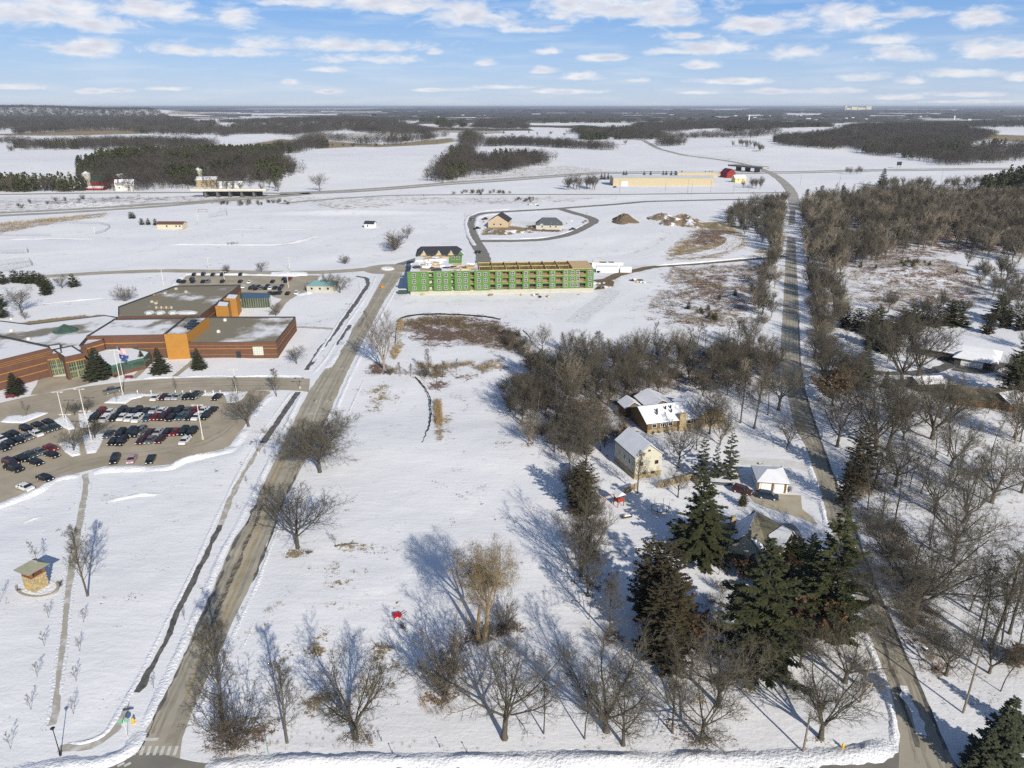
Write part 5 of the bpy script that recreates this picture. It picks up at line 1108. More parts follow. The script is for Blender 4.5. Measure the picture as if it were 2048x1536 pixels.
# ---------------------------------------------------------------- far woods: clumps of simple trees
def clump(seed, n, rad, H, kind):
    R = np.random.default_rng(seed); V = []; Fc = []; mi = []; b = 0
    for i in range(n):
        a = R.random() * 6.28; r = rad * math.sqrt(R.random()); cx, cy = r * math.cos(a), r * math.sin(a); h = H * (.7 + .55 * R.random())
        tr = .22; k = 3; th = np.arange(k) * 2.09
        V += [(cx + tr * math.cos(t), cy + tr * math.sin(t), -1) for t in th] + [(cx + tr * .4 * math.cos(t), cy + tr * .4 * math.sin(t), h * .6) for t in th]
        Fc += [(b + j, b + (j + 1) % k, b + k + (j + 1) % k, b + k + j) for j in range(k)]; mi += [0] * k; b += 6
        if kind == 'bare':
            m = 90
            for j in range(m):
                t = .25 + .75 * R.random(); rr = h * .36 * math.sin(min(1, (t - .12) * 1.15) * math.pi) ** .7 + .3; a2 = R.random() * 6.28; q = rr * math.sqrt(R.random())
                px, py, pz = cx + q * math.cos(a2), cy + q * math.sin(a2), h * t; L = h * .12 * (.5 + R.random()); w = .10 + .12 * R.random()
                dx, dy, dz = math.cos(a2) * .5 + R.normal() * .25, math.sin(a2) * .5 + R.normal() * .25, .8
                u = R.normal(size=3); u /= np.linalg.norm(u)
                V += [(px - u[0] * w, py - u[1] * w, pz - u[2] * w * .3), (px + u[0] * w, py + u[1] * w, pz + u[2] * w * .3), (px + dx * L + u[0] * w * .4, py + dy * L, pz + dz * L), (px + dx * L - u[0] * w * .4, py + dy * L, pz + dz * L)]
                Fc.append((b, b + 1, b + 2, b + 3)); mi.append(1); b += 4
        else:
            for j in range(70):
                t = .12 + .88 * R.random(); rr = h * .26 * (1 - t) ** .7 + .15; a2 = R.random() * 6.28; q = rr * (R.random() ** .4); px, py, pz = cx + q * math.cos(a2), cy + q * math.sin(a2), h * t; s = h * .055 * (.6 + R.random())
                u = R.normal(size=3); u /= np.linalg.norm(u); v = np.cross(u, R.normal(size=3)); v /= np.linalg.norm(v); p = np.array([px, py, pz])
                V += [tuple(p - u * s), tuple(p + v * s * .6), tuple(p + u * s), tuple(p - v * s * .6)]; Fc.append((b, b + 1, b + 2, b + 3)); mi.append(1); b += 4
    return np_mesh('clump', V, Fc, [BARK, TWIGF if kind == 'bare' else NEED], mi=mi)
CB = [clump(600 + i, 14, 15, 14, 'bare') for i in range(4)]; CP_ = [clump(620 + i, 14, 14, 15, 'pine') for i in range(3)]
CT = CB + CP_
FW = [ # polygon, spacing, pine share, label
 ([(175,382),(200,356),(260,338),(340,328),(440,322),(545,322),(565,330),(590,350),(575,360),(500,372),(400,378),(250,381)], 19, .22),
 ([(170,366),(185,348),(240,335),(320,322),(400,314),(500,311),(545,312),(550,322),(440,322),(300,335),(210,352)], 18, .95),
 ([(868,364),(880,350),(905,328),(922,304),(934,298),(940,310),(925,336),(902,362)], 16, .05),
 ([(905,352),(925,336),(940,324),(1000,322),(1070,318),(1108,320),(1090,328),(1040,340),(980,350),(915,360)], 20, .05),
 ([(920,292),(925,274),(945,268),(965,280),(960,292),(940,300)], 26, .1), ([(960,289),(1030,286),(1100,289),(1180,294),(1235,298),(1235,301),(1150,298),(1050,292),(960,293)], 20, .0),
 ([(430,278),(436,264),(470,255),(560,249),(660,246),(760,249),(830,256),(868,266),(866,271),(790,273),(735,270),(690,262),(650,266),(600,274),(500,272)], 32, .05),
 ([(-200,258),(-200,226),(60,224),(140,226),(240,229),(330,234),(385,244),(360,254),(240,262),(100,262),(0,262)], 50, .05), ([(240,262),(300,256),(420,250),(450,262),(420,272),(330,270)], 36, .05),
 ([(35,268),(60,258),(110,254),(150,258),(152,262),(90,266)], 45, .0),
 ([(15,300),(60,292),(120,287),(220,285),(320,284),(415,288),(425,297),(340,299),(200,300),(60,300)], 27, .05), ([(480,312),(540,302),(600,293),(645,288),(648,296),(600,306),(520,313)], 25, .1),
 ([(1545,288),(1560,279),(1640,272),(1700,264),(1800,260),(1900,264),(1985,272),(1960,285),(1900,300),(1990,312),(2048,314),(2048,322),(1960,330),(1890,331),(1800,318),(1740,310),(1700,301),(1640,303),(1580,297)], 26, .05),
 ([(1255,262),(1262,254),(1330,250),(1450,246),(1560,248),(1660,252),(1660,262),(1540,264),(1490,258),(1420,262),(1330,266)], 30, .08),
 ([(945,256),(960,250),(1010,248),(1060,252),(1056,258),(1000,260)], 30, .05), ([(840,244),(850,240),(885,240),(900,245),(870,248)], 50, .5),
 ([(1160,280),(1165,274),(1200,274),(1215,281),(1190,284)], 26, .95), ([(1215,276),(1240,262),(1262,262),(1264,280),(1240,286)], 30, .5),
 ([(1130,266),(1160,262),(1230,262),(1300,266),(1340,276),(1330,284),(1280,284),(1230,276)], 30, .1), ([(1325,290),(1362,288),(1364,294),(1330,295)], 22, .05), ([(1340,276),(1500,270),(1560,268),(1562,272),(1450,278),(1345,282)], 45, .0),
 ([(1962,388),(1990,372),(2060,362),(2100,366),(2100,392),(2000,392)], 17, .95), ([(1800,300),(2060,296),(2060,312),(1900,314)], 36, .2),
 ([(8,383),(30,376),(70,376),(100,381),(60,384)], 17, .95), ([(110,382),(150,378),(172,380),(150,384)], 20, .8),
 ([(440,246),(620,238),(870,239),(860,243),(620,243),(450,250)], 60, .05), ([(1020,244),(1240,243),(1500,240),(1500,243),(1240,247),(1030,248)], 55, .1), ([(870,252),(930,250),(935,256),(880,258)], 35, .4), ([(1700,252),(2060,246),(2060,254),(1900,258),(1720,258)], 45, .1), ([(600,284),(640,283),(640,290),(600,292)], 30, .1), ([(1440,262),(1540,262),(1540,266),(1440,267)], 30, .1), ([(0,283),(60,286),(60,290),(0,289)], 30, 0), ([(700,290),(760,282),(830,280),(900,270),(905,276),(830,286),(760,292)], 42, .1), ([(560,268),(620,276),(700,282),(690,286),(600,282)], 55, .1),
]
pts = []; rots = []; scl = []; idx = []
for fi, (poly, sp, ps) in enumerate(FW):
    q = scatter(poly, sp, 700 + fi, .6); R = random.Random(fi)
    for x, y in q:
        s = R.uniform(.8, 1.2); s *= (1 if sp < 35 else 1.0 + (sp - 35) / 60)
        pts.append((x, y, Z(x, y) - .3)); rots.append((0, 0, R.uniform(0, 6.28))); scl.append((s * 1.12, s * 1.12, s * (1 if sp < 40 else .9))); idx.append((4 + R.randrange(3)) if R.random() < ps else R.randrange(4))
gn_scatter('far_woods', pts, rots, scl, idx, CT)['label'] = 'dark leafless woods on the far ridges and between the white fields'
print('far clumps', len(pts))
# distant plain: long dark woods as raised bumpy canopies, thicker towards the horizon
def canopy(V, Fc, cx, cy, lx, ly, h, seed):
    n = max(8, min(34, int(lx / 45))); m = max(3, min(9, int(ly / 80))); R = np.random.default_rng(seed); b = len(V)
    for j in range(m + 1):
        for i in range(n + 1):
            u, v = i / n * 2 - 1, j / m * 2 - 1; e = max(0, 1 - u ** 4) * max(0, 1 - v ** 4); edge = (i in (0, n) or j in (0, m))
            lobe = 1 + .5 * (fbm(np.array([cx + u * lx]), np.array([cy + v * ly * 3]), 260, 2)[0])
            V.append((cx + u * lx / 2 * lobe + (R.random() - .5) * 15, cy + v * ly / 2 * lobe + .12 * u * lx * ((seed % 7) - 3) / 3, Z(cx, cy) - 8 if edge else Z(cx, cy) + h * (.72 + .5 * R.random()) * min(1, e * 4)))
    w = n + 1; Fc += [(b + j * w + i, b + j * w + i + 1, b + (j + 1) * w + i + 1, b + (j + 1) * w + i) for j in range(m) for i in range(n)]
V = []; Fc = []; R = random.Random(77)
for i in range(200):
    far_ = i >= 80; y = (226 - 11.2 * R.random() ** .8) if far_ else R.uniform(226, 247); p = P(0, y); d = p.y
    x = R.uniform(-.80, .80) * d; px = W2 + F * x / (d * CP + HC * SP)
    if y > 232 and (px < 430 or (430 < px < 870 and y > 240)): continue
    if y > 228 and 330 < px < 620 and R.random() < .6: continue
    if px < 1050 and R.random() < .35: continue
    lx = R.uniform(.04, .16) * d * (1.6 if far_ else 1); ly = R.uniform(.02, .06) * d; canopy(V, Fc, x, d, lx, ly, R.uniform(9, 14) * (1 + d / 25000), i)
for i in range(80):
    y = R.uniform(218, 246); d = P(0, y).y; px = R.uniform(1060, 2100) if i < 75 else R.uniform(330, 1060); x = (px - W2) / F * (d * CP + HC * SP)
    if y > 238 and px < 1500: continue
    canopy(V, Fc, x, d, R.uniform(.015, .10) * d, R.uniform(.015, .045) * d, R.uniform(9, 14) * (1 + d / 25000), i + 900)
for i in range(110):    # thin hedgerows between the fields
    y = 262 - 38 * R.random() ** .8; d = P(0, y).y; px = R.uniform(-40, 2090); x = (px - W2) / F * (d * CP + HC * SP)
    if (px < 880 and y > 241) or (y > 250 and px > 1240) or px < 300: continue
    canopy(V, Fc, x, d, R.uniform(.04, .22) * d, R.uniform(14, 30), R.uniform(6, 10), i + 2000)
o = obj('distant_woods', np_mesh('distant_woods', V, Fc, FAR)); o['kind'] = 'stuff'; o['label'] = 'strips of woodland across the distant plain'
print('canopy', len(V))
# tree rows in the fields
rowp = []; 
for (a, b, sp, h) in [((430,262),(620,256),70,10),((700,243),(1010,240),90,11),((1090,256),(1250,257),60,10),((1100,248),(1400,246),80,10),((1560,262),(1700,258),60,11),((560,300),(700,291),35,9),((1240,292),(1260,290),30,12),((1345,283),(1530,268),38,9),((0,298),(110,294),60,12),((640,296),(905,287),45,8),((1020,272),(1210,272),60,10),((960,270),(1110,268),55,10),((1390,258),(1620,262),70,9),((2,305),(40,300),40,10)]:
    A, B = P(*a), P(*b); n = int((B - A).length / sp); R = random.Random(a[0])
    for i in range(n): t = (i + R.random() * .8) / max(n, 1); q = A + (B - A) * t; rowp.append((q.x, q.y, h * R.uniform(.7, 1.3), R.random()))
gn_scatter('field_hedgerows', [(x, y, Z(x, y)) for x, y, h, u in rowp], [(0, 0, u * 9) for *_, u in rowp], [(h / 10 * 1.5, h / 10 * 1.5, h / 10) for x, y, h, u in rowp], [int(u * 991) % 10 for *_, u in rowp], MT)['label'] = 'thin rows of trees along the far field edges'
# weeds and dry stalks on the weedy ground
def tuft(seed, n, h, spr, m, w=.02):
    R = np.random.default_rng(seed); V = []; Fc = []
    for i in range(n):
        a = R.random() * 6.28; r = spr * R.random(); x, y = r * math.cos(a), r * math.sin(a); hh = h * (.5 + R.random()); lx, ly = R.normal(size=2) * h * .25; b = len(V); a2 = R.random() * 6.28
        V += [(x + w * math.cos(a2), y + w * math.sin(a2), -.05), (x - w * math.cos(a2), y - w * math.sin(a2), -.05), (x + lx, y + ly, hh), (x + w * math.sin(a2), y - w * math.cos(a2), -.05)]; Fc += [(b, b + 1, b + 2), (b + 1, b + 3, b + 2), (b + 3, b, b + 2)]
    return np_mesh('tuft', V, Fc, m)
TU = [tuft(1, 22, .5, .5, TWIGT, .012), tuft(2, 24, .7, .9, TWIGB, .014), tuft(3, 18, .45, .7, TWIGB, .012), tuft(4, 14, .8, .5, TWIGT, .014)]
tp_ = []
def weeds(poly, n, kinds, h=1., seed=1):
    w = [(p.x, p.y) for p in W(poly)]; A = np.array(w); R = np.random.default_rng(seed); q = A.min(0) + R.random((n * 3, 2)) * (A.max(0) - A.min(0)); q = q[inpoly(q[:, 0], q[:, 1], w)][:n]
    f = fbm(q[:, 0], q[:, 1], 14, 3); q = q[f > -.12]
    for x, y in q: tp_.append((x, y, h * R.uniform(.6, 1.5), kinds[R.integers(len(kinds))], R.random() * 6.28))
weeds([(805,640),(900,632),(990,640),(1045,675),(1055,712),(950,694),(850,690),(808,668)], 2600, [1, 2, 1, 0], 1.2, 1)
weeds([(1290,625),(1345,535),(1545,528),(1530,600),(1515,650),(1400,655)], 4200, [1, 2, 2, 3], 1.2, 2)
weeds([(1335,500),(1370,470),(1400,448),(1450,445),(1500,490),(1440,515),(1380,522)], 2000, [0, 3, 2], 1.1, 3)
weeds([(1670,548),(1800,520),(1890,520),(1960,560),(2010,600),(1900,615),(1800,625),(1700,600)], 2600, [1, 2, 3], 1.3, 4)
weeds([(868,800),(882,800),(886,880),(874,885)], 240, [0, 3], 1.3, 5); weeds([(796,640),(806,640),(808,690),(790,720),(780,716)], 260, [0, 3], 1.4, 6)
weeds([(830,725),(880,730),(1000,720),(1010,735),(930,760),(760,745)], 700, [0, 1, 3], 1.3, 7)
weeds([(1700,960),(1760,960),(1830,1110),(1950,1400),(1900,1410),(1800,1240),(1730,1060)], 1500, [1, 2, 0], 1.2, 8)
weeds([(1270,1190),(1700,1180),(1700,1260),(1500,1330),(1350,1320)], 900, [1, 2], 1.0, 9)
weeds([(1010,770),(1060,725),(1200,710),(1500,690),(1560,690),(1560,780),(1430,790),(1300,790),(1240,880),(1130,925),(1040,860)], 1600, [1, 1, 2], 1.9, 10)
weeds([(940,1270),(1030,1240),(1040,1255),(950,1300)], 160, [1, 2], 1., 11); weeds([(1130,960),(1200,960),(1215,1170),(1160,1180)], 420, [1, 2], 1.6, 12)
weeds([(1640,760),(2040,740),(2040,1380),(1960,1350),(1830,1180),(1700,960)], 2600, [2, 3], .8, 13)
weeds([(400,1240),(800,1240),(1240,1440),(1700,1440),(1700,1500),(400,1500)], 700, [2, 0], .55, 14)
weeds([(-60,452),(-60,470),(30,462),(215,433),(215,426),(100,436)], 900, [0, 3], 1.6, 15)
for (x, y, rx, n) in [(470,1490,3.0,14),(880,1393,3.4,40),(590,1108,2.2,16),(735,1470,1.8,16),(640,1300,3.2,12),(762,1308,3.4,16),(745,1370,3.2,12),(1395,1400,1.5,10),(1219,1272,2.5,22),(540,1222,.8,8),(555,1212,.6,6)]:
    c = P(x, y); R = np.random.default_rng(x)
    for i in range(n): a, r = R.random() * 6.28, rx * math.sqrt(R.random()); tp_.append((c.x + r * math.cos(a), c.y + r * math.sin(a), R.uniform(.5, 1.5), int(R.integers(4)), a))
gn_scatter('dry_weeds', [(x, y, Z(x, y)) for x, y, *_ in tp_], [(0, 0, t[4]) for t in tp_], [(t[2],) * 3 for t in tp_], [t[3] for t in tp_], TU)['label'] = 'dry brown weeds and stalks standing through the snow'
# tiny seedling pines in the weedy fields
SDX = [1401,1416,1377,1418,1425,1430,1404,1438,1470,1750,1800,1812,1818,1825,1832,1848,1857,1719,1912,1805,1822]
for i, (x, y) in enumerate([(1401,623),(1416,621),(1377,618),(1418,634),(1425,640),(1430,641),(1404,628),(1438,600),(1470,592),(1750,546),(1800,540),(1812,534),(1818,533),(1825,536),(1832,534),(1848,531),(1857,540),(1719,542),(1912,551),(1805,546),(1822,547)]):
    plant('smallpine%d' % (i % 2), x, y, 2.2 + (i % 3) * .5, name='evergreen_tree', cat='evergreen tree', label='tiny evergreen seedling in the weedy snow %s of the lane, %s from the left' % ('left' if x < 1600 else 'right', ['first', 'second', 'third', 'fourth', 'fifth', 'sixth', 'seventh', 'eighth', 'ninth', 'tenth', 'eleventh', 'twelfth', 'thirteenth'][sorted(q for q in SDX if (q < 1600) == (x < 1600)).index(x)]), group='evergreen seedlings')

# ---------------------------------------------------------------- buildings
def wall_frame(a, b):
    a, b = Vector((a[0], a[1], 0)), Vector((b[0], b[1], 0)); d = b - a; return a, d.normalized(), d.length, math.atan2(d.y, d.x)
def on_wall(a, b, u, z, off=0.):
    """point at distance u along wall a-b (outside is on the right of a->b)"""
    A, d, L, an = wall_frame(a, b); n = Vector((d.y, -d.x, 0)); q = A + d * u + n * off; return Vector((q.x, q.y, z)), an
UNITM = {}
def part_box(name, parent, c, d, rz, m):
    """a box part sharing mesh data with its likes"""
    key = (name, m.name, tuple(round(q, 2) for q in d))
    if key not in UNITM: mb = MB(); mb.box((0, 0, 0), d); UNITM[key] = mb.mesh(name, m)
    return obj(name, UNITM[key], parent, loc=c, rz=rz)
def bands(parent, poly, hs, m, t=.05, hh=.35, name='brick_band', edges=None, inset=0):
    n = len(poly)
    for i in range(n):
        if edges is not None and i not in edges: continue
        a, b = poly[i], poly[(i + 1) % n]; A, d, L, an = wall_frame(a, b)
        for h in hs:
            q, _ = on_wall(a, b, L / 2, h, t / 2 + .004); mb = MB(); mb.box((0, 0, 0), (L + t, t, hh)); mb.build(name, m, parent, q, an)
def ccw(poly):
    A = sum(poly[i][0] * poly[(i + 1) % len(poly)][1] - poly[(i + 1) % len(poly)][0] * poly[i][1] for i in range(len(poly))); return list(poly) if A > 0 else list(poly)[::-1]
def flat_block(parent, poly, h, wall, roofm, par=.5, coping=COPING, z0=-.3, wname='wall', rname='roof'):
    poly = ccw([(p[0], p[1]) for p in poly]); c = (sum(p[0] for p in poly) / len(poly), sum(p[1] for p in poly) / len(poly)); n = len(poly)
    def inset(k):
        out = []
        for i in range(n):
            p0, p1, p2 = Vector(poly[i - 1]), Vector(poly[i]), Vector(poly[(i + 1) % n]); e1 = (p1 - p0).normalized(); e2 = (p2 - p1).normalized(); n1 = Vector((-e1.y, e1.x)); n2 = Vector((-e2.y, e2.x)); bz = (n1 + n2); bz = bz / max(.3, bz.length_squared) * 2 if bz.length > .01 else n1; bz = (n1 + n2).normalized(); kk = k / max(.35, bz.dot(n1)); q = p1 + bz * kk; out.append((q.x, q.y))
        return out
    inn = inset(.35); mb = MB(); mb.prism(poly, z0, h, cap=False)
    vs = [(p[0], p[1], h) for p in poly] + [(p[0], p[1], h) for p in inn] + [(p[0], p[1], h - par) for p in inn]
    mb.add(vs, [(i, (i + 1) % n, n + (i + 1) % n, n + i) for i in range(n)] + [(n + i, n + (i + 1) % n, 2 * n + (i + 1) % n, 2 * n + i) for i in range(n)], 1)
    w = mb.build(wname, [wall, coping], parent)
    rm = MB(); rm.prism(inset(.36), h - par - .4, h - par, cap=True); r = rm.build(rname, roofm, parent); return poly, w, r
def bpoly(pts, h): return [(p.x, p.y) for p in [P(x, y, h) for x, y in pts]]
def front_wall_windows(parent, a, b, us, zs, w, h, frame, glass, name='window', cross=True):
    fm = MB(); t = .10
    fm.box((0, 0, h / 2), (w, .12, t)); fm.box((0, 0, -h / 2), (w, .12, t)); fm.box((-w / 2, 0, 0), (t, .12, h + t)); fm.box((w / 2, 0, 0), (t, .12, h + t))
    if cross: fm.box((0, 0, 0), (t, .10, h)); fm.box((0, .005, 0), (w, .10, t))
    me = fm.mesh(name, frame); pm = MB(); pm.box((0, .03, 0), (w, .04, h)); pme = pm.mesh('pane', glass)
    for z_ in zs:
        for u in us:
            q, an = on_wall(a, b, u, z_, .05); f = obj(name, me, parent, q, an); obj('pane', pme, f)

# --- school
school = empty('school_building', P(200, 740), 0, 'large brown brick school with orange bands, flat snowy roofs and glazed entrance', 'school')
# children keep world coordinates through an inverse-free offset: parent sits at the origin of its parts
school.location = (0, 0, 0)
B = {}
def blk(key, px, h, wall=BRICK, roofm=FLATROOF, par=.5, z0=-.3): B[key] = flat_block(school, bpoly(px, h), h, wall, roofm, par, z0=z0)[0]; return B[key]
blk('B1', [(376,685),(552,683.6),(591,633),(417,633)], 5.9, roofm=FLATROOF2); bands(school, B['B1'], [3.5], ORANGE, hh=.2); bands(school, B['B1'], [1.3, 4.7], ORANGE, hh=.09, t=.03)
blk('T1', [(327.5,668),(373,667.6),(417,633.5),(371,632.8)], 9.2, ORANGE)
blk('B2', [(172,672),(326.5,669),(369.5,635),(228,637.5)], 8.5); bands(school, B['B2'], [5.6], ORANGE, hh=.28); bands(school, B['B2'], [3.4], ORANGE, hh=.15)
blk('B2x', [(160,692),(206,679),(210,672),(176,673)], 7.6); bands(school, B['B2x'], [6.0], ORANGE, hh=.4)
blk('B3', [(-90,742),(0,720),(101,695),(98,692),(0,671),(-90,655)], 9.6); bands(school, B['B3'], [2.6, 5.0], ORANGE, hh=.24); bands(school, B['B3'], [7.2, 7.8, 8.4], ORANGE, hh=.10, t=.03)
blk('B5', [(-90,655),(0,641),(60,648),(210,630),(236,634),(228,640),(176,672),(160,690),(174,698),(128,703),(100,704),(98,692),(0,671)], 6.4, par=.3)
blk('B4', [(236,613),(350,571),(481,569),(401,631),(236,633)], 6.6, roofm=FLATROOF2); bands(school, B['B4'], [3.6], ORANGE, hh=.3)
blk('T2', [(447,597),(472,598),(479,587),(456,586)], 7.6, ORANGE, ROOFSNOW); blk('T3', [(430,612),(456,613),(460,602),(437,600)], 7.8, ORANGE, ROOFSNOW)
# entrance: two portals with brown fascia over glazed walls
def portal(px, h0, h1, depth):
    a, b = P(px[0][0], px[0][1]), P(px[1][0], px[1][1]); A, d, L, an = wall_frame(a, b); n = Vector((d.y, -d.x, 0))
    poly = [a, b, b - n * depth, a - n * depth]; flat_block(school, poly, h1, BRICK, ROOFSNOW, .35, z0=h0, wname='fascia')
    mb = MB(); mb.box((0, 0, 0), (L + .1, .08, .35)); mb.build('brick_band', ORANGE, school, on_wall(a, b, L / 2, h0 + .2, .06)[0], an)
    e = MB(); e.box((0, 0, 0), (L * .98, .1, h0)); gl = e.build('glass_wall', GLASSG, school, on_wall(a, b, L / 2, h0 / 2, -.35)[0], an)
    fr = MB(); ncol = 8
    for i in range(ncol + 1): fr.box((-L / 2 + L * i / ncol, -.08, 0), (.10 if i % 4 else .3, .14, h0))
    for z_ in (h0 * .5 - .1, .9 - h0 * .5 + h0 * .3, -h0 / 2 + 2.3, h0 * .18): fr.box((0, -.09, z_), (L, .13, .14))
    fr.build('mullions', FRAMEY, gl)
    dm = MB()
    for s in (-.45, .45): dm.box((s, 0, 0), (.10, .16, 2.1)); 
    dm.box((0, 0, 1.02), (1.0, .16, .10)); dm.box((0, 0, -1.0), (1.0, .16, .22)); dm.box((0, 0, 0), (1.0, .15, .08)); me = dm.mesh('door', FRAMEY)
    for i in range(4): q, an2 = on_wall(a, b, L * (.16 + .225 * i), 1.1, -.18); obj('door', me, school, q, an2)
    for s in (0, 1):
        pm = MB(); pm.box((0, 0, 0), (.7, depth * .2, h0)); pm.build('pillar', BRICK, school, on_wall(a, b, L * s, h0 / 2, -.5)[0], an)
portal([(103,753),(134,748)], 5.6, 7.6, 12); portal([(139,759),(178,750)], 5.6, 7.8, 12)
# wall between left wing and the doors
# cafe with low curved roof
cr = [(174,712),(207,698),(262,694),(300,703),(288,716),(262,722),(222,732),(208,724),(196,712)]
cp = flat_block(school, bpoly(cr, 3.9), 3.9, FRAMEG, ROOFSNOW, .25, FRAMEG)[0]
for i in range(len(cp)):
    A, d, L, an = wall_frame(cp[i], cp[(i + 1) % len(cp)])
    if L > 3:
        gm = MB(); gm.box((0, 0, 0), (L - .5, .06, 1.5)); gl = gm.build('window', GLASSG, school, on_wall(cp[i], cp[(i + 1) % len(cp)], L / 2, 2.3, .05)[0], an)
        bm_ = MB(); bm_.box((0, 0, 0), (L, .10, 1.2)); bm_.build('brick_base', BRICK, school, on_wall(cp[i], cp[(i + 1) % len(cp)], L / 2, .6, .06)[0], an)
# skylight dome on the lobby roof
c = P(131, 662, 6.2); dm = MB(); k = 10; R1 = 4.2
dm.prism([(R1 * math.cos(t) , R1 * math.sin(t)) for t in [6.283 * i / k for i in range(k)]], 0, .5); apex = (0, 0, 2.7)
ring = [(R1 * .93 * math.cos(6.283 * i / k), R1 * .93 * math.sin(6.283 * i / k), .52) for i in range(k)]
dm.add(ring + [apex], [(i, (i + 1) % k, k) for i in range(k)], 1)
for i in range(k): dm.tube([ring[i], apex], [.07, .07], 4, 0)
dm.build('skylight', [FRAMEG, GLASSG], school, loc=c)
for x, y in [(387,646),(392,651),(381,651),(386,656),(375,657),(381,661)]:
    sm = MB(); sm.box((0, 0, .15), (2.2, 1.5, .5), taper=.9); sm.build('skylight', GLASSD, school, loc=P(x, y - 4, 9.0))
def hexcurb(x, y, r, h, z, m=METR, n=6, sx=1.): 
    mb = MB(); mb.prism([(r * sx * math.cos(t), r * math.sin(t)) for t in [6.283 * i / n + .3 for i in range(n)]], 0, h, cap=True); mb.prism([(r * .75 * sx * math.cos(t), r * .75 * math.sin(t)) for t in [6.283 * i / n + .3 for i in range(n)]], h, h + .25); mb.build('roof_vent', m, school, loc=P(x, y, z))
for x, y in [(299,627),(321,627),(346,627)]: hexcurb(x, y, 1.9, .7, 6.2)
hexcurb(373, 627, 1.7, .7, 6.2, sx=2.6, n=8)
for i in range(7): hexcurb(313 + i * 5, 617 + (i % 2), .5, .7, 6.2, m=WOODD if i % 2 else CONC)
for x, y in [(309,592),(304,605),(315,604),(312,608),(352,579),(372,585),(330,588)]: hexcurb(x, y, .8, .6, 6.2, m=WOODD if x % 2 else CONC)
for x, y in [(57,680),(23,663),(437,665),(450,642),(23,640)]: hexcurb(x, y, .7, .7, 6.2 if y > 662 and x < 100 else 5.6, m=STEEL)
# window of the right block and doors
a, b = [p for p in (B['B1'][0], B['B1'][1])]
fw = min(range(4), key=lambda i: (B['B1'][i][1] + B['B1'][(i + 1) % 4][1])); a, b = B['B1'][fw], B['B1'][(fw + 1) % 4]; Lb = wall_frame(a, b)[2]
gw = MB(); gw.box((0, 0, 0), (3.4, .08, 3.0)); wq = gw.build('window', mat('glass_pale', (.40, .44, .34), .3), school, on_wall(a, b, Lb * .785, 2.6, .06)[0], wall_frame(a, b)[3])
gf = MB(); [gf.box((-1.7 + 3.4 * i / 4, -.06, 0), (.10, .08, 3.1)) for i in range(5)]; [gf.box((0, -.07, -1.5 + 3.0 * i / 4), (3.5, .08, .10)) for i in range(5)]; gf.build('mullions', WHITE, wq)
for f_, w_, h_ in ((.555, 1.6, 2.4), (.03, 1.4, 2.2)): dd = MB(); dd.box((0, 0, 0), (w_, .12, h_)); dd.build('door', GLASSD, school, on_wall(a, b, Lb * f_, h_ / 2, .06)[0], wall_frame(a, b)[3])
# glazed hall behind
gh = flat_block(school, bpoly([(482,597),(538,596),(540,586),(484,585)], 4.2), 4.2, GLASSG, GLASSB, .1, FRAMEG)[0]
A, d, L, an = wall_frame(gh[0], gh[1])
mf = MB(); [mf.box((-L / 2 + L * i / 12, 0, 0), (.15, .12, 4.2)) for i in range(13)]; mf.build('mullions', FRAMEY, school, on_wall(gh[0], gh[1], L / 2, 2.1, .07)[0], an)

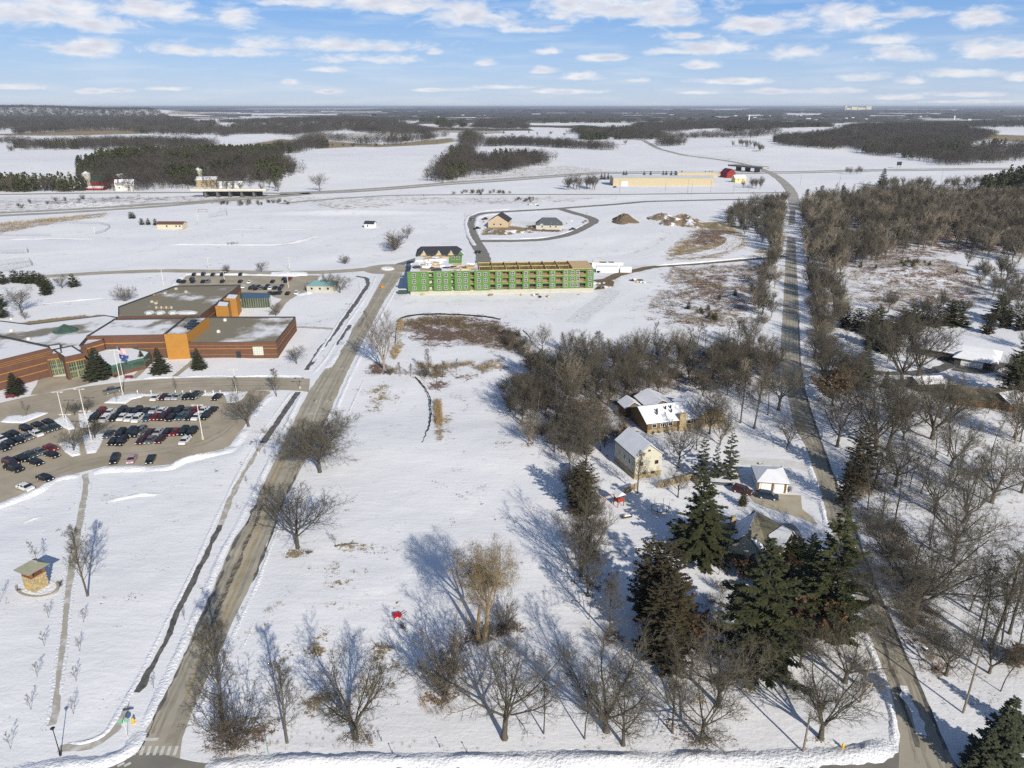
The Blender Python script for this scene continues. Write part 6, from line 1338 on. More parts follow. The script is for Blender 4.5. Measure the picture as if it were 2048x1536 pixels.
# --- teal shed behind the lot
ts = empty('shed', P(646, 580), 0, 'small pale shed with a teal hipped roof beside the rear parking lot', 'shed'); ts.rotation_euler[2] = -.06
def gable_house(parent, w, d, h, rh, wallm, roofm, over=.4, hip=0., gm=None, z0=-.3, wname='wall', rname='roof', snow=None, ridge='x', th=.22):
    """w along x, d along y; ridge along x or y; hip>0 pulls the ridge ends in"""
    mb = MB(); hw, hd = w / 2, d / 2
    if ridge == 'x':
        mb.add([(-hw, -hd, z0), (hw, -hd, z0), (hw, hd, z0), (-hw, hd, z0), (-hw, -hd, h), (hw, -hd, h), (hw, hd, h), (-hw, hd, h), (-hw, 0, h + rh), (hw, 0, h + rh)],
               [(0, 1, 5, 4), (2, 3, 7, 6)] + ([(1, 2, 6, 9, 5), (3, 0, 4, 8, 7)] if not hip else [(1, 2, 6, 5), (3, 0, 4, 7)]))
    else:
        mb.add([(-hw, -hd, z0), (hw, -hd, z0), (hw, hd, z0), (-hw, hd, z0), (-hw, -hd, h), (hw, -hd, h), (hw, hd, h), (-hw, hd, h), (0, -hd, h + rh), (0, hd, h + rh)],
               [(1, 2, 6, 5), (3, 0, 4, 7)] + ([(0, 1, 5, 8, 4), (2, 3, 7, 9, 6)] if not hip else [(0, 1, 5, 4), (2, 3, 7, 6)]))
    wl = mb.build(wname, wallm, parent)
    rb = MB(); s = rh / (hd if ridge == 'x' else hw); o_ = over
    for (m_, zt, k) in ((0, 0, 0), (1, th, 1)) if snow else ((0, 0, 0),):
        t0 = .03 + (0 if not k else .10); t1 = t0 + (.10 if not k else .14); e = o_ - (0 if not k else .06)
        if ridge == 'x':
            X0, X1 = -hw - e, hw + e; A_ = [(X0, -hd - e, h - e * s), (X1, -hd - e, h - e * s), (X1, hd + e, h - e * s), (X0, hd + e, h - e * s)]; R_ = [(X0 + hip, 0, h + rh), (X1 - hip, 0, h + rh)]
        else:
            Y0, Y1 = -hd - e, hd + e; A_ = [(hw + e, Y0, h - e * s), (hw + e, Y1, h - e * s), (-hw - e, Y1, h - e * s), (-hw - e, Y0, h - e * s)]; R_ = [(0, Y0 + hip, h + rh), (0, Y1 - hip, h + rh)]
        V_ = [(a_[0], a_[1], a_[2] + t) for t in (t0, t1) for a_ in (A_ + R_)]
        f = [(6, 7, 11, 10), (8, 9, 10, 11), (1, 0, 4, 5), (3, 2, 5, 4)] + ([(7, 8, 11), (9, 6, 10), (2, 1, 5), (0, 3, 4)] if hip else [(7, 11, 5, 1), (11, 8, 2, 5), (9, 10, 4, 3), (10, 6, 0, 4)]) + [ (0, 1, 7, 6), (2, 3, 9, 8)] + ([(1, 2, 8, 7), (3, 0, 6, 9)] if hip else [])
        if k == 0: rb.add(V_, f, 0)
        else: sb = MB(); sb.add(V_, f, 0)
    ro = rb.build(rname, roofm, parent)
    if snow: sb.build('snow_cover', snow, ro)
    return wl, ro
def win(parent, x, y, z, w, h, rz=0, frame=WHITE, glass=GLASSD, name='window'):
    f = MB(); t = .08; f.box((0, 0, h / 2), (w, .1, t)); f.box((0, 0, -h / 2), (w, .1, t)); f.box((-w / 2, 0, 0), (t, .1, h + t)); f.box((w / 2, 0, 0), (t, .1, h + t)); fo = f.build(name, frame, parent, (x, y, z), rz)
    g_ = MB(); g_.box((0, .02, 0), (w - .04, .05, h - .04)); g_.build('pane', glass, fo); return fo
gable_house(ts, 13, 9, 3.2, 1.5, CONC, TEAL, hip=3)
for x in (-4, 0, 4): win(ts, x, -4.56, 1.8, 1.2, 1.2)

# --- apartment building under construction
a0, b0 = P(822, 590), P(1186, 583.5); A0, D0, L0, an0 = wall_frame(a0, b0)
apt = empty('apartment_building', A0, an0, 'long three-storey apartment building under construction, sheathed in green boards with open roof framing', 'building')
n_ = 0; cx = [218,302,380,440,500,562,620,675,735,793,850,910,970,1030,1090,1150,1208,1268,1326,1385,1443,1500,1558,1617,1663,1705,1772]; op = {380,562,735,910,1030,1150,1268,1385,1500,1705}
U = lambda c_: (c_ - 183) / (1802 - 183) * L0 + (math.sin((c_ - 183) / 1619 * math.pi) * -.6)
f0, sh = 1.9, 3.05; TOP = f0 + 3 * sh; DEP = 19
fb = MB(); fb.box((L0 / 2, DEP / 2, f0 / 2 - .15), (L0 + .3, DEP + .3, f0 + .3)); fb.build('foundation', CONC, apt)
wm_ = MB(); edges_ = [0.] ; ops = sorted(U(c_) for c_ in op); ow = 3.1; cur = 0.
for u in ops:
    wm_.box(((cur + u - ow / 2) / 2, .2, (f0 + TOP) / 2), (u - ow / 2 - cur, .4, TOP - f0)); cur = u + ow / 2
    for s in range(3): z0_ = f0 + s * sh; wm_.box((u, .2, z0_ + sh - .32), (ow, .38, .60)); 
wm_.box(((cur + L0) / 2, .2, (f0 + TOP) / 2), (L0 - cur, .4, TOP - f0)); wm_.box((L0 - .2, DEP / 2 + .2, (f0 + TOP) / 2), (.4, DEP - .4, TOP - f0)); wm_.box((.2, DEP / 2 + .2, (f0 + TOP) / 2), (.4, DEP - .4, TOP - f0)); wm_.box((L0 / 2, DEP - .2, (f0 + TOP) / 2), (L0 - .8, .38, TOP - f0)); wm_.build('wall', GREENW, apt)
# projecting bays and dark trim lines between the units
for c_ in (440, 620, 793, 938, 1058, 1178, 1296, 1412, 1530, 1740):
    u = U(c_ - 27 if c_ < 900 else c_); part_box('trim_board', apt, (u, -.06, (f0 + TOP) / 2), (.14, .12, TOP - f0), 0, mat('trim_green_dark', (.05, .13, .03), .8))
for c_, w_ in ((250, 9.5), (470, 8.5), (647, 7.5), (822, 7.5)): mb = MB(); mb.box((U(c_), -.32, (f0 + TOP) / 2 + .1), (w_, .6, TOP - f0 + .2)); mb.build('bay', GREENW, apt)
wus = [c_ for c_ in cx if c_ not in op]
fm = MB(); w_, h_ = 1.5, 1.75; t = .13
fm.box((0, 0, h_ / 2), (w_ + t, .14, t)); fm.box((0, 0, -h_ / 2), (w_ + t, .14, t)); fm.box((-w_ / 2, 0, 0), (t, .14, h_)); fm.box((w_ / 2, 0, 0), (t, .14, h_)); fm.box((0, 0, 0), (t * .9, .12, h_)); fm.box((0, -.002, 0), (w_, .12, t * .8))
fme = fm.mesh('window', mat('frame_vinyl', (.58, .58, .55), .6)); pm = MB(); pm.box((0, .045, 0), (w_, .04, h_)); pme = pm.mesh('pane', GLASSD)
for s in range(3):
    for c_ in wus:
        off = -.70 if c_ < 900 else -.07
        fo = obj('window', fme, apt, (U(c_), off, f0 + s * sh + 1.65)); obj('pane', pme, fo)
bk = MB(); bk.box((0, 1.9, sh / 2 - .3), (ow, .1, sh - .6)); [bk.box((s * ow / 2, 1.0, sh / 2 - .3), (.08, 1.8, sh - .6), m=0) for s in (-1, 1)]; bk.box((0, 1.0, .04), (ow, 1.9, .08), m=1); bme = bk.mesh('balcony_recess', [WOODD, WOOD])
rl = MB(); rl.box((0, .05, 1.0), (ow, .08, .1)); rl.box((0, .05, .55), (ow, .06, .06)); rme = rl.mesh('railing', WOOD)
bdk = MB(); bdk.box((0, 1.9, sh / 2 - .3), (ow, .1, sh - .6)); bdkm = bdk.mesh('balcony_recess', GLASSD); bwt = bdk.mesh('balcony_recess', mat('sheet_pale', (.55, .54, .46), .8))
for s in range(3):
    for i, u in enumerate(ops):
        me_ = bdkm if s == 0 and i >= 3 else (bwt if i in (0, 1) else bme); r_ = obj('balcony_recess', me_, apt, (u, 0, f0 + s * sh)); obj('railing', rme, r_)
for (c0_, c1_, z_) in ((1180, 1740, TOP - sh * .05 - 2.6), (1530, 1700, f0 + sh * 1.05), (240, 340, TOP + .1), (465, 590, TOP + .1)): mb = MB(); mb.box(((U(c0_) + U(c1_)) / 2, -.22, z_), (U(c1_) - U(c0_), .1, .22)); mb.build('lumber_ledger', WOOD, apt)
# top: bare joists and partitions on the right, snow and wrap on the left, a sheathed deck at the far right
dk = MB(); dk.box((L0 / 2, DEP / 2, TOP - 2.4), (L0 - .9, DEP - .9, .3)); dk.build('floor_deck', WOODD, apt)
uj0, uj1, uj2 = U(800), U(1620), U(1802)
jm = MB(); jm.box((0, DEP / 2, 0), (.09, DEP - .6, .34)); jme = jm.mesh('joist', WOOD)
n_ = 92
for i in range(n_): u = uj0 + (uj1 - uj0) * (i + .5) / n_; obj('joist', jme, apt, (u, 0, TOP - .25 + .04 * (i % 3)))
for k in range(8): u = uj0 + (uj1 - uj0) * k / 7; mb = MB(); mb.box((0, DEP / 2, 0), (.25, DEP - .5, .9)); mb.build('truss', WOOD, apt, (u, 0, TOP + .28))
for y_ in (.3, DEP * .52, DEP - .3): mb = MB(); mb.box(((uj0 + uj1) / 2, y_, TOP + .15), (uj1 - uj0, .28, .34)); mb.build('top_plate', WOOD, apt)
mb = MB(); mb.box(((uj1 + uj2) / 2, DEP / 2, TOP + .25), (uj2 - uj1, DEP, .2)); mb.build('roof_sheathing', WOOD, apt)
for i in range(14): mb = MB(); mb.tube([(0, 0, 0), (.5 * (i % 3 - 1), DEP * .47, 1.6)], [.06, .06], 4); mb.build('brace', WOOD, apt, (uj0 + (uj1 - uj0) * (i + .4) / 14, 0.3, TOP + .1))
lf = MB(); lf.box((uj0 / 2, DEP / 2, TOP - .1), (uj0 - .2, DEP - .4, .3)); lf.build('snowy_deck', mat('deck_snow', (.76, .77, .80), .8, col2=(.40, .33, .24), vscale=.16, thr=(.52, .6), detail=5), apt)
RR_ = random.Random(5)
for i in range(34): mb = MB(); s = (RR_.uniform(1.2, 5), RR_.uniform(.8, 3), RR_.uniform(.2, .8)); mb.box((0, 0, s[2] / 2), s); mb.build('material_stack', RR_.choice([TARP, TARP, WOOD, WOODD, SHINGB]), apt, (RR_.uniform(2, uj0 - 3), RR_.uniform(2, DEP - 2), TOP + .05), RR_.uniform(-.4, .4))
# rear wing with black roof
wl = U(640) ; wv = MB(); wv.box((wl * .36 + .5, DEP + 13, 4.6), (wl * .72, 26, 9.3)); wv.box((wl / 2 + .5, DEP + 35, 5.2), (wl, 17.6, 10.4)); wv.build('rear_wall', GREENW, apt)
sd_ = MB(); sd_.box((wl * .36 + .5, DEP + 13, 9.5), (wl * .72, 25, .4)); sd_.build('snowy_deck', MATS['deck_snow'], apt)
for i in range(40): mb = MB(); s = (RR_.uniform(1.2, 6), RR_.uniform(.8, 3), RR_.uniform(.2, .9)); mb.box((0, 0, s[2] / 2), s); mb.build('material_stack', RR_.choice([TARP, TARP, TARP, WOOD, WOODD]), apt, (RR_.uniform(2, wl * .66), DEP + RR_.uniform(1, 23), 9.7), RR_.uniform(-.4, .4))
rf = MB(); rf.add([(.3, DEP + 25.6, 10.1), (wl + .8, DEP + 25.6, 10.1), (wl + .8, DEP + 44, 10.1), (.3, DEP + 44, 10.1), (3, DEP + 34, 13.6), (wl - 2, DEP + 34, 13.6)], [(0, 1, 5, 4), (2, 3, 4, 5), (1, 2, 5), (3, 0, 4)]); rf.build('roof', SHINGB, apt)
for i, u in enumerate((4.5, 12.5, 19, 24.5)):
    gm = MB(); gm.add([(-2.2, 0, 0), (2.2, 0, 0), (0, 0, 2.4), (0, 6, 2.6), (-2.6, .4, -.1), (2.6, .4, -.1)], [(0, 1, 2)], 0); gm.add([(-2.5, -.2, -.2), (0, -.2, 2.6), (0, 6, 2.7), (-2.5, 3, -.2)], [(0, 1, 2, 3)], 1); gm.add([(2.5, -.2, -.2), (0, -.2, 2.6), (0, 6, 2.7), (2.5, 3, -.2)], [(3, 2, 1, 0)], 1)
    gm.build('dormer', [GREENW if i == 3 else WOOD, ROOFSNOW], apt, (u, DEP + 25.4, 10.2)).scale = (.75, .8, .7)
for u_ in (wl - 4.2, wl - 1.6):
    fo = obj('window', fme, apt, (u_, DEP + 26.1, 8.7)); obj('pane', pme, fo)
for u_ in (3, 7, 11, 15): mb = MB(); mb.box((0, 0, 0), (2.6, .12, 3.4)); mb.build('sheathing_sheet', WOOD if u_ % 4 else TARP, apt, (u_, DEP + 26.1, 8.6))
for z_ in (5.2, 8.4):
    fo = obj('window', fme, apt, (wl + .58, DEP + 30, z_), math.pi / 2); obj('pane', pme, fo); fo = obj('window', fme, apt, (wl + .58, DEP + 36, z_), math.pi / 2); obj('pane', pme, fo)

# --- houses of the new subdivision
def house(name, x, y, rz, w, d, h, rh, wm_, rm_, label, cat='house', snow=None, ridge='x', hip=0., wins=(), chim=None, over=.5, zoff=0., group=None):
    p = G(x, y); e = empty(name, p, rz, label, cat, group); gable_house(e, w, d, h, rh, wm_, rm_, over, hip, snow=snow, ridge=ridge)
    for (sx_, sy_, z_, ww, hh_, r_) in wins: win(e, sx_, sy_, z_, ww, hh_, r_)
    if chim: cb = MB(); cb.box((chim[0], chim[1], chim[2]), (1.0, .9, 2.2)); cb.build('chimney', STONE2, e)
    return e
house('house', 1000, 452, -.15, 15, 17, 4.6, 4.6, mat('siding_tan', (.50, .40, .27), .8), SHINGB, 'tan gabled new house with a black roof on bare mounded dirt', ridge='y', wins=[(-3, -8.55, 2.5, 1.3, 1.3, 0), (2, -8.55, 2.5, 1.3, 1.3, 0)])
house('house', 1098, 456, -.05, 19, 13, 3.4, 4.2, mat('siding_grey', (.52, .49, .42), .8), mat('shingle_slate', (.09, .10, .11), .8, col2=(.5, .5, .5), vscale=.25, thr=(.62, .66)), 'low grey new house with snow-patched slate roof', hip=5, wins=[(-5, -6.55, 2, 1.2, 1.2, 0), (1, -6.55, 2, 1.2, 1.2, 0), (5, -6.55, 2, 1.2, 1.2, 0)])
def mound(x, y, rx, ry, h, m, label, seed=1, name='dirt_pile', group=None):
    c = G(x, y); n, k = 26, 9; V_ = [(0, 0, h * 1.0)]; R = np.random.default_rng(seed)
    for j in range(1, k + 1):
        t = j / k
        for i in range(n): a = 6.283 * i / n; q = 1 + .22 * math.sin(3 * a + seed) + .12 * math.sin(5 * a + seed * 2); V_.append((rx * q * t * math.cos(a), ry * q * t * math.sin(a), h * max(0, (1 - t ** 1.25)) * (1 + .10 * R.normal() * (t < .95)) - (.3 if j == k else 0)))
    F_ = [(0, 1 + i, 1 + (i + 1) % n) for i in range(n)]; f4 = [(1 + j * n + i, 1 + (j + 1) * n + i, 1 + (j + 1) * n + (i + 1) % n, 1 + j * n + (i + 1) % n) for j in range(k - 1) for i in range(n)]
    me = bpy.data.meshes.new(name); me.from_pydata(V_, [], F_ + f4); me.materials.append(m); o = obj(name, me, loc=c); tag(o, label, 'dirt pile', group); return o
mound(1010, 465, 17, 10, 2.2, DIRTS, 'long lumpy spoil heap in front of the tan gabled house', 1)
mound(1247, 443, 10, 14, 6.0, DIRT, 'brown conical soil pile left of the two other piles', 2, group='soil piles'); mound(1325, 436, 14, 16, 3.5, DIRTS, 'low dark soil pile between the cone and the snowy pile', 3, group='soil piles'); mound(1366, 446, 18, 22, 6.5, DIRTS, 'largest soil pile streaked with snow near the dark copse', 4, group='soil piles')
mound(1430, 452, 22, 16, 2.8, mat('weedy_mound', (.20, .16, .09), .95, col2=(.5, .48, .42), vscale=.2, thr=(.55, .65)), 'round weedy hump beside the dark copse', 5, group='soil piles')
mound(1060, 458, 8, 4, 1.0, DIRT, 'small reddish soil heap beside the grey new house', 6); mound(1208, 574, 4, 4, 1.0, DIRTS, 'snow-streaked rubble heap at the end of the green building', 7)
# --- sheds and farm across the local road
e = house('storage_building', 1280, 369.5, .02, 66, 26, 9, 1.6, TAN, METR, 'left one of two long tan metal storage buildings', 'building', wins=())
dd = MB(); dd.box((-20, -13.1, 2.5), (7, .2, 5)); dd.build('garage_door', WHITE, e)
house('storage_building', 1378, 369, .0, 50, 24, 8.5, 1.6, TAN, METR, 'right one of two long tan metal storage buildings', 'building'); house('storage_building', 1392, 353, .0, 52, 18, 6, 1.2, TAN, METR, 'tan storage building set behind the two others', 'building')
house('barn', 1455, 355, .3, 12, 15, 6, 5, REDB, mat('barn_roof', (.14, .02, .03), .7), 'small dark red barn with a red roof beside the overpass', 'barn', ridge='y'); house('house', 1477, 364, .2, 14, 9, 5, 3, mat('siding_yellow', (.60, .50, .25), .8), ROOFSNOW, 'yellow farmhouse in trees right of the dark red barn', wins=[(-3, -4.6, 3, 1.2, 1.4, 0), (3, -4.6, 3, 1.2, 1.4, 0)])
house('barn', 194, 378, .0, 24, 14, 9, 5, REDB, mat('roof_dkgreen', (.03, .09, .06), .6), 'bright red barn with green roof beside a concrete silo', 'barn'); house('farm_shed', 163, 380, .0, 50, 9, 2.4, 1.6, REDB, ROOFSNOW, 'long low red shed in front of the bright red barn', 'shed'); house('house', 252, 380, .3, 18, 12, 6, 5, mat('siding_farm', (.6, .58, .52), .8), mat('roof_grey_snow', (.25, .26, .26), .8, col2=(.8, .8, .82), vscale=.1, thr=(.45, .5)), 'grey-white farmhouse right of the bright red barn', wins=[(-5, -6.1, 3, 1.5, 1.5, 0), (4, -6.1, 3, 1.5, 1.5, 0)]); house('barn', 242, 373, .1, 10, 16, 8, 5, REDB, ROOFSNOW, 'narrow red barn with a snowy roof behind the farmhouse', 'barn', ridge='y')
house('house', 417, 374, .1, 22, 14, 8, 3, STONE2, ROOFSNOW, 'pale stone farmhouse with a snowy roof beyond the bridge', wins=[(-5, -7.1, 3, 1.5, 1.5, 0), (4, -7.1, 3, 1.5, 1.5, 0)]); house('farm_shed', 462, 375, .1, 26, 10, 3.5, 3, mat('siding_farm', (.6, .58, .52), .8), ROOFSNOW, 'white low shed right of the pale stone farmhouse', 'shed')
for x, y, lab in ((178, 379, 'concrete silo beside the bright red barn'), (401, 371, 'pale concrete silo beside the stone farmhouse')):
    s = empty('silo', G(x, y), 0, lab, 'silo', 'silos'); mb = MB(); mb.cyl((0, 0, -.5), 4.2, 17, 14); mb.build('tank', CONC, s); mb = MB(); mb.cyl((0, 0, 16.5), 4.3, 2.4, 14, r2=.5); mb.build('cap', METR, s)
# field house, white shed and far equipment on the playing fields
e = house('field_house', 345, 456, -.03, 19, 8, 3.4, 1.4, mat('block_pale', (.55, .49, .36), .9), mat('roof_rust', (.13, .07, .05), .8), 'pale block concession building with a rust roof by the playing field', 'building', wins=[(5, -4.05, 2, 1.4, 1.2, 0), (7.6, -4.05, 2, 1.4, 1.2, 0), (-2, -4.05, 2, 1.2, 1.6, 0)])
house('shed', 741, 455, -.15, 7, 6, 3.2, 1.6, WHITE, SHINGB, 'small white shed with a dark roof alone on the snowfield', 'shed', ridge='x', wins=[(-1, -3.05, 1.6, 1, 1.6, 0)])
# --- bridge of the upper road over the highway
br = empty('road_bridge', G(450, 398), .03, 'concrete bridge with dark piers carrying the far road over the highway', 'bridge'); Lw = (P(525, 386) - P(383, 386)).length
mb = MB(); mb.box((0, 18, 6.4), (Lw, 12, 1.1)); mb.build('deck', CONC, br); mb = MB(); mb.box((0, 12.2, 7.4), (Lw, .4, 1.0)); mb.build('railing', STEEL, br)
for i in range(5): mb = MB(); mb.box((0, 0, 3), (2.0, 8, 6)); mb.build('pier', mat('pier_and_shade_dark', (.12, .12, .12), .9), br, (Lw * (-.32 + .16 * i), 18, 0))
mb = MB(); mb.box((0, 24.5, 2.8), (Lw * .8, .5, 5.6)); mb.build('shade_wall', MATS['pier_and_shade_dark'], br)  # dark sheet standing in for the shade beneath the deck
ob = empty('road_bridge', G(1495, 343), -1.0, 'dark overpass where the country road crosses the far highway', 'bridge'); mb = MB(); mb.box((0, 0, 7), (60, 13, 1.2)); mb.build('deck', HWY, ob)
mb = MB(); mb.box((0, -6.6, 6.8), (60, .3, 2.2)); mb.box((0, 6.6, 6.8), (60, .3, 2.2)); mb.build('railing', mat('pier_and_shade_dark', (.12, .12, .12), .9), ob)
for i in range(3): mb = MB(); mb.box((0, 0, 3.2), (1.5, 10, 6.4)); mb.build('pier', MATS['pier_and_shade_dark'], ob, (-16 + 16 * i, 0, 0))

# ---------------------------------------------------------------- houses by the lane
# barn-like cream house
fl, fr = P(1268, 960), P(1321, 950.5); A1, D1, L1, an1 = wall_frame(fl, fr)
bh = empty('house', (fl + fr) / 2 + Vector((-D1.y, D1.x, 0)) * 5.2, an1, 'tall cream barn-like house with a stone base and steep snowy roof', 'house'); 
gable_house(bh, L1, 10.4, 5.9, 2.9, CREAM, SHINGB, .25, snow=ROOFSNOW, ridge='y')
mb = MB(); mb.box((0, -5.26, .75), (L1 + .1, .14, 1.5)); mb.box((-L1 / 2 - .03, 0, .75), (.12, 10.5, 1.5)); mb.build('stone_base', STONE2, bh)
for x_, z_, w_, h_ in ((0, 7.3, .55, .4), (-2.0, 4.0, .9, .9), (2.2, 3.9, .9, .9), (-1, 1.5, .8, .6), (1.4, 1.3, .8, .6)): win(bh, x_, -5.26 if z_ > 1.6 else -5.36, z_, w_, h_, frame=BROWNW)
for y_ in (-2.5, 0, 2.5): win(bh, -L1 / 2 - .02, y_, 3.8, .8, 1.2, math.pi / 2)
# long ranch house
ra_, rb_ = P(1294, 869), P(1392, 857); A2, D2, L2, an2 = wall_frame(ra_, rb_); nrm = Vector((-D2.y, D2.x, 0))
rh_ = empty('house', (ra_ + rb_) / 2 + nrm * 5.5, an2, 'long brown ranch house with a snowy roof, stone base and stone chimney', 'house')
gable_house(rh_, L2, 11, 3.6, 2.3, BROWNW, SHINGB, .8, snow=ROOFSNOW)
mb = MB(); mb.box((0, -5.55, .7), (L2, .12, 1.4)); mb.build('stone_base', STONE2, rh_); mb = MB(); mb.box((2.6, -6.0, 2.6), (1.9, 1.0, 5.6)); mb.build('chimney', STONE2, rh_)
for x_ in (-L2 / 2 + 2, -L2 / 2 + 5, -3, -.6, 5, 7): win(rh_, x_, -5.54, 2.35, 1.3, 1.1)
for x_, y_ in ((-3.5, -2.6), (-3.9, -3.6), (-.6, -2.0), (1.0, -1.9), (.5, -3.4)): mb = MB(); mb.cyl((x_, y_, 4.2 + (5.5 + y_) * .42 * .8), .22, .9, 8); mb.build('roof_vent', BLACKM, rh_)
gar = Vector((L2 / 2 + 4.0, -1.2, 0)); mb = MB()
gw_ = empty('_tmp', (0, 0, 0)); 
def wing(parent, loc, rz, *a, **k):
    t_ = empty('_tmp', (0, 0, 0)); wl_, ro_ = gable_house(t_, *a, **k)
    for o_ in (wl_, ro_): o_.parent = parent; o_.location = loc; o_.rotation_euler = (0, 0, rz)
    bpy.data.objects.remove(t_); return wl_, ro_
bpy.data.objects.remove(gw_)
w_, r_ = wing(rh_, (L2 / 2 + 4.2, .8, .0), 0, 9, 13, 3.5, 2.1, STONE2, SHINGB, .7, snow=ROOFSNOW, ridge='y', wname='garage_wing', rname='garage_roof')
mb = MB(); mb.add([(-4.4, -.06, 3.5), (4.4, -.06, 3.5), (0, -.06, 5.5)], [(0, 1, 2)]); mb.build('gable_siding', ORANGE, rh_, (L2 / 2 + 4.2, -5.7, 0)); 
w_, r_ = wing(rh_, (-L2 / 2 + 9, 9, 0), 0, 8, 9, 3.3, 1.9, BROWNW, SHINGB, .5, snow=ROOFSNOW, ridge='y', wname='rear_wing', rname='rear_roof')
w_, r_ = wing(rh_, (-L2 / 2 + 1.5, 9.5, 0), 0, 5, 5, 2.8, 1.6, BROWNW, SHINGB, .4, snow=ROOFSNOW, ridge='y', wname='rear_shed', rname='rear_roof')
# white garage
ga, gb = P(1514, 982), P(1574, 986); A3, D3, L3, an3 = wall_frame(ga, gb); nrm = Vector((-D3.y, D3.x, 0))
gg = empty('garage', (ga + gb) / 2 + nrm * 3.8, an3, 'white double garage with a hipped snowy roof beside the brown driveway', 'garage'); gable_house(gg, L3, 7.6, 2.5, 1.25, WHITE, SHINGB, .4, hip=2.9, snow=ROOFSNOW)
for x_, w_ in ((-1.9, 2.1), (1.2, 2.1)):
    mb = MB(); [mb.box((0, 0, -.75 + .5 * k), (w_, .08, .46)) for k in range(4)]; mb.build('garage_door', WHITE, gg, (x_ + .3, -3.85, 1.15))
for x_ in (-3.3, .0, 2.8): mb = MB(); mb.box((0, 0, 0), (.5, .12, 2.2)); mb.build('door_trim', BROWNW, gg, (x_, -3.86, 1.1))
# house with two steep wings
hc = P(1512, 1021, 6.5) - Vector((.6, 2.4, 6.5)); xh = empty('house', hc, 0, 'house with steep crossed gable roofs, half bare olive shingles and half snow', 'house')
w_, r_ = wing(xh, (-1.6, -2.2, 0), math.radians(-28), 6.6, 9.5, 2.9, 3.6, CREAM, SHING, .35, snow=None, ridge='y', wname='wall', rname='roof')
def slope_snow(parent, loc, rz, pts, m=ROOFSNOW):
    mb = MB(); n = len(pts); mb.add([(p[0], p[1], p[2] + .18) for p in pts] + [(p[0], p[1], p[2] + .32) for p in pts], [tuple(range(n, 2 * n)), tuple(range(n))[::-1]] + [(i, (i + 1) % n, n + (i + 1) % n, n + i) for i in range(n)]); return mb.build('snow_cover', m, parent, loc, rz)
slope_snow(xh, (-1.6, -2.2, 0), math.radians(-28), [(-3.6, -5.0, 2.55), (-.05, -5.0, 6.5), (-.05, 5.0, 6.5), (-3.6, 5.0, 2.55)][::-1])
slope_snow(xh, (-1.6, -2.2, 0), math.radians(-28), [(.9, -4.9, 5.5), (3.6, -4.9, 2.55), (3.6, -2.4, 2.55), (1.8, -3.2, 4.5)][::-1][::-1])
w_, r_ = wing(xh, (2.6, -1.7, 0), math.radians(33), 6.4, 9.0, 2.9, 3.6, CREAM, SHING, .35, snow=None, ridge='y', wname='wall', rname='roof')
slope_snow(xh, (2.6, -1.7, 0), math.radians(33), [(.05, -4.8, 6.5), (3.5, -4.8, 2.55), (3.5, 4.8, 2.55), (.05, 4.8, 6.5)][::-1][::-1])
slope_snow(xh, (2.6, -1.7, 0), math.radians(33), [(-3.5, -4.8, 2.55), (-.05, -4.8, 6.5), (-.05, -2.4, 6.5), (-2.0, -1.0, 4.3), (-3.5, -2.6, 2.55)])
w_, r_ = wing(xh, (-5.8, .6, 0), 0, 4.4, 6.5, 2.4, .5, CREAM, SHING, .3, snow=None, ridge='x', wname='side_wing', rname='side_roof'); w_, r_ = wing(xh, (6.9, 1.2, 0), .0, 4.4, 5.6, 2.2, .4, CREAM, mat('deck_grey', (.16, .16, .17), .8), .3, ridge='x', wname='side_wing', rname='side_roof')
mb = MB(); mb.box((0, 0, 0), (.9, .9, 2.2)); mb.build('chimney', STONE2, xh, (-3.9, 2.2, 4.2))
for a_, b_, c_ in ((-1.6 + 2.2, -7.0, 0), (4.9, -5.4, 0)): win(xh, a_, b_, 1.8, 1.2, 1.2)
# small white-roofed shed in the hedgerow
e = house('shed', 1161, 951, 0, 4.2, 4.0, 2.3, .5, BROWNW, SHINGB, 'small shed with a flat white snowy roof in the hedgerow', 'shed', snow=ROOFSNOW)
# low dark house on the right
a_, b_ = P(1843, 712), P(1990, 737); A4, D4, L4, an4 = wall_frame(a_, b_); nrm = Vector((-D4.y, D4.x, 0))
mh = empty('house', (a_ + b_) / 2 + nrm * 6, an4, 'low dark modern house with wide snowy roofs behind trees on the right', 'house'); gable_house(mh, L4, 11, 3.0, 1.6, mat('siding_charcoal', (.07, .065, .06), .8), SHINGB, 1.0, hip=3, snow=ROOFSNOW)
w_, r_ = wing(mh, (L4 / 2 - 6, -6.5, 0), 0, 12, 6, 2.9, 1.5, MATS['siding_charcoal'], SHINGB, .8, hip=2.5, snow=ROOFSNOW, wname='garage_wing', rname='garage_roof')
mb = MB(); mb.box((0, 0, 0), (6.6, .1, 2.3)); mb.build('garage_door', WHITE, mh, (L4 / 2 - 6.8, -9.56, 1.2))
for x_ in (-14, -10.5, -6, -2, 2, 5): win(mh, x_, -5.54, 1.7, 1.8, 1.5, frame=BLACKM)
e = house('house', 1849, 776, .12, 9, 6, 2.6, 1.3, MATS['siding_charcoal'], SHINGB, 'small grey outbuilding below the low dark house', 'shed', snow=ROOFSNOW); e2 = house('house', 1960, 805, -.3, 16, 9, 2.8, 2.0, BROWNW, mat('roof_brown', (.15, .13, .09), .9), 'brown-roofed house hidden among trees at the right', wins=())
e3 = house('house', 2012, 812, .3, 8, 8, 2.8, 1.8, BROWNW, SHINGB, 'snow-roofed house end among trees at the right edge', snow=ROOFSNOW)
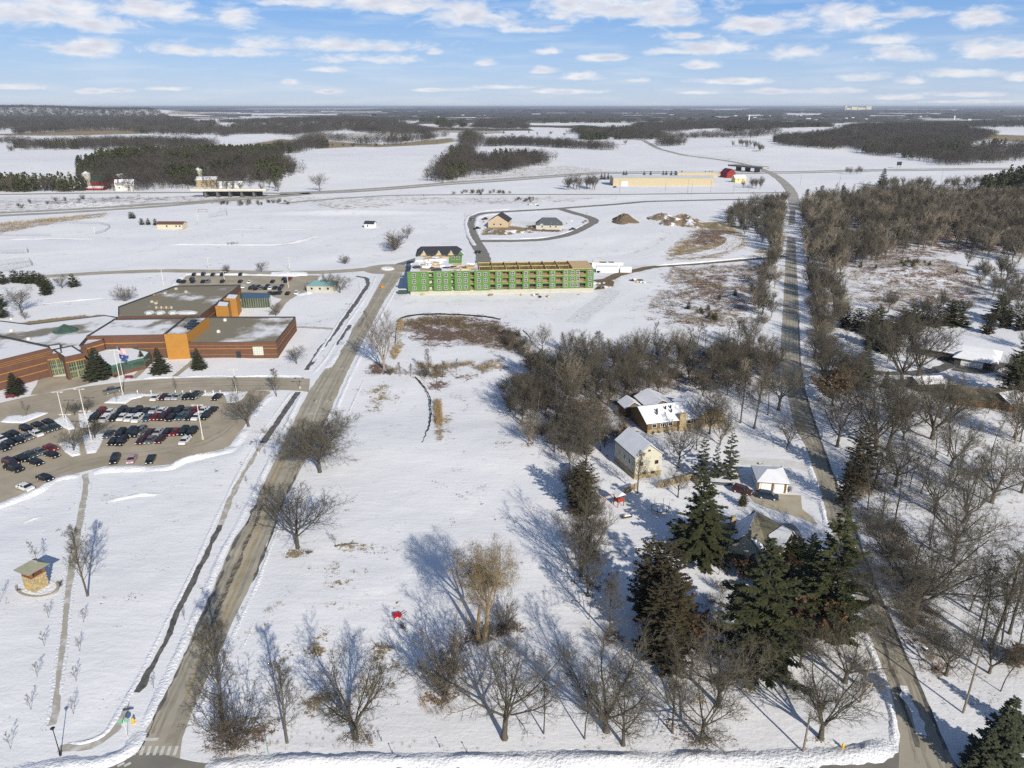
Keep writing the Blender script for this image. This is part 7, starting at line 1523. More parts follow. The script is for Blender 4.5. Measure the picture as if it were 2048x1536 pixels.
# far specks of a town, each a small gabled house
tw = empty('town_house', (0, 0, 0), 0); gable_house(tw, 20, 12, 6, 3, mat('siding_town', (.55, .53, .48), .8), ROOFSNOW)
R = random.Random(9); first = True
for i in range(72):
    x = R.choice([R.uniform(1470, 1700), R.uniform(1780, 2040), R.uniform(1540, 2040)]) if i < 60 else R.uniform(560, 1000); y = R.uniform(226, 243) if i < 60 else R.uniform(232, 242)
    o = tw if first else copy_tree(tw); first = False; o.location = G(x, y); s = R.uniform(.5, 1.3); o.scale = (s, s, s); o.rotation_euler = (0, 0, R.uniform(0, 3)); tag(o, 'distant pale town house beyond the far woods', 'house', 'houses of the distant town')
bigb = empty('distant_complex', G(1713, 221), 0, 'long cream hospital-like complex on the horizon', 'building')
for k, (u, w_, h_) in enumerate([(-420, 220, 60), (-150, 260, 85), (160, 330, 70), (470, 230, 95), (-520, 60, 110)]): mb = MB(); mb.box((u * .52, 0, h_ / 2.2), (w_ * .5, 120, h_ * .9)); mb.build('block', mat('cream_far', (.70, .64, .42), .8), bigb)
for x, y, h in ((1908, 240, 26), (1497, 246, 42)):
    wt = empty('water_tower', G(x, y), 0, 'pale water tower ' + ('near the woods' if x < 1600 else 'in the distant town'), 'water tower', 'water towers'); mb = MB(); mb.cyl((0, 0, 0), 3, h, 10); mb.build('shaft', WHITE, wt); mb = MB(); mb.cyl((0, 0, h - 8), 5, 8, 12, r2=4.4); mb.build('tank', WHITE, wt)
# ---------------------------------------------------------------- vehicles
def loft(prof_lo, prof_hi, wl, wh, mb, m=0):
    """closed side profile (x, z) given as bottom and top chains, mirrored to both sides"""
    n = len(prof_lo); V_ = []
    for s in (-1, 1):
        V_ += [(x, s * w, z) for (x, z), w in zip(prof_lo, wl)] + [(x, s * w, z) for (x, z), w in zip(prof_hi, wh)]
    f = []
    for i in range(n - 1):
        f.append((i, i + 1, n + i + 1, n + i)); k = 2 * n; f.append((k + i + 1, k + i, k + n + i, k + n + i + 1)); f.append((n + i, n + i + 1, k + n + i + 1, k + n + i)); f.append((i + 1, i, k + i, k + i + 1))
    k = 2 * n; f.append((0, n, k + n, k)); f.append((n - 1, k + n - 1, k + 2 * n - 1, 2 * n - 1)); mb.add(V_, f, m)
def car_meshes(kind):
    L, Wd = {'sedan': (4.7, .91), 'suv': (4.75, .95), 'pickup': (5.7, .98)}[kind]; a = L / 2; bodyp = MB(); gz = .95 if kind == 'sedan' else 1.08
    xs = [-a, -a + .12, -a + .9, -.9, .6, 1.2, a - .25, a]; hi = {'sedan': [.62, .92, .98, .97, .95, .90, .78, .55], 'suv': [.7, 1.0, 1.08, 1.08, 1.08, 1.02, .92, .65], 'pickup': [.8, 1.05, 1.06, 1.06, 1.12, 1.12, 1.05, .75]}[kind]
    loft([(x, .28 if 0 < i < 7 else .38) for i, x in enumerate(xs)], list(zip(xs, hi)), [Wd * (.88 if i in (0, 7) else 1) for i in range(8)], [Wd * (.80 if i in (0, 7) else .95) for i in range(8)], bodyp)
    cx_ = {'sedan': [(-1.75, -1.15), (-.6, -.75), (.75, .35), (1.3, .55)], 'suv': [(-2.2, -2.0), (-.6, -.75), (.75, .45), (1.35, .75)], 'pickup': [(-.75, -.6), (-.1, -.1), (.9, .7), (1.55, .95)]}[kind]
    top = {'sedan': 1.43, 'suv': 1.74, 'pickup': 1.85}[kind]; gz_ = hi[3] - .03
    gm = MB(); loft([(c_[0], gz_) for c_ in cx_], [(c_[1], top - .06) for c_ in cx_], [Wd * .90] * 4, [Wd * .72] * 4, gm)
    rm = MB(); loft([(c_[1] * 1.0, top - .07) for c_ in cx_], [(c_[1] * .96, top) for c_ in cx_], [Wd * .74] * 4, [Wd * .68] * 4, rm)
    for c_ in cx_[:-1]:
        for s in (-1, 1): rm.tube([(c_[0], s * Wd * .905, gz_), (c_[1], s * Wd * .73, top - .04)], [.045, .045], 4)
    if kind == 'pickup': bodyp.box((-1.85, 0, 1.0), (1.7, Wd * 1.5, .22), m=1)
    wmb = MB(); wmb.tube([(0, -.11, 0), (0, .11, 0)], [.34, .34], 12); wmb.tube([(0, -.115, 0), (0, .115, 0)], [.2, .2], 8, m=1)
    lm = MB(); lm.box((0, 0, 0), (.10, .36, .16)); tl_ = MB(); tl_.box((0, 0, 0), (.08, .30, .18))
    return dict(body=bodyp.mesh('body', [CARP['black'], BLACKM]), windows=gm.mesh('windows', GLASSD), roof=rm.mesh('roof', CARP['black']), wheel=wmb.mesh('wheel', [TYRE, STEEL]), headlight=lm.mesh('headlight', LAMPG), taillight=tl_.mesh('taillight', mat('tail_red', (.25, .01, .01), .3)), a=a, w=Wd, h=hi)
CK = {k: car_meshes(k) for k in ('sedan', 'suv', 'pickup')}
def car(p, rz, kind, col, label, group=None, detail=True, snow=False):
    K = CK[kind]; nm = {'sedan': 'parked_car', 'suv': 'parked_car', 'pickup': 'pickup_truck'}[kind]
    e = empty(nm, (p.x, p.y, p.z + .05), rz, label, 'pickup truck' if kind == 'pickup' else 'car', group)
    for part in ('body', 'roof'):
        o = obj(part, K[part], e); o.material_slots[0].link = 'OBJECT'; o.material_slots[0].material = CARP[col]
    obj('windows', K['windows'], e)
    for sx_ in (-1, 1):
        for sy_ in (-1, 1): obj('wheel', K['wheel'], e, (sx_ * K['a'] * .60, sy_ * K['w'] * .88, .34))
    if detail:
        for sy_ in (-1, 1): obj('headlight', K['headlight'], e, (K['a'] - .06, sy_ * K['w'] * .62, .64 if kind == 'sedan' else .76)); obj('taillight', K['taillight'], e, (-K['a'] + .03, sy_ * K['w'] * .68, .75 if kind == 'sedan' else .9))
    return e
ORD = ['first', 'second', 'third', 'fourth', 'fifth', 'sixth', 'seventh', 'eighth', 'ninth', 'tenth', 'eleventh', 'twelfth', 'thirteenth', 'fourteenth', 'fifteenth', 'sixteenth']
def row(cars, f, vec, rowname, group):
    n = len(cars)
    for i, c_ in enumerate(cars):
        x, y = f(c_[0], c_[1]); a_, b_ = P(x - vec[0], y - vec[1]), P(x + vec[0], y + vec[1]); d = b_ - a_; rz = math.atan2(d.y, d.x) + (c_[4] if len(c_) > 4 else 0)
        kind = c_[3] if len(c_) > 3 else 'sedan'; cw = {'black': 'black', 'grey': 'dark grey', 'teal': 'dark teal', 'blue': 'blue-grey', 'pink': 'pale pink'}.get(c_[2], c_[2])
        car(P(x, y + 1), rz, kind, c_[2], '%s %s, %s from the left in %s' % (cw, {'sedan': 'car', 'suv': 'SUV', 'pickup': 'pickup'}[kind], ORD[i], rowname), group, detail=group != 'cars in the rear school lot')
f4 = lambda x, y: (x / 4.096, 760 + y / 4.096); GL = 'cars in the school parking lot'; k, s_, w_, b_, g_, m_ = 'black', 'silver', 'white', 'blue', 'grey', 'maroon'
row([(1280,155,w_),(1347,150,m_),(1402,148,s_),(1458,148,s_),(1533,145,k),(1597,143,k,'suv'),(1625,132,g_),(1780,150,k)], f4, (-6, 4.2), 'the bollard strip row', GL)
row([(828,277,'red','suv'),(903,275,w_),(1002,268,k,'suv'),(1065,268,k),(1127,268,k,'suv'),(1198,268,k),(1268,255,s_),(1328,265,w_),(1398,266,k),(1466,266,k,'suv'),(1535,262,'teal'),(1602,260,'red'),(1668,258,w_),(1742,260,k)], f4, (-6, 5.0), 'the big double row, back line', GL)
row([(775,326,k,'suv'),(860,328,w_),(938,320,k),(1007,316,w_),(1068,322,w_),(1130,330,w_,'suv'),(1212,322,b_),(1277,312,'red'),(1340,314,m_,'suv'),(1405,320,k),(1483,312,b_),(1560,312,k),(1615,312,w_),(1688,308,k,'suv')], f4, (-6, 5.2), 'the big double row, front line', GL)
row([(893,457,b_),(992,452,k,'suv'),(1078,440,k,'suv'),(1120,448,k,'suv'),(1158,432,g_,'suv'),(1230,445,m_),(1300,440,s_),(1373,438,k),(1440,437,'red'),(1507,434,k,'suv'),(1575,440,k,'suv')], f4, (-6, 5.6), 'the back line of the second double row', GL)
row([(932,515,k),(1000,517,k,'suv'),(1165,506,m_),(1237,502,g_),(1320,497,m_),(1518,508,w_)], f4, (-6, 5.8), 'the front line of the second double row', GL)
row([(944,665,k,'suv'),(1083,660,'pink'),(1237,663,k)], f4, (-3.5, 6.5), 'the short row nearest the snow bank', GL)
row([(10,495,w_),(52,478,k),(113,452,k),(222,415,k,'suv'),(315,382,k),(402,357,k)], f4, (8, 3.2), 'the back line of the left block', GL)
row([(28,566,k),(80,530,k),(155,505,k),(225,477,g_),(305,452,w_),(380,418,'green'),(455,395,'green')], f4, (8, 3.4), 'the front line of the left block', GL)
row([(92,690,m_,'suv'),(182,655,k),(250,625,'green'),(328,598,g_),(420,567,'red')], f4, (8, 2.6), 'the lower left back line', GL)
row([(115,737,k,'pickup'),(295,685,k),(428,623,k)], f4, (8, 2.6), 'the lower left front line', GL)
row([(372,815,k),(213,892,w_)], lambda x, y: f4(x, y), (8, 2.6), 'the pair by the footpath snow bank', GL)
p = P(226, 785); d = P(210, 789) - P(244, 781); car(p, math.atan2(d.y, d.x), 'pickup', 'grey', 'dark grey pickup truck driving past the school entrance')
f2 = lambda x, y: (340 + x / 4.267, 400 + y / 4.267); GR = 'cars in the rear school lot'
row([(207,640,k),(288,638,k,'suv'),(368,641,k),(447,640,k),(605,638,k)], f2, (2.4, -2.2), 'the far row of the rear lot', GR)
row([(80,700,k,'suv'),(118,702,k),(198,700,k),(285,700,k),(328,698,g_,'suv'),(450,698,k),(602,700,k),(680,705,w_),(878,700,k),(992,697,k)], f2, (2.4, -2.2), 'the middle row of the rear lot', GR)
row([(190,682,k,'suv'),(975,678,k),(1025,676,'red')], f2, (2.4, -2.2), 'the rear lot behind its middle row', GR)
row([(628,745,w_),(690,755,k),(713,742,k),(732,760,k),(757,744,k),(776,757,g_),(820,757,k),(835,738,k),(858,757,w_),(898,754,k),(943,757,k),(958,738,k)], f2, (2.4, -2.6), 'the rear lot third row', GR)
row([(855,800,k),(895,802,k),(937,797,k,'suv'),(1006,802,k),(1083,797,w_,'suv')], f2, (2.4, -2.6), 'the rear lot hall row', GR)
def car_at(x, y, x2, y2, kind, col, label, g=None): a_, b_ = P(x, y), P(x2, y2); d = b_ - a_; car((a_ + b_) / 2, math.atan2(d.y, d.x), kind, col, label, g)
car_at(1469,981,1500,990,'suv','maroon','dark maroon SUV parked beside the white garage'); car_at(1520,994,1551,999,'suv','navy','blue-grey SUV on the brown driveway of the white garage')
car_at(1980,722,1992,727,'suv','black','black SUV at the end of the low dark house')
for x, y, kd, c_, lab in [(946,441,'suv','grey','grey SUV on the west side of the new subdivision loop'),(954,459,'pickup','black','dark pickup parked before the spoil heap'),(1145,461,'pickup','blue','blue-grey pickup at the east side of the grey new house'),(1171,446,'pickup','silver','silver pickup on the east curve of the subdivision loop'),(970,440,'pickup','maroon','dark red pickup behind the tan new house'),(957,507,'suv','black','black SUV on the stem road of the subdivision'),(1230,376,'suv','black','black car on the snow before the tan storage buildings'),(1202,545,'pickup','black','black pickup at the right end of the green building')]:
    car_at(x - 4, y, x + 4, y - 1, kd, c_, lab)

# ---------------------------------------------------------------- posts, lamps, signs
def mast(x, yb, yt, label, group='light masts of the lots', arm=True, m=STEEL, r=.13, head=True):
    h = hpx(x, yb, yt); e = empty('light_mast', G(x, yb), 0, label, 'light mast', group)
    mb = MB(); mb.tube([(0, 0, -.2), (0, 0, h)], [r, r * .6], 8); mb.build('pole', m, e); mb = MB(); mb.cyl((0, 0, 0), .35, .8, 10); mb.build('base', CONC, e)
    if head:
        mb = MB(); mb.box((0, 0, h), (2.4, .08, .08)); mb.build('arm', m, e)
        for s in (-1, 1): mb = MB(); mb.box((0, 0, 0), (.7, .35, .16)); mb.build('lamp_head', m, e, (s * 1.2, 0, h))
    return e
for x, yb, yt, lab in [(128,840,784,'pale light mast left of the entrance, left one of two'),(171,836,778,'pale light mast left of the entrance, right one of two'),(144,887,829,'pale light mast on the lower left snow island'),(184,884,822,'pale light mast on the lower right snow island'),(246,790,700,'tall pale mast between the flags and the pickup'),(406,879,810,'pale light mast at the right of the car rows'),(474,788,738,'pale light mast at the right end of the bollard strip'),
                       (418,540,515,'light mast behind the rear lot, left'),(580,541,515,'light mast behind the rear lot, right'),(449,562,543,'light mast in the far row of the rear lot'),(577,575,543,'light mast at the east side of the rear lot'),(328,574,538,'light mast at the corner of the large school roof'),(397,448,430,'thin pole at the playing field goal'),(190,469,455,'foul pole of the ball field')]:
    mast(x, yb, yt, lab)
for x, yb, yt in [(600,757 + 20,756),(594,776,768),(700,640,608),(650,600,590)][:1] + [(700,630,608),(516,908,884)]:
    mast(x, yb, yt, 'dark slim street lamp at ' + {600: 'the school drive junction', 700: 'the snowy verge west of the upper road', 516: 'the dark sidewalk across from the oak'}[x], 'dark street lamps', m=BLACKM, r=.08)
e = empty('street_lamp', G(121, 1511), 0, 'dark street lamp on the path corner at lower left', 'street lamp'); mb = MB(); mb.tube([(0, 0, -.1), (0, 0, 4.6)], [.075, .05], 8); mb.build('pole', BLACKM, e); mb = MB(); mb.cyl((0, 0, 0), .16, .5, 10); mb.build('base', BLACKM, e); mb = MB(); mb.cyl((0, 0, 4.6), .10, .35, 8, r2=.26); mb.cyl((0, 0, 4.95), .32, .18, 10, r2=.05); mb.build('lantern', BLACKM, e)
for i, x in enumerate([276,303,352,366,382,398,411,427,441]):
    e = empty('bollard', G(x, 788), 0, '%s pale bollard light from the left on the snow strip' % ORD[i], 'bollard', 'bollard lights'); mb = MB(); mb.cyl((0, 0, 0), .12, .95, 8); mb.build('post', STEEL, e); mb = MB(); mb.cyl((0, 0, .95), .26, .22, 8, r2=.2); mb.build('cap', WHITE, e)
def power_pole(x, yb, yt, lab, arm=False, lean=.0):
    h = hpx(x, yb, yt); e = empty('utility_pole', G(x, yb), .3, lab, 'utility pole', 'utility poles'); e.rotation_euler = (0, lean, .3); mb = MB(); mb.tube([(0, 0, -.3), (0, 0, h)], [.17, .11], 8); mb.build('pole', POLEW, e)
    mb = MB(); mb.box((0, 0, h - .5), (1.6 if arm else .5, .10, .12)); mb.build('crossarm', POLEW, e)
    if arm:
        for s in (-.7, 0, .7): mb = MB(); mb.cyl((s, 0, h - .44), .05, .16, 6); mb.build('insulator', WHITE, e)
    return e
power_pole(1606, 1504, 1423, 'weathered utility pole on the roadside near the corner'); power_pole(1720, 1405, 1317, 'weathered utility pole beside the lane road', lean=.03); power_pole(1926, 1426, 1311, 'utility pole in the shrubs right of the lane road')
for i, (x, yb, yt) in enumerate([(1239,385,359),(1330,385,364),(1375,386,358),(1383,389,368),(1421,384,362),(1467,385,362),(1497,383,360),(1677,380,350),(1880,374,342),(1600,372,350),(1100,397,388),(930,433,426),(1173,434,425),(1232,400,392),(1640,395,372)]):
    power_pole(x, yb, yt, 'thin pole along the far local road, %s from the left' % ORD[[r_[0] for r_ in sorted([(q, 0) for q in (1239,1330,1375,1383,1421,1467,1497,1677,1880,1600,1100,930,1173,1232,1640)])].index(x)], arm=True)
for i, (x, y) in enumerate([(104,297),(114,297),(130,297),(139,297)]):
    e = empty('transmission_pylon', G(x, y), .3, 'far transmission pylon, %s from the left' % ORD[i], 'pylon', 'transmission pylons'); h = 30; mb = MB()
    for s in (-5, 5): mb.tube([(s, 0, -.5), (s, 0, h)], [.28, .2], 5)
    mb.build('legs', PYLON, e); mb = MB(); mb.box((0, 0, h - 4), (20, .4, .4)); mb.build('crossarm', PYLON, e); mb = MB(); mb.tube([(-5, 0, 8), (5, 0, h - 5)], [.12, .12], 4); mb.tube([(5, 0, 8), (-5, 0, h - 5)], [.12, .12], 4); mb.build('brace', PYLON, e)
# flags before the school
fp = empty('flagpole', G(246, 752), 0, 'flagpole with two flags in front of the low cafe roof', 'flagpole'); mb = MB(); mb.tube([(0, 0, -.1), (0, 0, 10.5)], [.09, .04], 8); mb.build('pole', STEEL, fp)
def flag(parent, z, w, h, mats, fn, name='flag'):
    nx, ny = 20, 13; V_ = []; F_ = []; mi = []
    for j in range(ny + 1):
        for i in range(nx + 1): u = i / nx; V_.append((u * w * .75 + .05, .22 * math.sin(u * 7 + j * .12) * u, z + j / ny * h - u * .55))
    for j in range(ny):
        for i in range(nx): F_.append((j * (nx + 1) + i, j * (nx + 1) + i + 1, (j + 1) * (nx + 1) + i + 1, (j + 1) * (nx + 1) + i)); mi.append(fn(i / nx, j))
    me = bpy.data.meshes.new(name); me.from_pydata(V_, [], F_); [me.materials.append(q) for q in mats]; me.polygons.foreach_set('material_index', mi); return obj(name, me, parent)
flag(fp, 8.2, 3.0, 1.9, [mat('flag_red', (.45, .03, .04), .8), WHITE, mat('flag_blue', (.03, .05, .2), .8)], lambda u, j: 2 if (u < .4 and j >= 6) else (j % 2)); flag(fp, 6.2, 2.6, 1.6, [MATS['flag_blue'], WHITE], lambda u, j: 1 if (.4 < u < .6 and 4 < j < 9) else 0)
for x, y, lab in ((258, 757, 'dark red bench sign at the school walk'), (20, 796, 'dark red bench sign on the snow left of the plaza')):
    e = empty('bench', G(x, y), .2, lab, 'bench', 'red benches'); mb = MB(); mb.box((0, 0, .5), (2.4, .7, .14)); mb.build('seat', mat('bench_red', (.17, .03, .04), .7), e); mb = MB(); mb.box((-.9, 0, .22), (.2, .6, .45)); mb.build('leg', MATS['bench_red'], e); mb = MB(); mb.box((.9, 0, .22), (.2, .6, .45)); mb.build('leg', MATS['bench_red'], e); mb = MB(); mb.box((0, .32, .8), (2.4, .1, .5)); mb.build('backrest', MATS['bench_red'], e)
for x, y, lab in ((218, 757, 'round dark shrub left of the flagpole'), (232, 756, 'round dark shrub right beside the flagpole'), (49, 762, 'dark shrub behind the spruce at the left wing')):
    plant('bush1', x, y, 1.6, name='shrub', label=lab, cat='shrub', sx=.8)
# street sign, hydrant
def octagon(r, n=8): return [(r * math.cos(6.283 * (i + .5) / n), r * math.sin(6.283 * (i + .5) / n)) for i in range(n)]
ss = empty('street_sign', G(255, 1474), .25, 'grey-backed octagonal stop sign topped by green street name blades', 'street sign'); mb = MB(); mb.tube([(0, 0, -.1), (0, 0, 3.1)], [.035, .035], 6); mb.build('pole', STEEL, ss)
mb = MB(); O_ = octagon(.42); mb.add([(x, .05, z) for x, z in O_] + [(x, .075, z) for x, z in O_], [tuple(range(8)), tuple(range(8, 16))[::-1]] + [(i, 8 + i, 8 + (i + 1) % 8, (i + 1) % 8) for i in range(8)]); mb.build('sign_plate', mat('sign_grey', (.42, .45, .45), .5), ss, (0, 0, 2.3)); mb = MB(); mb.box((0, 0, 3.0), (1.5, .03, .28)); mb.build('name_blade', mat('sign_green', (.10, .42, .22), .5), ss); mb = MB(); mb.box((0, 0, 3.3), (.03, 1.5, .28)); mb.build('name_blade', MATS['sign_green'], ss)
def hydrant(x, y, lab):
    e = empty('fire_hydrant', G(x, y), 0, lab, 'fire hydrant', 'fire hydrants'); mb = MB(); mb.cyl((0, 0, 0), .16, .75, 10); mb.cyl((0, 0, .75), .18, .18, 10, r2=.05); mb.build('barrel', mat('hydrant_yellow', (.75, .42, .03), .5), e); mb = MB(); mb.tube([(-.28, 0, .52), (.28, 0, .52)], [.08, .08], 8); mb.build('outlets', MATS['hydrant_yellow'], e); mb = MB(); mb.cyl((0, 0, 0), .24, .08, 10); mb.build('flange', MATS['hydrant_yellow'], e)
hydrant(267, 1446, 'yellow-orange fire hydrant beside the stop sign'); hydrant(1685, 1497, 'small yellow fire hydrant on the roadside by the corner pole')
mk = empty('marker_post', G(1738, 1388), .2, 'small square tan sign on a post beside the lane road', 'sign'); mb = MB(); mb.tube([(0, 0, -.1), (0, 0, 2.0)], [.04, .04], 6); mb.build('post', STEEL, mk); mb = MB(); mb.box((0, -.05, 1.8), (.7, .03, .7)); mb.build('sign_plate', mat('sign_tan', (.42, .36, .22), .6), mk)
gp = empty('marker_post', G(537, 1509), 0, 'thin green marker post in the snow of the roadside row', 'marker post'); mb = MB(); mb.tube([(0, 0, -.1), (0, 0, 2.3)], [.05, .05], 6); mb.build('post', mat('post_green', (.12, .30, .20), .6), gp); mb = MB(); mb.box((0, 0, 2.3), (.16, .05, .3)); mb.build('tip', MATS['post_green'], gp)
for i, (x, y) in enumerate([(763,1482),(785,1508),(934,1505),(880,1495)]):
    e = empty('marker_post', G(x, y), .4 * i, 'short dark post in the snow below the trees, %s from the left' % ORD[[763,785,880,934].index(x)], 'marker post', 'short roadside posts'); mb = MB(); mb.tube([(0, 0, -.1), (0, 0, 1.0)], [.05, .04], 6); mb.build('post', BLACKM, e); mb = MB(); mb.box((0, 0, 1.0), (.2, .2, .06)); mb.build('cap', SNOW, e)
# red implement and dark brush in the field, log
rs = empty('sled', G(795, 1235), .2, 'small red and white cart left in the open snow', 'cart'); mb = MB(); mb.box((0, 0, .55), (1.3, .9, .35), taper=1.1); mb.build('tub', mat('cart_red', (.55, .02, .03), .5), rs); mb = MB(); mb.box((0, 0, .3), (1.1, .7, .15)); mb.build('chassis', WHITE, rs); mb = MB(); mb.tube([(.6, 0, .5), (1.7, .3, .9)], [.05, .05], 5); mb.build('handle', BLACKM, rs); [obj('wheel', CK['sedan']['wheel'], rs, (sx_ * .4, sy_ * .45, .2)).__setattr__('scale', (.6, .6, .6)) for sx_ in (-1, 1) for sy_ in (-1, 1)]
plant('bush0', 806, 1258, 1.5, name='shrub', label='low dark brush heap beside the red cart', cat='shrub', sx=1.0, group=None); plant('bush1', 618 // 1, 1110, 1.4, name='shrub', label='brown shrub at the foot of the rounded verge tree', cat='shrub')
lg = empty('fallen_log', G(693, 1092), .28, 'long fallen log lying in the snow beside the road verge', 'log'); mb = MB(); mb.tube([(-2.4, 0, .3), (0, .08, .35), (2.4, -.1, .22)], [.22, .19, .12], 8); mb.build('trunk', BARK, lg); mb = MB(); mb.tube([(.8, 0, .35), (1.6, .5, .8)], [.07, .03], 5); mb.build('branch_stub', BARK, lg)
# bell tower of stone in a planter ring
bt = empty('bell_tower', G(75, 1176), math.radians(-24), 'small stone tower with a slatted belfry and square grey roof in the snow', 'tower')
mb = MB(); mb.prism([(-1.35, -1.35), (1.35, -1.35), (1.35, 1.35), (-1.35, 1.35)], -.1, 3.2); wl_ = mb.build('wall', mat('mortar', (.34, .28, .18), .95), bt)
sm = []; R = random.Random(3)
for v_ in range(4): mb = MB(); w_, h_ = [(.42, .26), (.34, .30), (.5, .24), (.28, .22)][v_]; mb.box((0, 0, 0), (w_, .14, h_), taper=.9); sm.append([mb.mesh('stone', mm) for mm in (STONE, mat('stone_grey', (.33, .30, .22), .9), mat('stone_ochre', (.52, .38, .15), .9))])
for side in range(4):
    an = side * math.pi / 2
    for r_ in range(10):
        x_ = -1.2 + (r_ % 2) * .12
        while x_ < 1.15:
            q = Vector((x_ + .1, -1.38, .18 + r_ * .31)); q.rotate(Matrix.Rotation(an, 3, 'Z')); v_ = R.randrange(4); obj('stone', sm[v_][R.randrange(3)], wl_, q, an); x_ += .54
for sx_ in (-1, 1):
    for sy_ in (-1, 1): mb = MB(); mb.box((sx_ * 1.15, sy_ * 1.15, 3.95), (.4, .4, 1.5)); mb.build('belfry_post', mat('belfry_red', (.22, .09, .05), .8), bt)
mb = MB(); mb.box((0, 0, 3.25), (2.7, 2.7, .12)); mb.box((0, 0, 4.6), (2.7, 2.7, .25)); mb.build('belfry_beam', MATS['belfry_red'], bt)
mb = MB(); mb.cyl((0, 0, 3.6), .55, .75, 12, r2=.22); mb.build('bell', mat('bell', (.55, .5, .38), .4, .6), bt)
mb = MB(); mb.add([(-2.1, -2.1, 4.7), (2.1, -2.1, 4.7), (2.1, 2.1, 4.7), (-2.1, 2.1, 4.7), (0, 0, 6.0), (-2.1, -2.1, 4.62), (2.1, -2.1, 4.62), (2.1, 2.1, 4.62), (-2.1, 2.1, 4.62)], [(0, 1, 4), (1, 2, 4), (2, 3, 4), (3, 0, 4), (8, 7, 6, 5), (5, 6, 1, 0), (6, 7, 2, 1), (7, 8, 3, 2), (8, 5, 0, 3)]); rf_ = mb.build('roof', mat('roof_slate_green', (.22, .22, .16), .8, col2=(.28, .28, .21), vscale=2), bt)
mb = MB(); mb.add([(-.15, .1, 6.02), (.9, .5, 5.5), (.5, 1.0, 5.45), (.1, .9, 5.55)], [(0, 1, 2, 3)]); mb.build('snow_patch', ROOFSNOW, rf_)
ring_ = [(3.6 * math.cos(t) * 1.25, 2.6 * math.sin(t)) for t in np.linspace(-2.6, 1.1, 20)]; mb = MB()
for i in range(19): a_, b_ = ring_[i], ring_[i + 1]; c_ = ((a_[0] + b_[0]) / 2, (a_[1] + b_[1]) / 2, .2); mb.box(c_, (math.dist(a_, b_) + .05, .4, .5), math.atan2(b_[1] - a_[1], b_[0] - a_[0]))
pw = mb.build('planter_wall', mat('planter_stone', (.38, .36, .30), .9), bt); mb = MB(); mb.prism([(3.4 * 1.25 * math.cos(t), 2.4 * math.sin(t)) for t in np.linspace(0, 6.0, 22)], .0, .3); mb.build('planter_snow', BANK, bt)
for q in ((-2.6, -1.2), (3.6, 1.2), (4.1, .4)): plant('bush1', 0, 0, .9, name='shrub', label='tiny brown shrub in the planter ring of the stone tower, ' + ('left' if q[0] < 0 else ('right' if q[0] > 4 else 'upper right')), cat='shrub', group='planter shrubs', pt=bt.location + Vector((q[0], q[1], 0)))
# ball field fences
def fence(pts, h, label, closed=False, grp='chain-link fences', mm=MESHM, step=3.5, wires=4):
    A = resamp([P(x, y) for x, y in pts], max(3, int(sum((P(*pts[i + 1]) - P(*pts[i])).length for i in range(len(pts) - 1)) / step))); c = Vector((A[0][0], A[0][1], Z(*A[0]))); e = empty('fence', c, 0, label, 'fence', grp)
    pmb = MB(); pmb.cyl((0, 0, -.1), .07, h + .1, 6); pme_ = pmb.mesh('post', mm)
    for q in A: obj('post', pme_, e, (q[0] - c.x, q[1] - c.y, Z(*q) - c.z))
    for i in range(wires):
        mb = MB(); zz = h * (i + 1) / wires; mb.tube([(q[0] - c.x, q[1] - c.y, zz + Z(*q) - c.z) for q in A], [.035 if i < wires - 1 else .06] * len(A), 4); mb.build('rail', mm, e)
    return e
fence([(0,471),(10,463),(50,455)], 3, 'chain-link backstop at the left end of the far ball field', wires=8); fence([(30,463),(50,456),(100,449),(150,447),(200,448),(218,452),(221,456),(210,464),(191,469)], 1.6, 'curved outfield fence of the far ball field', wires=6); fence([(0,472),(60,472),(102,472)], 1.4, 'straight low fence of the far ball field'); fence([(2,508),(26,508),(56,507),(54,500)], 2.4, 'small backstop fence in the left snowfield', wires=7); fence([(0,546),(30,540),(64,532),(60,524),(0,532)], 3, 'tall tennis court fence at the left edge', wires=8)
for x, y, w__, lab in ((406, 425, 7.5, 'far soccer goal frame on the playing field'),):
    e = empty('soccer_goal', G(x, y), .0, lab, 'goal'); mb = MB(); [mb.tube([(s * w__ / 2, 0, 0), (s * w__ / 2, 0, 2.6)], [.15, .15], 6) for s in (-1, 1)]; mb.build('post', mat('goal_brown', (.25, .15, .12), .8), e); mb = MB(); mb.box((0, 0, 2.6), (w__, .3, .3)); mb.build('crossbar', MATS['goal_brown'], e)
fence([(418,437),(440,432),(455,431),(454,423),(440,424)], 3.2, 'small backstop behind the soccer goal', wires=6)
for x, y in ((462,490),(470,490)): e = empty('bleachers', G(x, y), .5, 'small dark bleacher on the white track, ' + ('left' if x == 462 else 'right') + ' of two', 'bleacher', 'bleachers'); mb = MB(); [mb.box((0, .8 * k_, .3 + .35 * k_), (4.5, .35, .06)) for k_ in range(4)]; mb.build('bench_rows', mat('bleacher', (.12, .11, .12), .6), e); mb = MB(); [mb.box((s, 1.2, .6), (.1, 3, .1), rx=.4) for s in (-2, 0, 2)]; mb.build('supports', MATS['bleacher'], e)
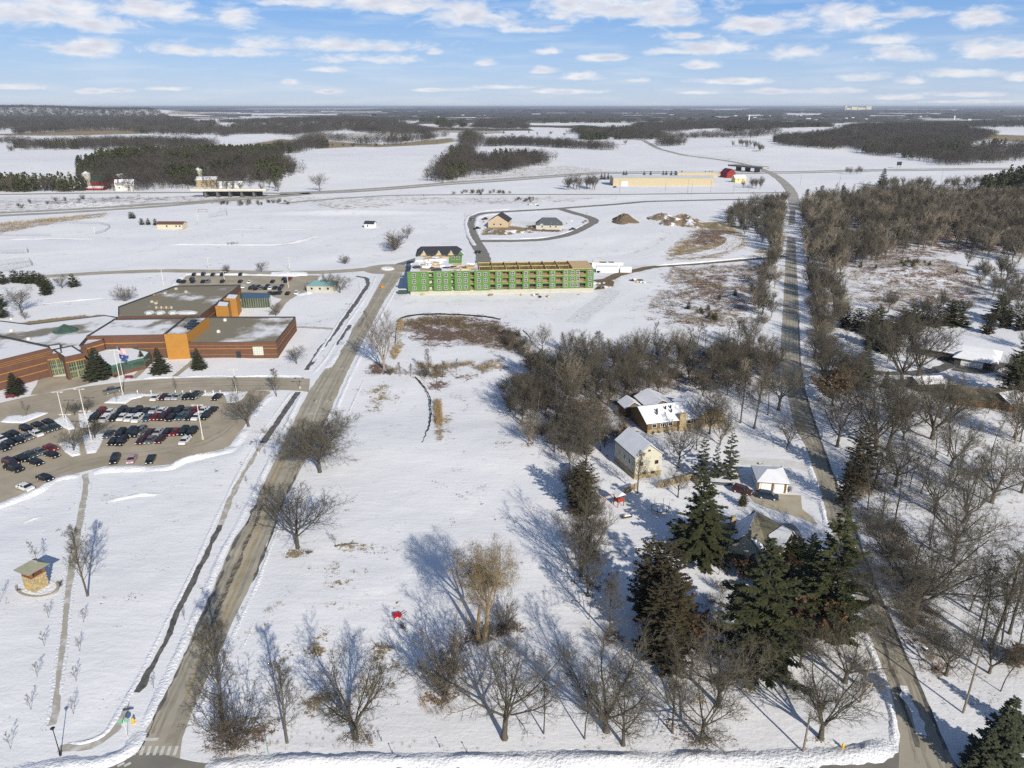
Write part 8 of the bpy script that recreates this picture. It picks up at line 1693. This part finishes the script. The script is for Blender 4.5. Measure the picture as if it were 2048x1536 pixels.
# silt fences: low black fabric lines round the fill and the pond
def silt(pts, lab):
    A = smooth_line([P(x, y) for x, y in pts], max(8, int(len(pts) * 10))); c = Vector((A[0][0], A[0][1], 0)); e = empty('silt_fence', c, 0, lab, 'silt fence', 'silt fences'); R = np.random.default_rng(4); A = A + (R.random(A.shape) - .5) * .5
    V_ = []; F_ = []
    for i, q in enumerate(A): x_, y_ = q[0] - c.x, q[1] - c.y; hh = .55 + .15 * R.random(); V_ += [(x_, y_ - .05, -.1), (x_, y_ - .04, hh), (x_, y_ + .04, hh), (x_, y_ + .05, -.1)]
    for i in range(len(A) - 1): 
        for j in range(3): F_.append((i * 4 + j, (i + 1) * 4 + j, (i + 1) * 4 + j + 1, i * 4 + j + 1))
    me = bpy.data.meshes.new('fabric'); me.from_pydata(V_, [], F_); me.materials.append(BLACKM); obj('fabric', me, e)
silt([(829,755),(840,766),(852,780),(861,800),(863,825),(860,850),(852,872),(844,888)], 'black curving silt fence in the snow beside the straw strip'); silt([(790,690),(792,665),(797,640),(812,634),(840,630),(880,629),(920,631),(970,634),(1000,640)], 'black silt fence round the upper side of the weed patch'); silt([(1045,662),(1060,676),(1064,690)], 'short black silt fence by the pond bank trees')
# board fences by the barn house
def board_fence(a_, b_, lab, h=1.7):
    p, q = P(*a_), P(*b_); d = q - p; L_ = d.length; e = empty('fence', p, math.atan2(d.y, d.x), lab, 'board fence', 'board fences'); bm2 = MB(); bm2.box((0, 0, h / 2), (.165, .03, h)); me1 = bm2.mesh('board', FENCEM); bm2 = MB(); bm2.box((0, 0, h * .49), (.165, .03, h * .96)); me2 = bm2.mesh('board', mat('fence_board_dark', (.27, .21, .12), .9)); n_ = int(L_ / .2)
    for i in range(n_): obj('board', me1 if (i * 7) % 5 else me2, e, (.1 + i * .2, .02 * (i % 2), 0))
    for z_ in (.4, 1.3): mb = MB(); mb.box((L_ / 2, .06, z_), (L_, .05, .09)); mb.build('rail', FENCEM, e)
board_fence((1315,977), (1384,960), 'long weathered board fence in front of the blue-green spruces'); board_fence((1248,989), (1275,977), 'short weathered board fence left of the barn house'); board_fence((1384,960), (1395,972), 'short return of the weathered fence at the spruces')
# play set
ps = empty('play_set', G(1237, 1010), .5, 'red play tower with a white roof and a slide in the back garden', 'play set'); RP = mat('play_red', (.30, .05, .03), .7)
for sx_ in (-.8, .8):
    for sy_ in (-.8, .8): mb = MB(); mb.box((sx_, sy_, 1.5), (.14, .14, 3.0)); mb.build('post', RP, ps)
mb = MB(); mb.box((0, 0, 1.3), (1.8, 1.8, .12)); mb.box((0, -.85, 1.8), (1.7, .06, .8)); mb.box((-.85, 0, 1.8), (.06, 1.7, .8)); mb.build('platform', RP, ps); mb = MB(); mb.add([(-1.1, -1.1, 2.9), (1.1, -1.1, 2.9), (1.1, 1.1, 2.9), (-1.1, 1.1, 2.9), (0, -1.1, 3.8), (0, 1.1, 3.8)], [(0, 4, 5, 3), (1, 2, 5, 4), (0, 1, 4), (2, 3, 5)]); mb.build('roof', ROOFSNOW, ps)
mb = MB(); mb.add([(.9, -.35, 1.35), (.9, .35, 1.35), (3.2, .35, .12), (3.2, -.35, .12), (.9, -.35, 1.25), (.9, .35, 1.25), (3.2, .35, .02), (3.2, -.35, .02)], [(0, 3, 2, 1), (4, 5, 6, 7), (0, 4, 7, 3), (1, 2, 6, 5)]); mb.build('slide', mat('slide_green', (.05, .28, .10), .4), ps)
mb = MB(); mb.tube([(-.8, .8, 2.6), (-3.6, .8, 2.6)], [.07, .07], 6); mb.tube([(-3.6, .2, 0), (-3.6, .8, 2.6), (-3.6, 1.4, 0)], [.06, .06, .06], 6); mb.build('swing_beam', RP, ps)
# trampoline, boat under snow, tables
tm = empty('trampoline', G(1320, 1022), 0, 'round black-framed trampoline on the shaded lawn', 'trampoline'); mb = MB(); ang = [6.283 * i / 20 for i in range(21)]; mb.tube([(1.9 * math.cos(t), 1.9 * math.sin(t), .8) for t in ang], [.06] * 21, 5); mb.build('frame', BLACKM, tm); mb = MB(); mb.prism([(1.75 * math.cos(t), 1.75 * math.sin(t)) for t in ang[:-1]], .76, .80); mb.build('mat', SNOW, tm)
for i in range(6): t = 6.283 * i / 6; mb = MB(); mb.tube([(1.9 * math.cos(t), 1.9 * math.sin(t), 0), (1.95 * math.cos(t), 1.95 * math.sin(t), 2.3)], [.05, .04], 5); mb.build('net_post', BLACKM, tm)
bo = empty('boat', G(1443, 969), -.18, 'snow-covered small boat on the ground right of the spruces', 'boat'); mb = MB(); S_ = [(-2.6, .75), (-1.5, .95), (0, .95), (1.5, .7), (2.7, .05)]
V_ = [(x_, s * w2 * .6, .15) for x_, w2 in S_ for s in (-1, 1)] + [(x_, s * w2, .85) for x_, w2 in S_ for s in (-1, 1)]; mb.add(V_, [(2 * i, 2 * i + 2, 2 * i + 12, 2 * i + 10) for i in range(4)] + [(2 * i + 1, 2 * i + 11, 2 * i + 13, 2 * i + 3) for i in range(4)] + [(0, 10, 11, 1)] + [(2 * i, 2 * i + 1, 2 * i + 3, 2 * i + 2) for i in range(4)]); mb.build('hull', mat('hull_grey', (.10, .11, .12), .5), bo); mb = MB(); mb.add([(x_, s * w2 * .97, .9 + (.15 if abs(x_) < 2 else 0)) for x_, w2 in S_ for s in (-1, 1)], [(2 * i, 2 * i + 2, 2 * i + 3, 2 * i + 1) for i in range(4)]); mb.build('snow_cover', ROOFSNOW, bo)
for x, y, lab in ((1254, 1035, 'snow-topped log pile below the play set'), (1301, 1078, 'tiny snow-topped rock on the lawn'), (1520, 928, 'dark snow-capped ornament on the snowy drive'), (1418, 972, 'snow-covered woodpile near the boat')):
    e = empty('woodpile', G(x, y), .3, lab, 'woodpile'); mb = MB()
    for k_ in range(5): mb.tube([(-1.1, (k_ % 3 - 1) * .3, .15 + .27 * (k_ // 3)), (1.1, (k_ % 3 - 1) * .3 + .05, .15 + .27 * (k_ // 3))], [.14, .13], 6)
    mb.build('logs', BARK, e); mb = MB(); mb.box((0, 0, .62), (1.6, .7, .16), taper=.8); mb.build('snow_cap', SNOW, e); e.scale = (.55,) * 3 if '1301' in str(x) or '1520' in str(x) else (1, 1, 1)
# foundation shrubs of the ranch house, junk beside the white garage
for i, (x, y) in enumerate([(1306,869),(1317,867),(1328,865)]): plant('bush1', x, y, 1.2, name='shrub', label='red-brown shrub at the stone base of the ranch house, ' + ['left', 'middle', 'right'][i] + ' of three', cat='shrub', group='foundation shrubs')
plant('bush0', 1577, 984, 2.2, name='shrub', label='dark reddish brush at the right side of the white garage', cat='shrub')
mb_ = empty('mailbox', G(1846, 1308), .4, 'dark mailbox with snow on top right of the lane road', 'mailbox'); mb = MB(); mb.cyl((0, 0, 0), .06, 1.0, 6); mb.build('post', BLACKM, mb_); mb = MB(); mb.box((0, 0, 1.15), (.5, .9, .4)); mb.build('box', mat('mailbox_grey', (.06, .09, .10), .5), mb_); mb = MB(); mb.box((0, 0, 1.40), (.5, .9, .12), taper=.8); mb.build('snow_cap', SNOW, mb_)
hs = empty('highway_sign', G(1797, 337), 0, 'dark-backed highway sign by the far highway', 'sign'); mb = MB(); mb.tube([(-2, 0, 0), (-2, 0, 9)], [.2, .2], 5); mb.tube([(2, 0, 0), (2, 0, 9)], [.2, .2], 5); mb.build('post', BLACKM, hs); mb = MB(); mb.box((0, 0, 7), (7, .3, 5)); mb.build('sign_plate', BLACKM, hs)
# building site: storage boxes, wrapped stacks, people-sized clutter
R = random.Random(21)
for i, (x, y, w2, d2, h2, m2, lab) in enumerate([(1198,535,8,3,2.8,WHITE,'white storage container, left one behind the green building'),(1213,535,8,3,2.8,WHITE,'white storage container, middle one behind the green building'),(1231,535,8,3,2.8,WHITE,'white storage container, right one behind the green building'),(1214,544,12,4,3,TARP,'large wrapped white stack at the right of the green building'),(1251,544,6,4,3,TARP,'white box trailer beside the muddy yard'),(1195,530,6,3,2.5,WOOD,'lumber stack between the white containers'),(806,588,4,2,2.2,mat('site_dark', (.04,.07,.06),.6),'dark green site generator at the left corner of the green building'),(765,576,1.2,.6,1.1,mat('site_orange',(.65,.25,.03),.6),'orange barricade beside the upper school road')]):
    e = empty('site_container', G(x, y), R.uniform(-.1, .1), lab, 'container'); mb = MB(); mb.box((0, 0, h2 / 2 + .1), (w2, d2, h2)); mb.build('body', m2, e); mb = MB(); mb.box((0, 0, h2 + .16), (w2 + .1, d2 + .1, .1)); mb.build('lid', ROOFSNOW if m2 != MATS['site_orange'] else m2, e); [mb.box((0, 0, 0), (.01, .01, .01)) for _ in ()]
    mb = MB(); [mb.box((-w2 / 2 + w2 * k_ / 6, -d2 / 2 - .03, h2 / 2 + .1), (.08, .06, h2 * .95)) for k_ in range(7)]; mb.build('ribs', STEEL if m2 in (WHITE, TARP) else m2, e)
for i in range(46):
    x, y = [(R.uniform(1262, 1290), R.uniform(559, 567)), (R.uniform(800, 1180), R.uniform(590, 597)), (R.uniform(1186, 1215), R.uniform(566, 580)), (R.uniform(1050, 1145), R.uniform(443, 462)), (R.uniform(955, 985), R.uniform(440, 462)), (R.uniform(1055, 1080), R.uniform(409, 412))][i % 6]
    e = empty('material_pallet', G(x, y), R.uniform(0, 3), 'small stack of building material lying ' + ['on the snow right of the green building', 'along the foot of the green building', 'by the muddy yard', 'around the grey new house', 'around the tan new house', 'by the subdivision road'][i % 6], 'material stack', 'scattered building material')
    s3 = (R.uniform(.8, 2.6), R.uniform(.6, 1.2), R.uniform(.3, .9)); mt = R.choice([WOOD, WOODD, TARP, BLACKM, TARP]); mb = MB(); mb.box((0, 0, .08), (s3[0], s3[1], .12)); mb.build('pallet', WOODD, e); mb = MB(); [mb.box(((k_ - .5) * s3[0] * .48, 0, .14 + s3[2] / 2 * (1 - .3 * k_)), (s3[0] * .46, s3[1] * .95, s3[2] * (1 - .3 * k_))) for k_ in range(2)]; mb.build('load', mt, e)
# headstone-like lumber lying before the foundation
e = empty('lumber_stack', G(945, 584), an0, 'long stack of pale lumber leaning before the green building', 'lumber'); pm = MB(); pm.box((0, 0, 0), (42, .28, .2)); pme2 = pm.mesh('plank', WOODD)
for k_ in range(8): obj('plank', pme2, e, (0, -3 + .35 * k_, .6 + .05 * k_))

# ---------------------------------------------------------------- haze over the whole country
hz = MB(); hz.box((0, 62000, 48), (260000, 131000, 102))
HAZE = bpy.data.materials.new('haze'); HAZE.use_nodes = True; N, L = nt_clear(HAZE.node_tree); out = node(N, 'ShaderNodeOutputMaterial'); pv = node(N, 'ShaderNodeVolumePrincipled'); pv.inputs['Density'].default_value = 4.6e-5; pv.inputs['Color'].default_value = (.80, .88, 1, 1); pv.inputs['Anisotropy'].default_value = .2; L.new(pv.outputs[0], out.inputs['Volume'])
o = hz.build('haze', HAZE); o['kind'] = 'stuff'
